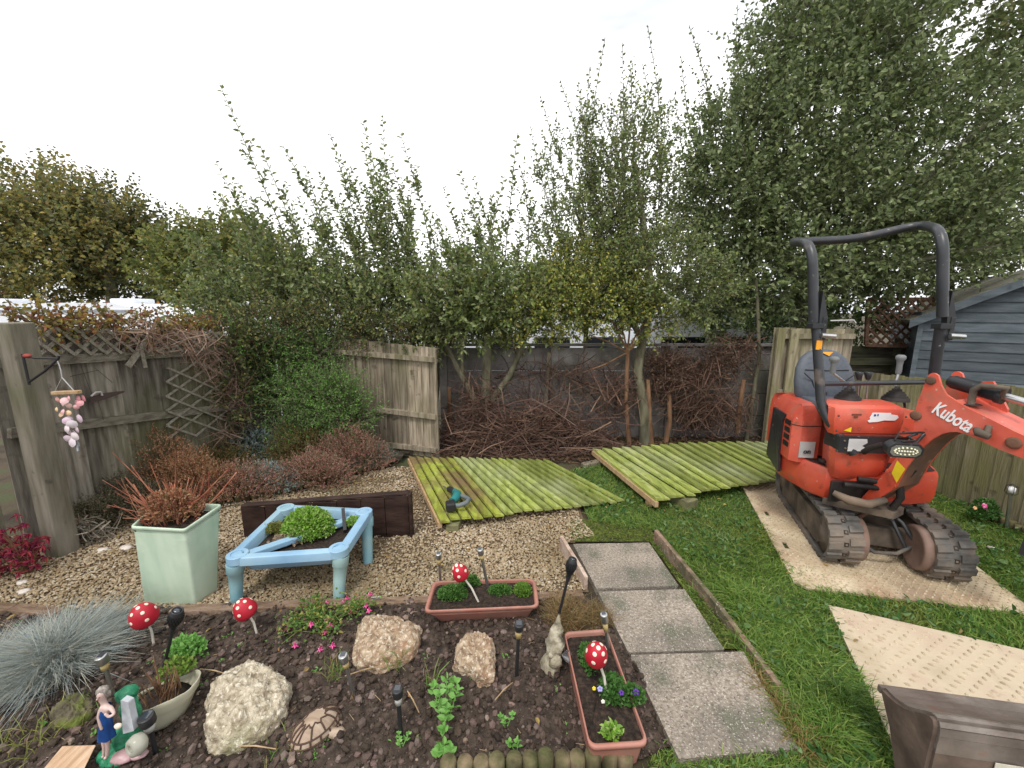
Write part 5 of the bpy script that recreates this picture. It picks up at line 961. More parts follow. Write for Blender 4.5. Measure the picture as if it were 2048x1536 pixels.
G_([sp3(.50 + .1 * math.cos(2 * k), R(15) + k * 2 * math.pi / 32) for k in range(33)]); G_([sp3(1.12, k * 2 * math.pi / 32) for k in range(33)]); G_([sp3(1.42, k * 2 * math.pi / 32) for k in range(33)])
for ph in range(0, 360, 36): G_(path((.52, R(ph + 10)), (1.12, R(ph + 10)), 6))
for ph in range(0, 360, 24): G_(path((1.13, R(ph)), (1.43, R(ph)), 4))
b.build('shell_grooves', m_grv, shl)
b = MB(); hd_ = G(678, 1468, .03); b.ball(hd_, (.024, .026, .021), 10, .1, 3); nk = tc_ + (hd_ - tc_) * .6; b.tube([nk, hd_], [.022, .02], 10); b.build('head', m_tor, to)
for a_, r2 in ((35, .9), (145, .95), (-40, .9), (215, .95)): p = tc_ + tx_ * TL * math.cos(R(a_)) * r2 + ty_ * TWd * math.sin(R(a_)) * r2 * 1.1 - ZZ * .01; b = MB(); b.ball(p, (.02, .02, .018), 8); b.build('leg', m_tor, to)
# ---------------------------------------------------------------- pointed stone ornament with foil flower
m_orn = mat('weathered_stone_ornament', [(.20, .17, .11), (.38, .34, .25), (.52, .48, .38)], scale=16, rough=.95, bump=.9, bscale=50, patch=[((.06, .05, .035), 14, .58, .05, .8), ((.2, .22, .08), 6, .6, .07, .5)])
q, t = stk(1104, 1342, .03, 1118, 1228, .02); og = thing('stone_ornament', 'pointed weathered stone garden gnome beneath the right torch light', 'garden gnome', tuple(q)); ax = (t - q); H_ = ax.length; ax.normalize(); N = 28; V = []; prof = [(.045, 0), (.052, .08), (.046, .17), (.036, .24), (.038, .33), (.047, .43), (.044, .55), (.036, .65), (.03, .74), (.02, .84), (.013, .93), (.006, 1.0)]; x, y, _ = frame(ax)
for r_, s_ in prof:
    for k in range(N): a = 2 * math.pi * k / N; p = q + ax * H_ * s_ + (x * math.cos(a) + y * math.sin(a) * .8) * r_; V.append(p + (p - q - ax * H_ * s_) * mnoise.fractal(p * 26, 1, 2, 3) * .55)
b = MB(); b.add(V, [(i * N + k, i * N + (k + 1) % N, (i + 1) * N + (k + 1) % N, (i + 1) * N + k) for i in range(len(prof) - 1) for k in range(N)], True); b.build('body', m_orn, og)
b = MB(); hp0 = q + ax * H_ * .40
b.ball(hp0 + Vector((-.02, -.038, .0)), (.014, .012, .013), 7); b.ball(hp0 + Vector((.0, -.04, -.03)), (.03, .02, .035), 8, .4, 2); b.build('nose_and_beard', m_orn, og)
b = MB()
for k in range(16): a = R(-70 + k * 140 / 15); o_ = hp0 + Vector((.03, -.035, .0)); d = Vector((math.cos(a * .6) * .9, -.3, math.sin(a * 1.1))).normalized(); b.bar(o_, o_ + d * random.uniform(.035, .055), .006, .001, (0, -1, .3))
tag(b.build('foil_windmill', flat('crumpled_foil', (.55, .57, .6), .2, .9), None, tuple(hp0)), 'crumpled silver foil windmill leaning on the pointed stone ornament', 'windmill')
# ---------------------------------------------------------------- broken pale pot
m_pale = mat('pale_translucent_plastic', [(.42, .41, .31), (.52, .5, .38), (.6, .58, .46)], scale=4, rough=.5, bump=.05, trans=.15, patch=[((.32, .33, .2), 3, .58, .1, .5)])
pc = G(325, 1432, .02); bp_ = thing('broken_pot', 'broken pale plastic bowl with a jagged rim holding dead stems', 'pot', (pc.x, pc.y, 0)); N = 40; V = []; ax = Vector((.12, .10, 1)).normalized(); x, y, _ = frame(ax)
x = Vector((1, 0, -.12)).normalized(); y = ax.cross(x)
for i in range(9):
    t = i / 8
    for k in range(N):
        a = 2 * math.pi * k / N; fr_a = math.cos(a - R(-80)); cut = .42 + .58 * max(0, min(1, .45 + .8 * math.cos(a - R(-15)))) + .03 * math.sin(a * 7); hh = .155 * min(cut, 1.0); r_ = .078 + .045 * t ** .7; V.append(pc + ax * (hh * t) + (x * math.cos(a) + y * math.sin(a)) * r_ * (1.05 if abs(t - .75) < .07 else 1))
b = MB(); b.add(V, [(i * N + k, i * N + (k + 1) % N, (i + 1) * N + (k + 1) % N, (i + 1) * N + k) for i in range(8) for k in range(N)], True); b.add([V[k] for k in range(N)][::-1], [tuple(range(N))]); o = b.build('bowl', m_pale, bp_); so_ = o.modifiers.new('s', 'SOLIDIFY'); so_.thickness = .004
b = MB(); b.lathe([(0, 0), (.098, 0), (.05, .012), (0, .014)], pc + ax * .07, ax, 24); b.build('soil', m_wetsoil, bp_)
m_deadst = mat('dead_stems', [(.08, .04, .025), (.2, .11, .06), (.3, .19, .1)], scale=20, rough=.9, bump=.3, island=1)
b = MB()
for k in range(48): a = random.uniform(0, 6.28); r_ = random.uniform(0, .07); o_ = pc + ax * .075 + x * math.cos(a) * r_ + y * math.sin(a) * r_; d = Vector((math.cos(a) * .25 + random.uniform(-.1, .1), random.uniform(-.2, .25), 1)); l = random.uniform(.05, .15); b.tube([o_, o_ + d * l * .5, o_ + d * l + Vector((random.uniform(-.02, .02), 0, 0))], [.003, .0025, .0012], 5)
tag(b.build('dead_plant', m_deadst, None, tuple(pc + ax * .075)), 'cut brown dead stems growing out of the broken pale pot', 'dead plant')
# ---------------------------------------------------------------- fairy figurine with waterfall
m_fg = mat('painted_green_resin', [(.01, .10, .05), (.03, .24, .12), (.10, .36, .2)], scale=14, rough=.4, bump=.7, bscale=45); m_fw = flat('painted_waterfall', (.45, .47, .5), .35, var=.25); m_fb = mat('painted_blue_dress', [(.008, .035, .14), (.015, .08, .28)], scale=14, rough=.45, bump=.3); m_sk = flat('painted_skin', (.55, .40, .36), .5); m_hair = mat('silver_hair', [(.2, .17, .15), (.42, .38, .34)], scale=30, stretch=(3, 3, 1), rough=.6, bump=.5)
fq = G(250, 1518, .02); fg = thing('fairy_figurine', 'painted fairy in a blue dress beside a green waterfall rock and glass ball', 'figurine', (fq.x, fq.y, 0)); FY = fq.y
def F(px, py, dy=0): return Y(px, py, FY + dy)
def organic(name, pts, m, seed=1, amp=.35, fr=24):
    b = MB()
    for p, r_ in pts:
        n0 = len(b.v); b.ball(p, r_, 12)
        for i in range(n0, len(b.v)): v = Vector(b.v[i]); b.v[i] = tuple(v + (v - p) * mnoise.fractal(v * fr + Vector((seed, 0, 0)), 1, 2, 3) * amp)
    return b.build(name, m, fg)
organic('rock_base', [(F(235, 1505, .02), (.06, .05, .035)), (F(255, 1470, .03), (.045, .04, .06)), (F(262, 1425, .035), (.034, .03, .07)), (F(250, 1390, .03), (.036, .035, .024)), (F(228, 1515, 0), (.05, .04, .02))], m_fg, 2)
b = MB(); b.prism([F(241, 1400, -.012), F(256, 1405, -.012), F(268, 1462, -.018), F(246, 1468, -.018)], Vector((.004, .02, 0))); b.build('waterfall', m_fw, fg, bevel=.004)
def skin(name, chain, m, parent, sub=2):     # chain: list of (point, radius, parent index)
    me = bpy.data.meshes.new(name); me.from_pydata([tuple(p) for p, _, _ in chain], [(i, c_[2]) for i, c_ in enumerate(chain) if c_[2] is not None], []); o = link(name, me, m, parent)
    md = o.modifiers.new('skin', 'SKIN'); md.use_smooth_shade = True
    for i, (_, r_, pr) in enumerate(chain): me.skin_vertices[0].data[i].radius = r_ if hasattr(r_, '__len__') else (r_, r_); me.skin_vertices[0].data[i].use_root = pr is None
    s_ = o.modifiers.new('sub', 'SUBSURF'); s_.levels = sub; s_.render_levels = sub; return o
zf = -.03
body = [(F(213, 1452, zf), .017, None), (F(212, 1435, zf), .014, 0), (F(213, 1418, zf), .016, 1), (F(209, 1408, zf), .008, 2), (F(205, 1400, zf), .010, 3), (F(203, 1390, zf), .0165, 4), (F(204, 1380, zf), .014, 5),
        (F(222, 1416, zf - .01), .007, 2), (F(229, 1428, zf - .018), .006, 7), (F(218, 1434, zf - .028), .005, 8), (F(209, 1427, zf - .03), .004, 9),
        (F(201, 1417, zf - .008), .007, 2), (F(197, 1434, zf - .014), .006, 11), (F(201, 1452, zf - .018), .005, 12), (F(204, 1460, zf - .018), .0045, 13),
        (F(214, 1475, zf), .009, 0), (F(216, 1497, zf), .007, 15), (F(214, 1513, zf), .006, 16), (F(209, 1517, zf - .012), .005, 17),
        (F(207, 1473, zf + .008), .009, 0), (F(209, 1495, zf + .01), .007, 19), (F(208, 1512, zf + .01), .006, 20), (F(203, 1516, zf), .005, 21)]
fb_ = skin('fairy_body', body, m_sk, fg)
b = MB(); V = []
for px, py, rx, ry in ((212, 1411, .016, .014), (212, 1425, .022, .019), (212, 1440, .0185, .017), (212, 1452, .021, .017), (213, 1466, .026, .021), (214, 1474, .027, .022)):
    cx = F(px, py, zf)
    for k in range(20): a = 2 * math.pi * k / 20; w_ = 1 + (.10 * math.sin(5 * a) if py > 1450 else 0); V.append(cx + Vector((math.cos(a) * rx * w_, math.sin(a) * ry * w_, 0)))
b.add(V, [(i * 20 + k, (i + 1) * 20 + k, (i + 1) * 20 + (k + 1) % 20, i * 20 + (k + 1) % 20) for i in range(5) for k in range(20)], True); b.build('dress', m_fb, fb_)
hc = F(203, 1388, zf); b = MB(); b.ball(hc + Vector((-.001, .006, .005)), (.019, .018, .018), 12, .25, 5, 4); b.ball(hc + Vector((-.014, .008, -.012)), (.010, .011, .018), 8, .3, 2, 4); b.ball(hc + Vector((.014, .009, -.008)), (.007, .009, .013), 8, .3, 3, 4); b.build('hair', m_hair, fb_)
b = MB(); b.ball(hc + Vector((.001, -.017, -.004)), (.0025, .004, .003), 5); b.build('nose', m_sk, fb_)
b = MB(); b.ball(hc + Vector((-.006, -.0145, .0)), (.0022, .0015, .0015), 5); b.ball(hc + Vector((.007, -.0145, .0)), (.0022, .0015, .0015), 5); b.build('eyes', m_blackp, fb_)
b = MB(); b.ball(hc + Vector((.001, -.0155, -.0095)), (.0035, .0015, .001), 5); b.build('mouth', flat('painted_mouth', (.35, .06, .06), .5), fb_)
organic('water_bowl', [(F(246, 1513, -.03), (.042, .03, .016)), (F(280, 1508, -.03), (.03, .02, .01))], flat('pink_resin', (.42, .26, .27), .4, var=.35), 6, .3)
b = MB(); gc = F(273, 1490, -.055); gx = Vector((-.3, -.85, .15)).normalized(); b.lathe([(.012, .018), (.018, .024), (.030, .018), (.037, .0), (.033, -.018), (.018, -.028), (0, -.03)], gc, gx, 26); b.lathe([(.012, .018), (.010, .006), (0, .004)], gc, gx, 20); b.build('glass_ball', mat('frosted_glass', [(.40, .40, .33), (.55, .54, .46)], scale=10, rough=.25, bump=0, trans=.25), fg)
b = MB(); b.ball(F(236, 1452, -.035), (.013, .008, .011), 8, .2); b.build('flower', m_dot, fg)
b = MB(); b.hexa([G(85, 1540, .05), G(165, 1545, .05), G(192, 1490, .05), G(125, 1492, .05)], [G(85, 1540, .066), G(165, 1545, .066), G(192, 1490, .066), G(125, 1492, .066)]); tag(b.build('offcut_board', wood('sawn_offcut', [(.42, .27, .17), (.55, .37, .24), (.62, .45, .32)], (8, 1, 3), [], 0), None, tuple(G(130, 1515)), bevel=.003), 'pale fresh wood offcut lying at the front left corner', 'wood piece')
b = MB(); b.box(G(752, 1197, .06), (.045, .003, .035), (Vector((1, .1, 0)), Vector((-.1, 1, .5)).normalized(), Vector((0, -.45, .9)).normalized())); tag(b.build('plant_label', m_fw, None, tuple(G(752, 1197, .04))), 'small silver plant label by the stone edging', 'plant label')
# sticks on the soil
for a, c, lab in (((400, 1338), (460, 1350), 'thin pale twig lying left of the largest rock'), ((470, 1492), (552, 1498), 'pale stick with pink end lying before the largest rock'), ((690, 1352), (775, 1330), 'long straw twig lying across below the broad tan rock'), ((815, 1382), (838, 1425), 'short straw coloured stick above the mint plant'), ((990, 1400), (1025, 1365), 'thin green twig lying in the middle right of the bed')):
    b = MB(); p, q = G(*a, .05), G(*c, .045); b.tube([p, p.lerp(q, .5) + ZZ * .008, q], [.0025, .003, .002], 6); tag(b.build('twig', wood('straw_wood', [(.3, .2, .1), (.45, .33, .2)], (3, 3, 3), [], 0) if 'straw_wood' not in bpy.data.materials else bpy.data.materials['straw_wood'], None, tuple(p)), lab, 'twig')
# ================================================================ THINGS ON THE LEFT FENCE
m_iron = flat('black_iron', (.02, .02, .022), .5); bk0 = Y(48, 712, PP.y - .09)
hb_ = thing('hanging_bracket', 'black triangular iron bracket fixed on the leaning fence post', 'bracket', tuple(bk0)); f_ = lambda x_, y_: Y(x_, y_, PP.y - .10)
b = MB(); b.bar(f_(45, 708), f_(59, 770), .014, .006, (0, -1, 0)); b.build('back_plate', m_iron, hb_)
b = MB(); b.tube([f_(48, 712), f_(70, 716), f_(118, 717)], .006, 6); b.build('arm', m_iron, hb_)
b = MB(); b.tube([f_(58, 764), f_(90, 742), f_(116, 718), f_(118, 711)], .007, 6); b.build('brace', m_iron, hb_)
b = MB(); b.ball(f_(55, 712), (.025, .018, .015), 6, .3, 1); b.build('knob', flat('rusty_red', (.25, .04, .03), .7), hb_)
wc = thing('shell_wind_chime', 'pink seashell wind chime hanging on a driftwood bar from the iron bracket', 'wind chime', tuple(f_(124, 722)))
b = MB(); pts = [(115, 722), (119, 732), (122, 742), (124, 755), (108, 785)]; b.tube([f_(*p) for p in pts[:4]], .0035, 5); b.tube([f_(124, 755), f_(108, 786)], .0018, 4); b.tube([f_(124, 755), f_(150, 784)], .0035, 5); b.build('cord', flat('grey_cord', (.4, .4, .4), .6), wc)
b = MB(); b.bar(f_(106, 786), f_(160, 784), .03, .022); b.build('driftwood_bar', m_tan, wc, bevel=.004)
m_shp = isl('pink_shells', [(.62, .25, .28), (.72, .4, .42), (.66, .3, .22), (.75, .5, .5), (.8, .55, .25)], .5); m_shw = isl('white_shells', [(.7, .55, .62), (.78, .7, .72), (.55, .38, .48), (.8, .74, .76)], .4)
def shell_(b, p, r_, tl): 
    x, y, d = frame(Vector((random.uniform(-.5, .5), -1, random.uniform(-.4, .5)))); V = [p]
    n = 12
    for rr_, zz in ((r_ * .5, .006), (r_, .0)):
        for k in range(n): a = 2 * math.pi * k / n; V.append(p + (x * math.cos(a) + y * math.sin(a)) * rr_ * (1 + .06 * (k % 2)) + d * (zz - .008))
    b.add(V, [(0, 1 + k, 1 + (k + 1) % n) for k in range(n)] + [(1 + k, 1 + n + k, 1 + n + (k + 1) % n, 1 + (k + 1) % n) for k in range(n)], True)
b = MB(); [shell_(b, f_(x_, y_) + Vector((0, random.uniform(-.03, .02), 0)), .019 + random.uniform(-.004, .004), 0) for x_, y_ in ((112, 800), (120, 808), (116, 818), (132, 800), (140, 796), (152, 798), (158, 806), (150, 815), (136, 812), (128, 822), (120, 828), (136, 826), (145, 805), (160, 798))]; b.build('pink_shells', m_shp, wc)
b = MB(); [shell_(b, f_(x_, y_) + Vector((0, random.uniform(-.03, .02), 0)), .025 + random.uniform(-.004, .006), 0) for x_, y_ in ((140, 840), (130, 842), (148, 848), (156, 838), (138, 856), (150, 860), (134, 866), (145, 870), (138, 878), (154, 872), (146, 884))]; b.build('white_shells', m_shw, wc)
b = MB(); shell_(b, f_(148, 888), .03, 0); b.tube([f_(154, 890), f_(156, 902)], .006, 5); b.build('end_shell', m_fw, wc)
# old trowel / saw hung on fence
p = lambda x_, y_, o=.06: onL(x_, y_) + LN * o; tr_ = thing('rusty_sickle', 'rusty dark tool hung flat on the fence behind the shell chime', 'garden tool', tuple(p(165, 800)))
b = MB(); b.prism([p(166, 795), p(190, 786), p(236, 781), p(236, 784), p(200, 797), p(168, 806)], LN * .008); b.build('blade', flat('dark_rust', (.07, .045, .04), .7), tr_)
b = MB(); b.tube([p(166, 792, .08), p(174, 784, .085), p(184, 783, .085), p(188, 790, .08)], .008, 6); b.build('handle', flat('worn_grey', (.4, .38, .36), .6), tr_)
b = MB(); W_ = lambda a, c: b.tube([p(*a, .055), p(*c, .055)], .002, 4); W_((128, 753), (185, 740)); W_((150, 730), (175, 795)); W_((178, 735), (214, 765)); W_((185, 800), (196, 840)); tag(b.build('wire_hanger', m_iron, None, tuple(p(160, 745))), 'bent thin wire strung on the left fence boards', 'wire')
# ================================================================ SMALL BED AT THE RIGHT FENCE
lr0, lr1 = G(1944, 1026), G(2130, 1110); logroll(lr0, lr1, 12, .03, .085, 'yellowed log edging around the little bed at the right fence')
b = MB(); b.add([tuple(v) for v in (lr0 + ZZ * .05, lr1 + ZZ * .05, Vector((4.0, lr1.y, .05)), Vector((4.0, lr0.y + .1, .05)))], [(0, 1, 2, 3)]); tag(b.build('soil_patch', m_wetsoil), kind='structure')
q = G(2013, 1052, .05); ln_ = thing('garden_lantern', 'silver post lantern with wire cage against the right fence', 'lantern', tuple(q))
b = MB(); t = Y(2022, 985, q.y); b.tube([q, t], .011, 8); b.build('post', m_ss, ln_); b = MB(); b.lathe([(0, 0), (.022, 0), (.022, .04), (0, .05)], t, ZZ, 14); b.build('lamp_head', m_white, ln_)
b = MB()
for k in range(6): a = k * math.pi / 3; d = Vector((math.cos(a), math.sin(a), 0)); b.tube([t + d * .015 - ZZ * .02, t + d * .034, t + d * .03 + ZZ * .05, t + ZZ * .07], .002, 4)
b.build('wire_cage', m_iron, ln_)
# ================================================================ PLANTS
def np3(v): return np.array([v[0], v[1], v[2]], float)
def plant(name, label, cat, ab, m, loc, group=None):
    o = ab.build(name, m, None, tuple(loc)); return tag(o, label, cat, group)
def dome_dirs(n, up=.6, rg=None):
    d = (rg or rng).normal(size=(n, 3)); d[:, 2] = np.abs(d[:, 2]) + up; return nrm(d)
# blue fescues
m_fes = mat('blue_grass_blades', [(.5, .5, .5), (.5, .5, .5)], bump=0, rough=.6, trans=.2, spec=.3, icols=[(.20, .25, .26), (.33, .39, .40), (.42, .44, .39), (.28, .32, .31), (.50, .47, .36), (.24, .29, .30)])
def fescue(c, rad, h, n, label, m, w_=.0022, group='tufts of blue grass'):
    rg = np.random.default_rng(int(abs(c[0]) * 1000)); P = rg.normal(size=(n, 3)) * [rad * .28, rad * .28, 0]; D = np.column_stack([P[:, :2] / rad * 1.6 + rg.normal(size=(n, 2)) * .38, .75 + .5 * rg.random(n)]); ab = AB()
    blades(ab, P + np3(c), D, h * (.6 + .7 * rg.random(n)), w_ * (.7 + .6 * rg.random(n)), .28, rg); return plant('blue_grass', label, 'ornamental grass', ab, m, c, group)
fescue(G(118, 1330, .03), .24, .24, 6500, 'large silvery blue grass clump in the left foreground', m_fes)
fescue(G(-40, 1370, .03), .18, .21, 3000, 'second blue grass clump cut by the left picture edge', m_fes)
m_fes2 = leafmat('grey_green_blades', [(.10, .16, .13), (.17, .24, .20), (.13, .2, .15), (.22, .28, .22)])
fescue(G(742, 930, .02), .12, .27, 2200, 'dark blue green grass tuft at the foot of the middle fence panel', m_fes2)
# raised heather bed: soil bank and log edge
HB = [tuple(FP + LD * .15 + LN * .03), tuple(FC), (-2.7, 5.05, 0), (-1.2, 4.65, 0)] + g2((800, 925), (745, 940), (640, 972), (500, 1000), (370, 1018), (230, 1045), (170, 1080))
tag(sheet('soil_bank', HB, 0, mat('bank_soil', [(.02, .015, .01), (.05, .035, .025), (.09, .065, .045)], scale=14, rough=.95, bump=.9, bscale=70), .05, lambda P: .03 + .05 * vn(P, 3)), kind='structure')
lp = [G(170, 1085), G(235, 1048), G(370, 1020), G(500, 1002), G(640, 974), G(745, 942), G(778, 932)]
lg_ = thing('log_edging', 'curved low log edging in front of the heathers by the fence', 'log edging', tuple(lp[2])); tot_ = [0.]
for a, c in zip(lp, lp[1:]): tot_.append(tot_[-1] + (c - a).length)
nn_ = int(tot_[-1] / .062)
for i in range(nn_):
    s_ = tot_[-1] * (i + .5) / nn_; k = max(j for j in range(len(tot_) - 1) if tot_[j] <= s_); c = lp[k].lerp(lp[k + 1], (s_ - tot_[k]) / (tot_[k + 1] - tot_[k])); hh = random.uniform(.07, .11) * (1.25 if i > nn_ - 5 else 1)
    b = MB(); b.lathe([(0, 0), (.027, 0), (.027, hh - .008), (.022, hh), (0, hh + .002)], (c.x, c.y, 0), (random.uniform(-.15, .1), random.uniform(-.12, .02), 1), 9); b.build('log', m_log, lg_)
# heathers and lavenders: domes of small upright sprigs
def heather(px, py, rx, ry, h, n, m, label, cat='heather', z=.03, slen=.085, group='heathers and low shrubs in the fence bed', seed=1):
    rx *= 1.3; ry *= 1.35; h *= 1.25; n = int(n * 1.7)
    rg = np.random.default_rng(seed * 31 + int(px)); c = G(px, py, z); n0 = n; u = dome_dirs(n0, .05, rg); r_ = .35 + .75 * rg.random((n0, 1)) ** .8; P = u * r_ * [rx * 1.1, ry, h]; P[:, 2] *= (.35 + 1.1 * vn(P + seed, 6, 3)); P = P + np3(c) + [0, ry * .6, 0]
    D = u * [1, 1, .6] + rg.normal(size=(n0, 3)) * .6 + [0, 0, .7]; D = nrm(D); ab = AB(); tw = AB(); L_ = slen * (.6 + .8 * rg.random(n0))
    K = 7
    for k in range(K):
        t = (k + .4) / K; Q = P + D * (L_ * t)[:, None]; leaves(ab, Q, D * .8 + rdir(n0, rg) * .55, .017 * (1.25 - .6 * t), .0085, rg=rg)
    m_n = 90; B_ = np.tile(np3(c) + [0, ry * .6, 0], (m_n, 1)); idx = rg.integers(0, n0, m_n); twigs(tw, B_ + rg.normal(size=(m_n, 3)) * [.03, .03, 0], (B_ + P[idx]) / 2 + [0, 0, .02], P[idx], .004, .0015)
    r0 = thing('heather' if cat == 'heather' else 'low_shrub', label, cat, tuple(c), group); ab.build('foliage', m, r0); tw.build('stems', m_deadst, r0); return r0
m_hred = leafmat('heather_red', [(.32, .11, .09), (.46, .22, .18), (.18, .17, .08), (.12, .14, .06), (.55, .33, .28), (.24, .14, .09), (.40, .18, .15), (.16, .18, .11)])
m_hor = leafmat('heather_rust', [(.32, .13, .06), (.45, .24, .13), (.24, .12, .06), (.16, .13, .05), (.52, .32, .2), (.38, .16, .09)])
m_hgr = leafmat('heather_green', [(.08, .10, .03), (.16, .16, .05), (.24, .14, .06), (.12, .14, .05), (.3, .2, .09)])
m_lav = leafmat('lavender_grey', [(.22, .29, .27), (.34, .41, .39), (.27, .35, .34), (.40, .46, .42), (.16, .21, .16)])
m_dkh = leafmat('dark_heath', [(.05, .06, .03), (.10, .10, .05), (.17, .14, .09), (.24, .20, .14)])
H_ = heather
H_(690, 945, .30, .16, .30, 1100, m_hred, 'bright red heather right of the ferny climber', seed=1)
H_(612, 975, .26, .14, .20, 900, m_hred, 'dark red heather spilling over the log edge in the middle of the bed', seed=2)
H_(596, 935, .28, .16, .34, 900, m_hgr, 'olive green and red heather directly below the green climber', seed=3)
H_(520, 985, .24, .13, .20, 800, m_lav, 'grey blue lavender cushion near the log edge', 'lavender', seed=4, slen=.05)
H_(470, 930, .34, .2, .28, 900, m_lav, 'wide grey blue lavender at the back of the bed', 'lavender', seed=5, slen=.05)
H_(560, 910, .25, .18, .34, 600, m_lav, 'pale lavender clump against the mossy fence', 'lavender', seed=6, slen=.05)
H_(462, 1000, .27, .14, .22, 900, m_hred, 'red brown heather behind the blue play table', seed=7)
H_(385, 1008, .26, .14, .32, 1000, m_hor, 'rusty orange heather behind the bin planter', seed=8)
H_(300, 1000, .30, .16, .40, 1000, m_hor, 'tall rusty heather left of the bin planter against the fence', seed=9)
H_(235, 1035, .22, .13, .22, 800, m_dkh, 'dark low heather by the leaning fence post', seed=10)
H_(400, 955, .30, .18, .30, 700, m_hgr, 'green brown heather between the lavender and the rusty heather', seed=11)
H_(175, 1062, .16, .10, .16, 500, m_dkh, 'dry grey heath twigs at the foot of the post', seed=12)
H_(345, 950, .3, .15, .42, 700, m_hor, 'highest straw coloured heather close to the left fence', seed=13)
# cut red stems in the bin
m_can = mat('red_canes', [(.20, .05, .03), (.34, .12, .07), (.46, .24, .15)], scale=12, rough=.7, bump=.2, island=1, patch=[((.10, .06, .04), 6, .6, .08, .7), ((.6, .5, .4), 20, .68, .03, .6)])
b = MB(); bc = sum(rim, Vector()) / 4
bc = (G(264, 1052, .5) + G(369, 1058, .5) + G(441, 1009, .5) + G(318, 1003, .5)) / 4
for k in range(190):
    a = random.uniform(0, 6.28); r_ = random.uniform(0, .12); o_ = bc + Vector((math.cos(a) * r_ * 1.2, math.sin(a) * r_, -.03)); ln = random.choice([.07, .10, .15, .2, .3]) * random.uniform(.6, 1.1)
    d = Vector((math.cos(a) * .55 + random.uniform(-.45, .3), math.sin(a) * .4 + random.uniform(-.3, .3), random.uniform(.5, 1.1))).normalized(); r1 = random.choice([.0015, .002, .0028, .0055]); m1 = o_ + d * ln * .5 + Vector((random.uniform(-.02, .02), random.uniform(-.02, .02), random.uniform(0, .02)))
    b.tube([o_, m1, o_ + d * ln + Vector((0, 0, random.uniform(-.02, .04)))], [r1, r1 * .9, r1 * .6], 6)
for tx, ty, dx in ((225, 905, -.0), (300, 925, 0), (352, 900, 0), (262, 930, 0), (205, 960, 0), (215, 1010, 0), (455, 940, 0)): t = Y(tx, ty, bc.y + random.uniform(-.06, .06)); b.tube([bc + Vector((random.uniform(-.08, .08), 0, -.02)), bc.lerp(t, .5) + Vector((random.uniform(-.03, .04), 0, random.uniform(-.05, .02))), t], [.0035, .003, .0018], 7)
tag(b.build('cut_canes', m_can, None, tuple(bc)), 'tangle of cut red brown canes filling the pale green bin', 'cut shrub')
# bright plant in the play table
m_cre = leafmat('cress_green', [(.16, .33, .03), (.24, .45, .05), (.12, .25, .03), (.32, .5, .1), (.5, .58, .25)])
def cushion(px, py, z, rx, ry, h, n, lf, m, label, name='low_plant', cat='plant', seed=1, stems=True, up=.3, group=None):
    rg = np.random.default_rng(seed); c = G(px, py, z); u = dome_dirs(n, .1, rg); P = u * (.6 + .4 * rg.random((n, 1))) * [rx, ry, h] + np3(c); ab = AB(); leaves(ab, P, u * .6 + rdir(n, rg) * .7 + [0, 0, up], lf * (.6 + .8 * rg.random(n)), lf * .75, rg=rg)
    if stems: k = 50; B_ = np.tile(np3(c), (k, 1)) + rg.normal(size=(k, 3)) * [rx * .25, ry * .25, 0]; twigs(ab, B_, (B_ + P[:k]) / 2, P[:k], .0018, .001)
    return plant(name, label, cat, ab, m, c, group)
cushion(618, 1066, .26, .17, .13, .17, 5200, .017, m_cre, 'bright lime green cress like mound in the middle of the blue table', seed=2)
cushion(548, 1062, .26, .09, .07, .05, 500, .014, leafmat('olive_leaf', [(.12, .14, .03), (.22, .24, .05), (.3, .28, .1)]), 'olive patch of small plants at the left side of the blue table', seed=3)
cushion(575, 1085, .26, .11, .04, .05, 160, .02, leafmat('dead_leaf_bits', [(.16, .10, .06), (.3, .22, .15), (.42, .34, .26)]), 'dry stems at the near edge of the blue table', seed=4)
cushion(705, 1048, .27, .05, .05, .05, 300, .012, m_cre, 'small mossy green patch right of the black stake in the table', seed=5)
cushion(345, 1030, .50, .17, .12, .16, 1500, .017, m_hor, 'rusty small leaved growth among the canes in the green bin', name='rusty_plant', seed=90)
# trough plants
m_hrb = leafmat('trough_green', [(.05, .14, .025), (.09, .22, .04), (.07, .17, .03), (.15, .28, .07), (.04, .10, .02)])
cushion(905, 1192, .13, .085, .05, .06, 1500, .013, m_hrb, 'dense green herb at the left end of the back trough', seed=6)
cushion(1000, 1185, .13, .07, .04, .045, 800, .012, m_hrb, 'loose green herb in the middle of the back trough', seed=7)
cushion(1045, 1185, .13, .05, .05, .05, 700, .014, leafmat('trough_lime', [(.12, .26, .04), (.2, .34, .06), (.1, .2, .03)]), 'lime green grassy plant at the right end of the back trough', seed=8, up=1.2)
cushion(940, 1170, .13, .06, .03, .06, 500, .014, m_hrb, 'leafy green plant behind the small mushroom', seed=9)
m_vio = leafmat('viola_leaf', [(.04, .12, .02), (.08, .20, .04), (.06, .15, .03), (.14, .26, .08)])
cushion(1180, 1320, .155, .05, .09, .045, 500, .013, m_vio, 'small leaved viola foliage at the back of the slab side trough', seed=10)
cushion(1225, 1385, .155, .055, .07, .06, 700, .015, m_vio, 'bushy viola foliage around the mushroom in the slab side trough', seed=11)
cushion(1262, 1400, .155, .05, .04, .06, 350, .017, m_vio, 'viola leaves hanging over the trough edge towards the slab', seed=12)
cushion(1222, 1470, .155, .035, .03, .03, 60, .022, m_cre, 'little pale green seedling at the near end of the slab side trough', seed=13)
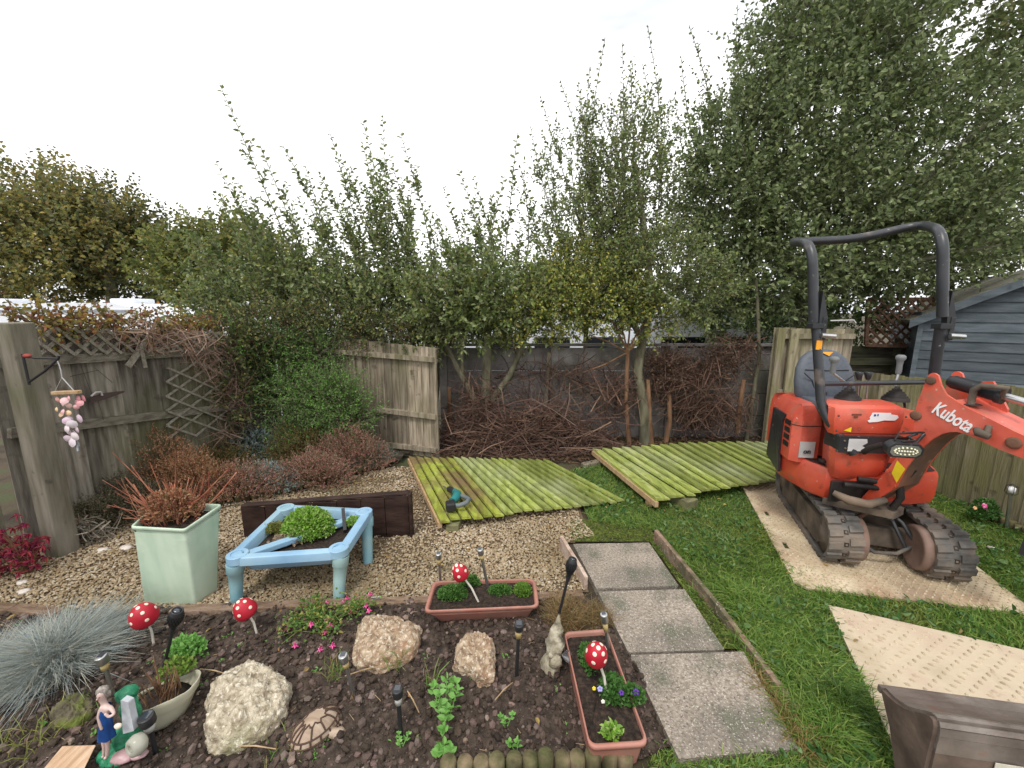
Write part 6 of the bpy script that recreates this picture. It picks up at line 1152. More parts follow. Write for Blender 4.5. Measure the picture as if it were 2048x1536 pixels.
m_purp = flat('purple_petal', (.10, .03, .28), .6); m_yelp = flat('yellow_petal', (.75, .6, .03), .6); m_lil = flat('lilac_petal', (.35, .33, .62), .6); m_pink = isl('pink_petals', [(.62, .05, .22), (.75, .16, .35), (.5, .03, .2), (.82, .35, .5)], .6); m_wht = flat('white_petal', (.75, .75, .65), .6)
def flower(p, r_, m, label, n=5, cat='flower', group='viola flowers in the slab side trough', d=Vector((0, -.8, .6))):
    b = MB(); x, y, dz = frame(d)
    for k in range(n): a = 2 * math.pi * k / n + .3; c = p + (x * math.cos(a) + y * math.sin(a)) * r_ * .55; b.ball(c, (r_ * .5, r_ * .28, r_ * .5), 5)
    o = b.build('viola_flower', [m], None, tuple(p)); return tag(o, label, cat, group)
flower(G(1272, 1385, .21), .014, m_purp, 'deep purple viola flower right on the trough rim edge'); flower(G(1243, 1386, .21), .011, m_purp, 'smaller purple viola flower over the trough soil')
flower(G(1200, 1378, .20), .012, m_lil, 'lilac blue viola flower beside the mushroom stem'); flower(G(1188, 1377, .20), .008, m_yelp, 'tiny yellow viola flower left of the lilac one'); flower(G(1206, 1403, .18), .008, m_wht, 'small white viola flower below the lilac one')
# pink flowering plant
rg = np.random.default_rng(44); ab = AB(); c0 = G(650, 1250, .04)
for (x_, y_, n_) in ((600, 1240, 110), (640, 1225, 200), (700, 1215, 160), (660, 1250, 130), (575, 1255, 60), (735, 1205, 50), (625, 1210, 110)):
    c = np3(G(x_, y_, .08)); P = c + rg.normal(size=(n_, 3)) * [.04, .03, .025]; leaves(ab, P, rdir(n_, rg) + [0, 0, .3], .018 * (.6 + .6 * rg.random(n_)), .014, rg=rg); B_ = np.tile(np3(c0), (6, 1)) + rg.normal(size=(6, 3)) * [.04, .03, 0]; B_[:, 2] = .03; twigs(ab, B_, (B_ + P[:6]) / 2 + [0, 0, .03], P[:6], .002, .0012)
fu = thing('fuchsia_plant', 'straggly fuchsia with pink hanging flowers behind the broad tan rock', 'flowering plant', tuple(c0)); ab.build('foliage', leafmat('fuchsia_leaf', [(.07, .16, .03), (.14, .26, .06), (.1, .2, .04), (.3, .36, .08), (.3, .16, .06)]), fu)
for x_, y_ in ((694, 1196), (688, 1202), (732, 1210), (738, 1220), (655, 1203), (610, 1235), (655, 1235), (660, 1250), (650, 1262), (575, 1258), (622, 1248), (590, 1290), (665, 1290), (740, 1188), (640, 1298), (702, 1224)):
    p = G(x_, y_, random.uniform(.05, .12) if y_ < 1255 else .05); b = MB()
    for k in range(5): a = 2 * math.pi * k / 5; b.tube([p, p + Vector((math.cos(a) * .008, math.sin(a) * .008, -.006)), p + Vector((math.cos(a) * .017, math.sin(a) * .017, -.004 + random.uniform(-.006, .006)))], [.002, .0045, .001], 5)
    b.tube([p + ZZ * .014, p, p - ZZ * .012], [.0025, .005, .003], 6); b.build('flower', m_pink, fu)
# mint, weeds, grass tufts
def leafplant(px, py, z, specs, m, label, name, lf, cat='plant'):
    rg = np.random.default_rng(int(px)); ab = AB(); c = np3(G(px, py, z))
    for dx, dy, hh, nw in specs:
        top = c + [dx, dy, hh]; base_ = c + [dx * .3, dy * .3, 0]; twigs(ab, base_[None], ((base_ + top) / 2)[None], top[None], .003, .0015)
        for k in range(nw):
            t = .25 + .75 * (k + 1) / nw; p = base_ + (top - base_) * t; a0 = k * 1.57
            for s_ in range(2 if k < nw - 1 else 4):
                a = a0 + s_ * (math.pi if k < nw - 1 else math.pi / 2); leaves(ab, p[None], np.array([[math.cos(a), math.sin(a), .45 if k < nw - 1 else .7]]), lf * (1.15 - .35 * t) * rg.uniform(.8, 1.15), lf * .6, .12, rg)
    return plant(name, label, cat, ab, m, c)
m_mint = leafmat('mint_green', [(.14, .33, .07), (.22, .45, .11), (.17, .38, .08), (.28, .5, .16)])
leafplant(888, 1450, .03, [(-.05, .06, .12, 4), (.0, .09, .12, 4), (.05, .05, .11, 4), (.02, -.02, .10, 4), (-.02, .02, .13, 5), (.01, -.06, .05, 3), (.03, .1, .1, 4)], m_mint, 'fresh bright green mint plant near the front middle of the soil bed', 'mint_plant', .038)
leafplant(1010, 1455, .03, [(0, 0, .04, 3), (.03, .02, .04, 2), (-.02, .02, .03, 2)], m_mint, 'small green seedling right of the mint plant', 'seedling', .02)
leafplant(800, 1495, .03, [(0, 0, .03, 3), (.03, .02, .04, 3), (-.01, .03, .03, 2)], m_mint, 'tiny green seedling at the foot of the black solar light with clear diffuser', 'seedling', .016)
leafplant(1035, 1505, .03, [(0, 0, .05, 3), (-.03, .01, .03, 2)], m_mint, 'small weed just behind the front log edging', 'weed', .024)
leafplant(880, 1515, .03, [(0, 0, .02, 2), (.04, .0, .03, 2), (.01, .03, .02, 2)], m_mint, 'flat pale leaf weed in front of the mint plant', 'weed', .04)
leafplant(1105, 1345, .03, [(0, 0, .04, 3), (.01, .01, .03, 2)], m_mint, 'little green weed at the base of the stone gnome', 'weed', .018)
leafplant(1120, 1290, .03, [(0, 0, .03, 2)], m_mint, 'tiny weed hidden beside the slab side trough', 'weed', .014)
cushion(375, 1305, .05, .085, .05, .08, 300, .022, m_mint, 'green strawberry like leaves behind the broken pale pot', name='leafy_plant', seed=20)
cushion(355, 1345, .12, .07, .05, .06, 160, .020, leafmat('pot_leaf', [(.1, .2, .03), (.2, .32, .05), (.3, .36, .1)]), 'green shoots mixed with the dead stems in the broken pot', name='leafy_plant', seed=21)
m_tuft = leafmat('tuft_blades', [(.10, .22, .04), (.18, .32, .07), (.3, .28, .1), (.36, .25, .12), (.12, .24, .05)])
def tuft(px, py, z, n, h, spread, label, m=m_tuft, w_=.004, name='grass_tuft', cat='grass tuft', lean=.35, seed=0):
    rg = np.random.default_rng(int(px * 3 + py) + seed); P = rg.normal(size=(n, 3)) * [spread, spread, 0] + np3(G(px, py, z)); D = np.column_stack([rg.normal(size=(n, 2)) * lean, np.ones(n)]); ab = AB(); blades(ab, P, D, h * (.45 + .8 * rg.random(n)), w_, .25, rg); return plant(name, label, cat, ab, m, G(px, py, z))
tuft(797, 1332, .04, 26, .14, .02, 'thin upright grass tuft growing in front of the broad tan rock')
tuft(865, 1372, .03, 16, .12, .012, 'single green and brown grass shoot between two pale rocks', w_=.006)
tuft(668, 1350, .03, 40, .11, .022, 'yellowing grass tuft behind the tilted steel solar light')
tuft(632, 1215, .03, 8, .14, .01, 'long green blade rising in front of the blue table leg', w_=.007)
tuft(40, 1500, .03, 90, .09, .07, 'scruffy yellow green grass in the bottom left corner', m=leafmat('yellow_blades', [(.22, .26, .05), (.38, .36, .1), (.15, .2, .04), (.45, .36, .18)]))
tuft(560, 1515, .02, 40, .06, .05, 'thin grass growing at the front edge below the tortoise')
tuft(170, 1420, .03, 40, .07, .05, 'sparse grass around the mossy stone')
m_sedge = leafmat('dry_sedge', [(.20, .12, .05), (.34, .22, .10), (.26, .17, .07), (.14, .13, .05), (.42, .3, .16)])
tuft(1135, 1240, .02, 1500, .14, .055, 'bushy dry brown sedge between the back trough and the slabs', m=m_sedge, w_=.0025, name='dry_sedge', lean=.6)
tuft(1195, 1240, .02, 500, .10, .035, 'lower dry sedge patch against the slab edge', m=m_sedge, w_=.0025, name='dry_sedge', lean=.6)
tuft(1690, 1420, .0, 420, .16, .035, 'dark clump of long grass overlapping the near cream mat', m=leafmat('dark_clump', [(.03, .07, .015), (.06, .12, .02), (.09, .15, .03)]), w_=.0035, lean=.6)
tuft(1450, 1080, 0, 60, .08, .05, 'pale seeding grass tuft in the lawn near the edging board', m=leafmat('pale_blades', [(.25, .35, .14), (.35, .45, .2)]), w_=.006, lean=.9)
# japanese maple at the left edge
m_mapl = leafmat('crimson_maple', [(0.179, 0.010, 0.034), (0.269, 0.020, 0.048), (0.128, 0.010, 0.041), (0.320, 0.034, 0.034), (0.211, 0.014, 0.082)])
mc = G(62, 1150, 0); rg = np.random.default_rng(5); mpl = thing('maple_shrub', 'small crimson leaved maple in front of the left fence', 'maple', tuple(mc)); ab = AB(); tw = AB(); n = 85; u = dome_dirs(n, .1, rg); P = u * (.35 + .65 * rg.random((n, 1))) * [.24, .12, .42] + np3(mc) + [-.05, 0, .05]
for k in range(6): a = (k - 2.5) * .5; leaves(ab, P, np.column_stack([np.full(n, math.sin(a)) + rg.normal(size=n) * .2, np.full(n, -.3) + rg.normal(size=n) * .3, -np.full(n, math.cos(a)) * .8 + .3]), .042, .012, rg=rg)
B_ = np.tile(np3(mc), (n, 1)); twigs(tw, B_, (B_ + P) / 2 + [0, 0, .05], P, .0025, .001); ab.build('foliage', m_mapl, mpl); tw.build('branches', m_deadst, mpl)
# plants of the small bed right
rg = np.random.default_rng(77); c = G(1975, 1040, .06); cushion(1965, 1035, .06, .12, .07, .16, 420, .022, m_vio, 'small rose like bush in the little right hand bed', name='rose_bush', seed=22)
flower(G(1969, 1012, .19), .022, m_pink, 'pink bloom on the small bush by the right fence', group=None); flower(G(1950, 1016, .17), .016, flat('peach_petal', (.7, .4, .2), .6), 'faded peach bloom beside the pink one by the right fence', group=None)
# white pebbles on the gravel left
m_wp = flat('white_pebble', (.52, .47, .42), .6, var=.25)
for (x_, y_, r_), lab in (((205, 1100, .035), 'flat white pebble between the post and the green bin'), ((252, 1096, .04), 'elongated white pebble just left of the green bin'), ((90, 1112, .03), 'pinkish round stone at the foot of the maple'), ((45, 1165, .03), 'pale grey disc shaped stone on the left gravel'), ((48, 1183, .032), 'pale pointed stone right below the disc shaped one'), ((1340, 0, 0), None)):
    if lab: b = MB(); b.ball(G(x_, y_, .012), (r_ * 1.1, r_ * .8, r_ * .45), 8, .4, x_); tag(b.build('pebble', m_wp, None, tuple(G(x_, y_))), lab, 'pebble')
b = MB(); b.ball(G(1985, 1097, .02), (.02, .03, .012), 8, .4, 2); tag(b.build('pebble', m_wp, None, tuple(G(1985, 1097))), 'single pale stone lying in the grass right of the tracks', 'pebble')
# ================================================================ CLIMBERS, BRUSH AND TREES
m_bark = mat('grey_green_bark', [(.07, .065, .04), (.13, .12, .08), (.19, .18, .12)], scale=14, stretch=(1, 1, .3), rough=.9, bump=.6)
m_barkb = mat('brown_bark', [(.10, .05, .03), (.18, .10, .055), (.26, .15, .09)], scale=14, stretch=(1, 1, .3), rough=.9, bump=.6)
m_twig = isl('brushwood', [(.035, .022, .018), (.08, .045, .035), (.14, .08, .06), (.05, .032, .026), (.24, .15, .10), (.09, .04, .032), (.17, .12, .09)], .85)
def shoots(ab, tw, P, D, L_, K, lf, lw, rg, bend=.15, r0=.004, t0=.12, drop=0.):
    n = len(P); D = nrm(D); L_ = np.broadcast_to(L_, (n,)); side = nrm(np.cross(D, rdir(n, rg))); bd = rdir(n, rg) * bend * L_[:, None] + np.array([0, 0, 1.]) * bend * L_[:, None] * .6; C = lambda t: P + D * (L_ * t)[:, None] + bd * (t * t)
    twigs(tw, P, C(.5), C(1.), r0, r0 * .3); up = np.cross(side, D)
    for k in range(K):
        t = t0 + (1 - t0) * (k + .5) / K; a = k * 2.4 + rg.random(n) * .6; o = side * np.cos(a)[:, None] + up * np.sin(a)[:, None]; keep = rg.random(n) > drop; q = C(t)[keep]; leaves(ab, q, (D * .75 + o * .85 + rg.normal(size=(n, 3)) * .15)[keep], lf * (.65 + .6 * rg.random(keep.sum())) * (1.1 - .35 * t), lw, .18, rg, .2)
def mass(ab, tw, ells, rg, L0=.35, K=11, lf=.05, lw=.028, up=.5, seed=0, shell=.35):
    for (cx, cy, cz, rx, ry, rz, n) in ells:
        u = rdir(n, rg); r_ = shell + (1 - shell) * rg.random((n, 1)) ** .55; P = u * r_ * [rx, ry, rz]; P = P * (.8 + .45 * vn(P + seed + cx, 1.6 / max(rx, .3), 2))[:, None] + [cx, cy, cz]; shoots(ab, tw, P, u * .8 + [0, 0, up] + rg.normal(size=(n, 3)) * .35, L0 * (.6 + .8 * rg.random(n)), K, lf, lw, rg)
LG1 = leafmat('willow_leaf', [(0.091, 0.125, 0.050), (0.166, 0.219, 0.069), (0.121, 0.172, 0.050), (0.257, 0.312, 0.125), (0.106, 0.141, 0.062), (0.363, 0.421, 0.225), (0.227, 0.204, 0.075), (0.151, 0.234, 0.062), (0.302, 0.312, 0.075)], .5, .36, .4)
LG2 = leafmat('yellowing_leaf', [(0.137, 0.194, 0.059), (0.233, 0.311, 0.078), (0.389, 0.427, 0.078), (0.174, 0.233, 0.078), (0.583, 0.505, 0.098), (0.116, 0.174, 0.059), (0.293, 0.272, 0.098)], .5, .3)
LG3 = leafmat('dark_broad_leaf', [(0.075, 0.108, 0.042), (0.137, 0.180, 0.067), (0.101, 0.136, 0.057), (0.225, 0.284, 0.130), (0.175, 0.227, 0.067), (0.352, 0.406, 0.215), (0.113, 0.158, 0.048)], .5, .36, .4)
LAU = leafmat('autumn_leaf', [(0.174, 0.180, 0.056), (0.304, 0.263, 0.070), (0.119, 0.166, 0.056), (0.390, 0.305, 0.070), (0.217, 0.208, 0.085), (0.109, 0.139, 0.070), (0.261, 0.180, 0.070)], .6, .3)
LDK = leafmat('dark_green_leaf', [(0.051, 0.094, 0.034), (0.101, 0.152, 0.051), (0.152, 0.220, 0.068), (0.085, 0.118, 0.043)], .6, .25)
LBR = leafmat('fern_green', [(0.097, 0.207, 0.041), (0.166, 0.331, 0.069), (0.124, 0.248, 0.055), (0.248, 0.414, 0.110), (0.083, 0.152, 0.041), (0.193, 0.221, 0.097)], .5, .3)
def tree(name, label, cat, base, ells, m, rg_seed, limbs=(), tr=.06, mb=None, group=None, **kw):
    rg = np.random.default_rng(rg_seed); r_ = thing(name, label, cat, tuple(base), group); ab, tw = AB(), AB(); mass(ab, tw, ells, rg, **kw); ab.build('crown', m, r_); tw.build('twigs', mb or m_bark, r_)
    b = MB()
    for pts, r0, r1 in limbs: n = len(pts); b.tube([Vector(p) for p in pts], [r0 + (r1 - r0) * i / (n - 1) for i in range(n)], 9)
    if limbs: b.build('trunk', mb or m_bark, r_)
    return r_
def rodded(name, label, cat, base, rods, ells, m, seed, limbs, group=None, lf=.082, lw=.035, spacing=.05, sub=.5):
    # upright rod shoots with side shoots, plus a denser foot
    rg = np.random.default_rng(seed); r_ = thing(name, label, cat, tuple(base), group); ab, tw = AB(), AB()
    for p0, p1, nsub in rods:
        p0 = np3(p0); p1 = np3(p1); L_ = np.linalg.norm(p1 - p0); K = int(L_ / spacing); sd = nrm(np.cross(p1 - p0, [0, 1, 0])[None])[0]; bow = sd * rg.uniform(-.12, .12) * L_; C = lambda t: p0 + (p1 - p0) * t + bow * math.sin(t * math.pi)
        segs = [C(i / 6) for i in range(7)]; A_ = np.array(segs[:-1]); B_ = np.array(segs[1:]); rr = np.array([.010 * (1 - i / 6.6) + .002 for i in range(6)]); twigs(tw, A_, (A_ + B_) / 2, B_, rr, rr * .85)
        ts = .3 + .7 * np.arange(K) / K; Q = np.array([C(t) for t in ts]); a = np.arange(K) * 2.4; d = nrm((p1 - p0)[None]); x = nrm(np.cross(d, [[0, 1, 0]])); y = np.cross(d, x); o = x * np.cos(a)[:, None] + y * np.sin(a)[:, None]
        leaves(ab, Q, d * .5 + o, lf * (.7 + .5 * rg.random(K)) * (1.15 - .4 * ts), lw, .18, rg, .2)
        t = .12 + .68 * rg.random(nsub); Q = np.array([C(q) for q in t]); shoots(ab, tw, Q, d * .8 + rdir(nsub, rg) * .7 + [0, 0, .35], sub * (1.15 - t) * (.6 + .7 * rg.random(nsub)), 9, lf * .85, lw * .95, rg)
    ells = [(*q[:6], int(q[6] * .78)) for q in ells]; mass(ab, tw, ells, rg, L0=.3, K=10, lf=lf * .9, lw=lw, up=.4); ab.build('crown', m, r_); tw.build('twigs', m_bark, r_); b = MB()
    for pts, r0, r1 in limbs: n = len(pts); b.tube([Vector(p) for p in pts], [r0 + (r1 - r0) * i / (n - 1) for i in range(n)], 9)
    if limbs: b.build('trunk', m_bark, r_)
    return r_
def rodset(lst, y0, bx, by, spread, rg):
    out = []
    for px, py, ns_ in lst: yy = y0 + rg.uniform(-.35, .35); t = Y(px, py, yy); q = Y(bx + (px - bx) * spread, by, yy); out.append((q, t, ns_))
    return out
rr_ = np.random.default_rng(99)
SILX = [330, 365, 430, 520, 565, 610, 660, 725, 765, 800, 850, 885, 920, 950, 1010, 1060, 1120, 1180, 1245, 1300, 1345]; SILY = [480, 430, 350, 305, 295, 335, 280, 250, 245, 275, 370, 360, 345, 355, 380, 270, 180, 130, 95, 70, 190]
def lean(px): return float(np.interp(px, [350, 450, 600, 760, 950, 1040, 1060, 1200, 1330], [.55, .42, .34, .22, .05, -.1, .38, .12, -.12]))
def rods2(lst, y0, xa, xb, n, rg, yb=690, lo=30, hi=210):
    L_ = list(lst) + [(x_, float(np.interp(x_, SILX, SILY)) + lo + abs(rg.normal()) * hi * .5, 12) for x_ in rg.uniform(xa, xb, n)]; out = []
    for px, py, ns_ in L_:
        yy = y0 + rg.uniform(-.4, .35); py = min(py, 600); out.append((Y(px + (yb - py) * lean(px), yb, yy), Y(px, py, yy), ns_))
    return out
# three shrubs behind the fence
ROD1 = [(438, 165, 10), (430, 320, 14), (365, 410, 12), (350, 455, 10), (470, 400, 18), (520, 290, 18), (400, 480, 14), (500, 430, 16), (565, 370, 16), (455, 500, 14), (385, 560, 12), (540, 500, 18), (430, 380, 10), (330, 470, 6)]
rodded('leaning_shrub', 'leftmost tall shrub with long wands leaning left over the fence', 'shrub', (-2.2, 5.6, 0), rods2(ROD1, 5.7, 345, 600, 15, rr_), [(*Y(500, 620, 5.6), .8, .35, .3, 230), (*Y(430, 635, 5.5), .5, .3, .24, 110), (*Y(590, 575, 5.7), .5, .35, .3, 110)], LG1, 1, [([(-2.3, 5.6, 0), (-2.4, 5.6, .8), (-2.7, 5.6, 1.7)], .05, .025), ([(-2.25, 5.6, 0), (-2.2, 5.6, 1.), (-2.1, 5.6, 1.9)], .045, .02)], 'shrubs crowding behind the fences')
ROD2 = [(565, 290, 14), (610, 330, 18), (660, 265, 18), (640, 350, 20), (725, 240, 16), (765, 230, 22), (700, 330, 22), (800, 265, 18), (740, 300, 22), (680, 420, 20), (830, 330, 18), (780, 380, 22), (620, 430, 18), (850, 400, 16), (720, 430, 20)]
rodded('wand_shrub', 'middle shrub with dense upright wands above the pale fence panel', 'shrub', (-1.2, 5.6, 0), rods2(ROD2, 5.75, 560, 860, 16, rr_), [(*Y(700, 615, 5.45), .8, .35, .32, 280), (*Y(810, 620, 5.4), .65, .35, .34, 280), (*Y(760, 530, 5.7), .45, .35, .3, 60)], LG1, 2, [([(-1.2, 5.6, 0), (-1.3, 5.6, .9), (-1.5, 5.6, 2.)], .05, .025), ([(-1.15, 5.65, 0), (-1., 5.6, 1.), (-.8, 5.6, 2.)], .05, .02)], 'shrubs crowding behind the fences')
ROD3 = [(915, 335, 16), (945, 350, 16), (885, 370, 18), (980, 390, 14), (1010, 350, 10), (1035, 265, 8), (870, 440, 18), (930, 440, 20), (1040, 430, 12), (990, 470, 16), (905, 500, 16)]
st3 = [([Y(970, 850, 4.98), Y(972, 770, 5.0), Y(975, 690, 5.05), Y(975, 600, 5.2)], .07, .045), ([Y(965, 860, 4.95), Y(945, 790, 4.95), Y(912, 730, 4.97), Y(893, 690, 5.0)], .05, .03), ([Y(925, 745, 4.96), Y(922, 690, 4.97), Y(920, 620, 5.0)], .028, .02), ([Y(985, 800, 4.98), Y(1020, 750, 5.0), Y(1045, 690, 5.05), Y(1060, 640, 5.1)], .045, .03)]
rodded('stump_shrub', 'multi stemmed shrub growing from a cut stump before the concrete fence', 'shrub', G(975, 905), rods2(ROD3, 5.45, 850, 1050, 10, rr_), [(*Y(905, 620, 5.0), .55, .3, .32, 300), (*Y(1010, 610, 5.05), .5, .3, .34, 300), (*Y(960, 560, 5.35), .4, .3, .25, 50), (*Y(955, 660, 5.05), .55, .25, .14, 190)], LG1, 3, st3, 'shrubs crowding behind the fences')
# tree with yellowing low leaves
ROD4 = [(1210, 75, 16), (1245, 85, 22), (1295, 50, 20), (1180, 130, 20), (1120, 160, 18), (1080, 190, 16), (1150, 210, 22), (1240, 180, 26), (1290, 170, 26), (1320, 150, 20), (1060, 250, 16), (1100, 290, 20), (1210, 260, 26), (1330, 260, 24), (1040, 330, 14), (1160, 330, 22), (1270, 300, 26), (1185, 200, 22), (1260, 120, 20), (1340, 210, 20)]
tk4 = [([Y(1290, 893, 5.0), Y(1288, 820, 5.0), Y(1275, 740, 5.02), Y(1285, 680, 5.05), Y(1305, 600, 5.1), Y(1290, 470, 5.3), Y(1270, 330, 5.5)], .075, .03), ([Y(1285, 680, 5.05), Y(1240, 600, 5.1), Y(1200, 470, 5.3)], .04, .02)]
rodded('upright_tree', 'slender tree with upright twiggy crown in front of the concrete fence', 'tree', G(1290, 893), rods2(ROD4, 5.6, 1055, 1345, 22, rr_, 640, 10, 260), [(*Y(1180, 500, 5.3), .65, .45, .5, 220), (*Y(1260, 400, 5.4), .5, .5, .7, 220), (*Y(1150, 350, 5.6), .4, .4, .5, 90), (*Y(1320, 560, 5.0), .55, .3, .45, 420), (*Y(1400, 590, 5.1), .4, .3, .3, 200), (*Y(1265, 300, 5.5), .4, .4, .6, 110)], LG1, 4, tk4, lf=.062, lw=.027)
tree('yellow_shrub', 'yellowing leafy shrub overhanging the coping of the concrete fence', 'shrub', (1.0, 5.55, 0), [(*Y(1130, 610, 5.1), .5, .3, .36, 480), (*Y(1215, 605, 5.05), .45, .3, .38, 480), (*Y(1170, 550, 5.3), .55, .3, .35, 340), (*Y(1060, 640, 5.05), .4, .25, .26, 260), (*Y(1300, 640, 5.0), .3, .2, .2, 130)], LG2, 5, [([(1.0, 5.55, 0), (1.0, 5.55, 1.8)], .04, .03)], group='shrubs crowding behind the fences', lf=.045, lw=.026, L0=.26, K=9)
# big dark tree at right
bt = Y(1596, 650, 6.0); limb = [([(bt.x, 6, -.0), (bt.x, 6, 1.3), (bt.x + .02, 6.0, 2.2), (bt.x + .3, 6.1, 3.6), (bt.x + .5, 6.2, 5.0)], .13, .05), ([(bt.x, 6, 1.9), (bt.x - .6, 5.9, 2.8), (bt.x - 1.0, 5.8, 3.8)], .06, .025), ([(bt.x + .1, 6, 2.4), (bt.x + 1.1, 5.8, 3.2), (bt.x + 2.0, 5.7, 4.2)], .07, .03), ([(bt.x + .1, 6, 1.8), (bt.x + .9, 5.6, 2.3), (bt.x + 1.9, 5.3, 2.5)], .045, .02)]
E1 = [(*Y(1660, 210, 6.0), 1.05, .9, .95, 800), (*Y(1520, 350, 5.9), .85, .8, .85, 560), (*Y(1830, 340, 5.9), 1.1, .9, 1.0, 850), (*Y(1640, 450, 5.6), 1.0, .7, .6, 620), (*Y(1840, 490, 5.6), 1.0, .6, .55, 560), (*Y(1550, 560, 5.5), .8, .5, .36, 330), (*Y(1700, 40, 6.2), .95, .8, .95, 520), (*Y(1470, 470, 5.7), .5, .5, .4, 200), (*Y(1600, 110, 6.1), .6, .6, .7, 240)]
tree('large_tree', 'large dark broadleaf tree filling the right side behind the excavator', 'tree', (bt.x, 6, 0), [(*q[:6], int(q[6] * .82)) for q in E1], LG3, 6, limb, lf=.075, lw=.040, L0=.52, K=12, up=.35, shell=.2)
E2 = [(*Y(1880, 40, 6.6), 1.2, .9, 1.2, 560), (*Y(2090, 200, 6.2), 1.0, .9, 1.1, 520), (*Y(2060, 420, 6.4), 1.0, .7, .65, 430), (*Y(1790, -90, 6.6), 1.1, .9, .9, 350), (*Y(1960, 540, 7.2), 1.6, .5, .55, 500)]
tree('olive_tree', 'lighter olive green tree overhanging the shed at the right edge', 'tree', (7.2, 7.0, 0), E2, leafmat('olive_green_leaf', [(.10, .14, .045), (.16, .21, .07), (.13, .17, .06), (.21, .26, .11), (.23, .22, .09), (.09, .13, .05)], .5, .3), 7, [([(7.2, 7, -.8), (7.1, 6.9, 2), (7.0, 6.7, 4.5)], .14, .05)], lf=.08, lw=.045, L0=.45, K=10)
rods = [(Y(px + 60, py + 300, 6.0), Y(px, py, 6.0), 10) for px, py in ((1378, 50), (1362, 110), (1475, 10), (1488, 30), (1420, 150), (1450, 100), (1520, -30), (1350, 200), (1400, 210), (1505, 60), (1540, -40), (1385, 260), (1460, 190), (1560, -20))]
rodded('tall_shrub', 'leafy wands rising at the left flank of the large dark tree', 'shrub', (3.0, 6.1, 0), rods, [(*Y(1425, 420, 5.9), .5, .4, .7, 330), (*Y(1460, 290, 6.0), .5, .4, .6, 240)], LG3, 8, [([(3.0, 6.1, 0), (2.9, 6.05, 2.5)], .05, .03)], lf=.065, lw=.034)
b = MB(); b.tube([Y(1493, 880, 5.1), Y(1505, 800, 5.1), Y(1518, 720, 5.12), Y(1517, 650, 5.15), Y(1512, 560, 5.3)], [.028, .026, .024, .022, .018], 8); tag(b.build('sapling', m_bark, None, tuple(Y(1493, 880, 5.1))), 'thin bare curved stem beside the standing fence panel', 'sapling')
for pts, lab, mm in (([(1258, 893), (1252, 800), (1254, 740), (1256, 700)], 'straight thin brown trunk left of the slender tree', m_barkb), ([(1330, 893), (1340, 840), (1338, 790)], 'short leaning cut brown trunk right of the slender tree', m_barkb), ([(1303, 892), (1298, 820), (1296, 760)], 'orange brown stem close behind the slender tree', m_barkb), ([(1475, 865), (1480, 810), (1487, 760)], 'split orange stem near the right end of the concrete fence', m_barkb), ([(900, 860), (899, 810), (898, 775)], 'short red brown stub beside the middle fence panel', m_barkb)):
    b = MB(); P_ = [Y(x_, y_, 4.98) for x_, y_ in pts]; b.tube(P_, [.034 - .004 * i for i in range(len(P_))], 8); tag(b.build('bare_stem', mm, None, tuple(P_[0])), lab, 'stem')
cr0 = Y(1255, 705, 4.98); b = MB()
for dx, dy in ((-75, -35), (-40, -75), (-15, -60), (10, -85), (35, -60), (60, -50), (-90, 40), (25, -30)): b.tube([cr0, Y(1255 + dx * .5, 705 + dy * .6, 4.97), Y(1255 + dx, 705 + dy, 4.95)], [.014, .010, .006], 6)
tag(b.build('fork_branches', m_barkb, None, tuple(cr0)), 'fan of orange brown branches on top of the thin trunk', 'branches')
# left autumn trees and hedge far off
tree('autumn_tree', 'tall golden brown autumn tree beyond the caravan at far left', 'tree', (-11.5, 11.8, -.9), [(*Y(50, 525, 11.5), 2.3, 1.2, 1.4, 800), (*Y(150, 480, 11.8), 1.6, 1.0, 1.2, 480), (*Y(-80, 560, 11.5), 1.6, 1.0, 1.3, 380), (*Y(80, 420, 12), 1.2, .8, 1.0, 230)], LAU, 9, [([(-11.5, 11.8, -.9), (-11.3, 11.8, 2.5), (-11, 11.8, 4.6)], .2, .07)], lf=.13, lw=.075, L0=.7, K=10)
tree('autumn_tree', 'greener tree to the right of the golden one beyond the caravans', 'tree', (-8.6, 12.6, -.9), [(*Y(262, 530, 12.5), 1.4, 1.0, 1.25, 560), (*Y(215, 470, 12.5), 1.2, .9, 1.1, 320)], leafmat('olive_autumn', [(.08, .10, .035), (.13, .14, .05), (.19, .16, .05), (.1, .12, .04), (.06, .08, .03)], .6, .3), 10, [([(-8.6, 12.6, -.9), (-8.6, 12.6, 3)], .16, .07)], lf=.13, lw=.075, L0=.65, K=10)
tree('yellow_green_tree', 'low yellow green tree seen left of the leaning shrub', 'tree', (-5.4, 10.9, -.9), [(*Y(390, 545, 10.8), 1.2, .8, .85, 520), (*Y(450, 530, 10.8), 1.1, .8, 1.0, 480), (*Y(520, 545, 11), 1.2, .8, .8, 360)], leafmat('yellow_green', [(.10, .14, .04), (.17, .2, .05), (.24, .24, .05), (.08, .12, .04), (.28, .22, .05)], .6, .3), 11, [([(-5.4, 10.9, -.9), (-5.4, 10.9, 2.2)], .12, .06)], lf=.12, lw=.07, L0=.5, K=9)
tree('round_tree', 'distant rounded dark green tree in the gap between the shrubs', 'tree', (2.1, 22, -.9), [(*Y(1098, 562, 22), 1.2, 1.0, .85, 900), (*Y(1060, 585, 22.5), 1.0, .8, .6, 300)], LDK, 12, [([(2.1, 22, -.9), (2.1, 22, 2.5)], .2, .1)], lf=.13, lw=.08, L0=.35, K=8)
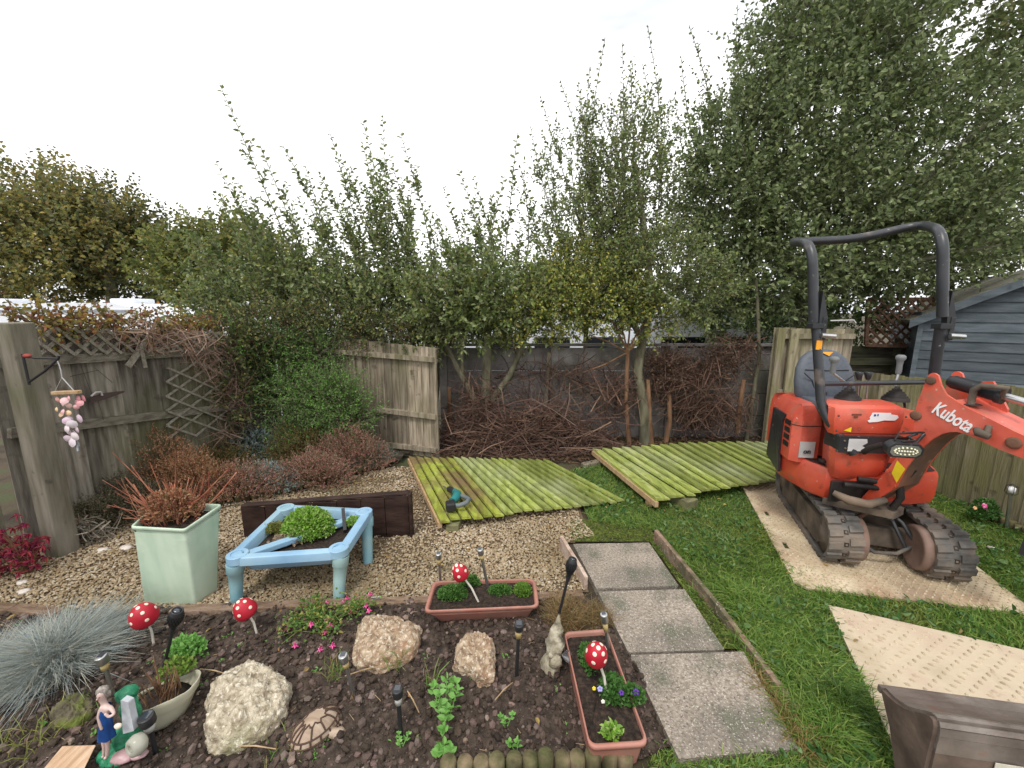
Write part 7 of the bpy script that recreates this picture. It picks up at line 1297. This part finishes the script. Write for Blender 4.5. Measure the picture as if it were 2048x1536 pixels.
for i, (px, ww, lab) in enumerate(((600, 2.6, 'far dark hedge behind the hidden caravan roofs left'), (1430, 3.2, 'far dark green hedge behind the bluish caravan'))): tree('hedge', lab, 'hedge', (Y(px, 600, 16).x, 16, -.9), [(*Y(px, 590, 16), ww, .8, .75, 380)], LDK, 30 + i, (), lf=.14, lw=.09, L0=.4, K=8)
tree('back_shrub', 'dark shrub between the trellis and the concrete fence end', 'shrub', (4.0, 6.4, 0), [(*Y(1690, 620, 6.3), .6, .4, .5, 420), (*Y(1580, 640, 6.2), .5, .35, .35, 260), (*Y(1470, 640, 5.8), .45, .3, .3, 260)], LDK, 14, (), lf=.055, lw=.035, L0=.3, K=9, group='shrubs crowding behind the fences')
# climbers on the left fence
def onfence(px, py, o): return onL(px, py) + LN * o
cl = thing('climbing_plant', 'fresh green ferny climber spilling over the fence corner', 'climber', tuple(G(600, 930)))
rg = np.random.default_rng(61); ab, tw = AB(), AB(); CL = [(*Y(560, 735, 4.75), .38, .12, .26, 230), (*Y(620, 800, 4.6), .42, .18, .28, 380), (*Y(665, 800, 4.45), .30, .16, .22, 300), (*Y(700, 835, 4.4), .2, .12, .14, 130), (*Y(510, 770, 4.7), .28, .12, .28, 130), (*Y(600, 870, 4.5), .35, .14, .12, 120), (*Y(480, 695, 4.6), .3, .14, .14, 120), (*Y(620, 700, 4.85), .35, .15, .16, 200)]
mass(ab, tw, CL, rg, L0=.24, K=12, lf=.038, lw=.012, up=.2); ab.build('foliage', LBR, cl); tw.build('stems', m_bark, cl)
cl2 = thing('climbing_plant', 'darker mixed climber with yellow leaves over the fence top left of the corner', 'climber', tuple(G(470, 950))); ab, tw = AB(), AB()
mass(ab, tw, [(*Y(450, 690, 4.5), .35, .2, .22, 200), (*Y(540, 660, 4.8), .5, .2, .22, 260), (*Y(660, 660, 5.05), .5, .15, .2, 260), (*Y(760, 670, 4.95), .5, .15, .14, 200), (*Y(470, 800, 4.35), .15, .1, .2, 50), (*Y(840, 680, 4.85), .22, .12, .14, 90)], rg, L0=.25, K=9, lf=.042, lw=.026, up=.1); ab.build('foliage', LDK if False else leafmat('mixed_climber', [(.05, .08, .03), (.08, .12, .04), (.12, .15, .05), (.25, .24, .06), (.06, .09, .03), (.1, .09, .05)], .5, .3), cl2); tw.build('stems', m_twig, cl2)
av = thing('creeper', 'autumn coloured creeper with yellow and red leaves along the left fence top', 'creeper', tuple(onfence(200, 650, .05))); ab, tw = AB(), AB(); n = 300; px = rg.uniform(45, 430, n); py = 652 + rg.normal(size=n) * 11 + (px - 200) * .03; P = np.array([np3(onfence(a, c, rg.uniform(-.15, .10))) for a, c in zip(px, py)])
shoots(ab, tw, P, rdir(n, rg) + [0, 0, .1], .16, 6, .038, .028, rg); ab.build('foliage', leafmat('creeper_leaf', [(.30, .24, .04), (.13, .15, .04), (.36, .16, .04), (.2, .06, .04), (.16, .17, .06), (.42, .30, .06), (.09, .10, .04)], .6, .3), av); tw.build('stems', m_twig, av)
def tangle(name, label, cat, regions, m, r0=.003, dust=0, seed=1, K=3, Lr=(.2, .6), group=None, flatz=.35, loc=None):
    rg = np.random.default_rng(seed); ab = AB(); Pall = []
    for (cx, cy, cz, rx, ry, rz, n) in regions:
        P = rdir(n, rg) * (rg.random((n, 1)) ** .5) * [rx, ry, rz] + [cx, cy, cz]; D = nrm(rg.normal(size=(n, 3)) * [1, .4, flatz + .0]); L_ = rg.uniform(*Lr, n)[:, None]; bd = rdir(n, rg) * L_ * .25; A_ = P - D * L_ / 2; C_ = P + D * L_ / 2; B_ = P + bd
        for q in (A_, B_, C_): q[:, 2] = np.maximum(q[:, 2], .012)
        rr = r0 * (.5 + rg.random(n) ** 2 * 1.6); M1 = (A_ + B_) / 2 + bd * .12; M2 = (B_ + C_) / 2 + bd * .12; twigs(ab, A_, M1, B_, rr, rr * .9); twigs(ab, B_, M2, C_, rr * .9, rr * .6); Pall.append(P)
    P = np.concatenate(Pall); r_ = thing(name, label, cat, tuple(loc or P[0]), group); ab.build('stems', m, r_)
    if dust: n = dust; Q = P[rg.integers(0, len(P), n)] + rg.normal(size=(n, 3)) * .08; Q[:, 2] = np.maximum(Q[:, 2], .02); a2 = AB(); leaves(a2, Q, rdir(n, rg), .03, .018, rg=rg); a2.build('dead_leaves', leafmat('dead_leaves', [(.06, .035, .025), (.12, .07, .045), (.18, .11, .07), (.09, .055, .04)], .8, .1) if 'dead_leaves' not in bpy.data.materials else bpy.data.materials['dead_leaves'], r_)
    return r_
tangle('brush_pile', 'big tangled pile of cut brown branches in front of the concrete fence', 'brush pile', [(-.35, 4.85, .12, .55, .2, .18, 330), (.2, 4.8, .16, .55, .22, .24, 420), (.75, 4.85, .12, .45, .2, .2, 260), (.3, 4.75, .35, .5, .15, .25, 170), (-.45, 4.9, .3, .4, .15, .2, 120), (.1, 4.6, .04, .9, .15, .06, 150)], m_twig, .0038, 2600, 3, Lr=(.3, .95), loc=(.2, 4.8, 0))
tangle('dead_vines', 'dry hanging vine mass on the right half of the concrete fence', 'dead vine', [(*Y(1410, 740, 5.1), .55, .1, .25, 260), (*Y(1330, 760, 5.1), .35, .1, .3, 170), (*Y(1400, 830, 5.1), .4, .1, .25, 170), (*Y(1330, 720, 5.05), .3, .1, .12, 120), (*Y(1470, 700, 5.1), .35, .1, .14, 120)], m_twig, .003, 3000, 4, Lr=(.12, .5), flatz=.9)
tangle('dead_vines', 'thin dry stems around the cut stump shrub', 'dead vine', [(*Y(960, 800, 4.9), .35, .12, .3, 130), (*Y(1060, 770, 5.05), .4, .1, .4, 70), (*Y(1160, 760, 5.05), .4, .1, .3, 110), (*Y(1230, 800, 5.0), .35, .1, .35, 160), (*Y(1450, 820, 5.0), .35, .1, .3, 160), (*Y(1380, 800, 5.0), .4, .1, .4, 160), (*Y(1090, 840, 4.95), .45, .12, .2, 150)], m_twig, .0035, 120, 5, Lr=(.25, .7), flatz=1.1)
tangle('dead_vines', 'dead brown creeper hanging over the left fence trellis', 'dead vine', [(*onfence(330, 680, .1), .3, .5, .12, 150), (*onfence(400, 720, .12), .1, .4, .25, 130), (*onfence(450, 790, .12), .1, .3, .35, 130), (*onfence(270, 665, .08), .2, .5, .08, 90), (*onfence(440, 870, .1), .1, .3, .15, 60)], isl('pale_dead_vine', [(.16, .09, .06), (.26, .17, .12), (.34, .24, .18), (.2, .12, .08)], .85), .0022, 260, 6, Lr=(.1, .35), flatz=.9)
tangle('dry_twigs', 'grey dry twigs piled at the foot of the leaning fence post', 'twig pile', [(*G(185, 1060, .1), .16, .08, .10, 90)], isl('grey_twigs', [(.2, .17, .13), (.3, .27, .22), (.13, .11, .08)], .9), .003, 60, 7, Lr=(.1, .25), flatz=.8)

# small weeds and fallen leaves
rg = np.random.default_rng(123); P = sample(BED, 70, False, rg); ab = AB(); Q = np.repeat(np.column_stack([P, soilz(P)]), 9, 0) + rg.normal(size=(630, 3)) * [.010, .010, .003]; leaves(ab, Q, np.column_stack([rg.normal(size=(630, 2)), .5 + .5 * rg.random(630)]), .010 + .012 * rg.random(630), .008, rg=rg)
tag(ab.build('bed_weeds', m_mint), 'tiny green weeds sprouting all over the soil bed', 'weeds', kind='stuff')
P = np.concatenate([sample(GRAVEL, 90, False, rg), sample(BED, 40, False, rg), sample(LAWN, 60, False, rg)]); ab = AB(); leaves(ab, np.column_stack([P, np.full(len(P), .035)]), rdir(len(P), rg) * [1, 1, .15], .025 + .02 * rg.random(len(P)), .016, rg=rg)
tag(ab.build('fallen_leaves', leafmat('fallen_leaf', [(.3, .2, .06), (.22, .12, .05), (.4, .3, .1), (.16, .09, .05)], .7, .1)), 'scattered dry yellow and brown leaves on gravel soil and lawn', 'leaf litter', kind='stuff')
P = sample(BED, 150, False, rg); ab = AB(); n = len(P); P = np.column_stack([P, soilz(P) + .012]); D = rdir(n, rg) * [1, 1, .2]; L_ = rg.uniform(.02, .07, (n, 1)); twigs(ab, P, P + D * L_ * .5, P + D * L_, .0012, .0008)
tag(ab.build('bed_twigs', bpy.data.materials['straw_wood']), 'many bits of straw and root lying on the soil bed', 'twigs', kind='stuff')

rg = np.random.default_rng(321)
for (x_, y_, n_, h_, lab) in ((1325, 1100, 240, .09, 'ragged grass fringe along the far end of the long edging board'), (1400, 1200, 260, .09, 'ragged grass fringe along the middle of the long edging board'), (1500, 1300, 380, .12, 'long grass flopping over the sunken edging board'), (1610, 1290, 300, .12, 'taller grass clump beside the cream mat corner'), (1590, 1460, 380, .12, 'thick grass beside the nearest slab corner'), (1575, 1150, 160, .07, 'grass growing up against the muddy mat edge')):
    tuft(x_ + 12, y_, 0, n_, h_, .06, lab, m=m_grass, w_=.004, lean=.7)
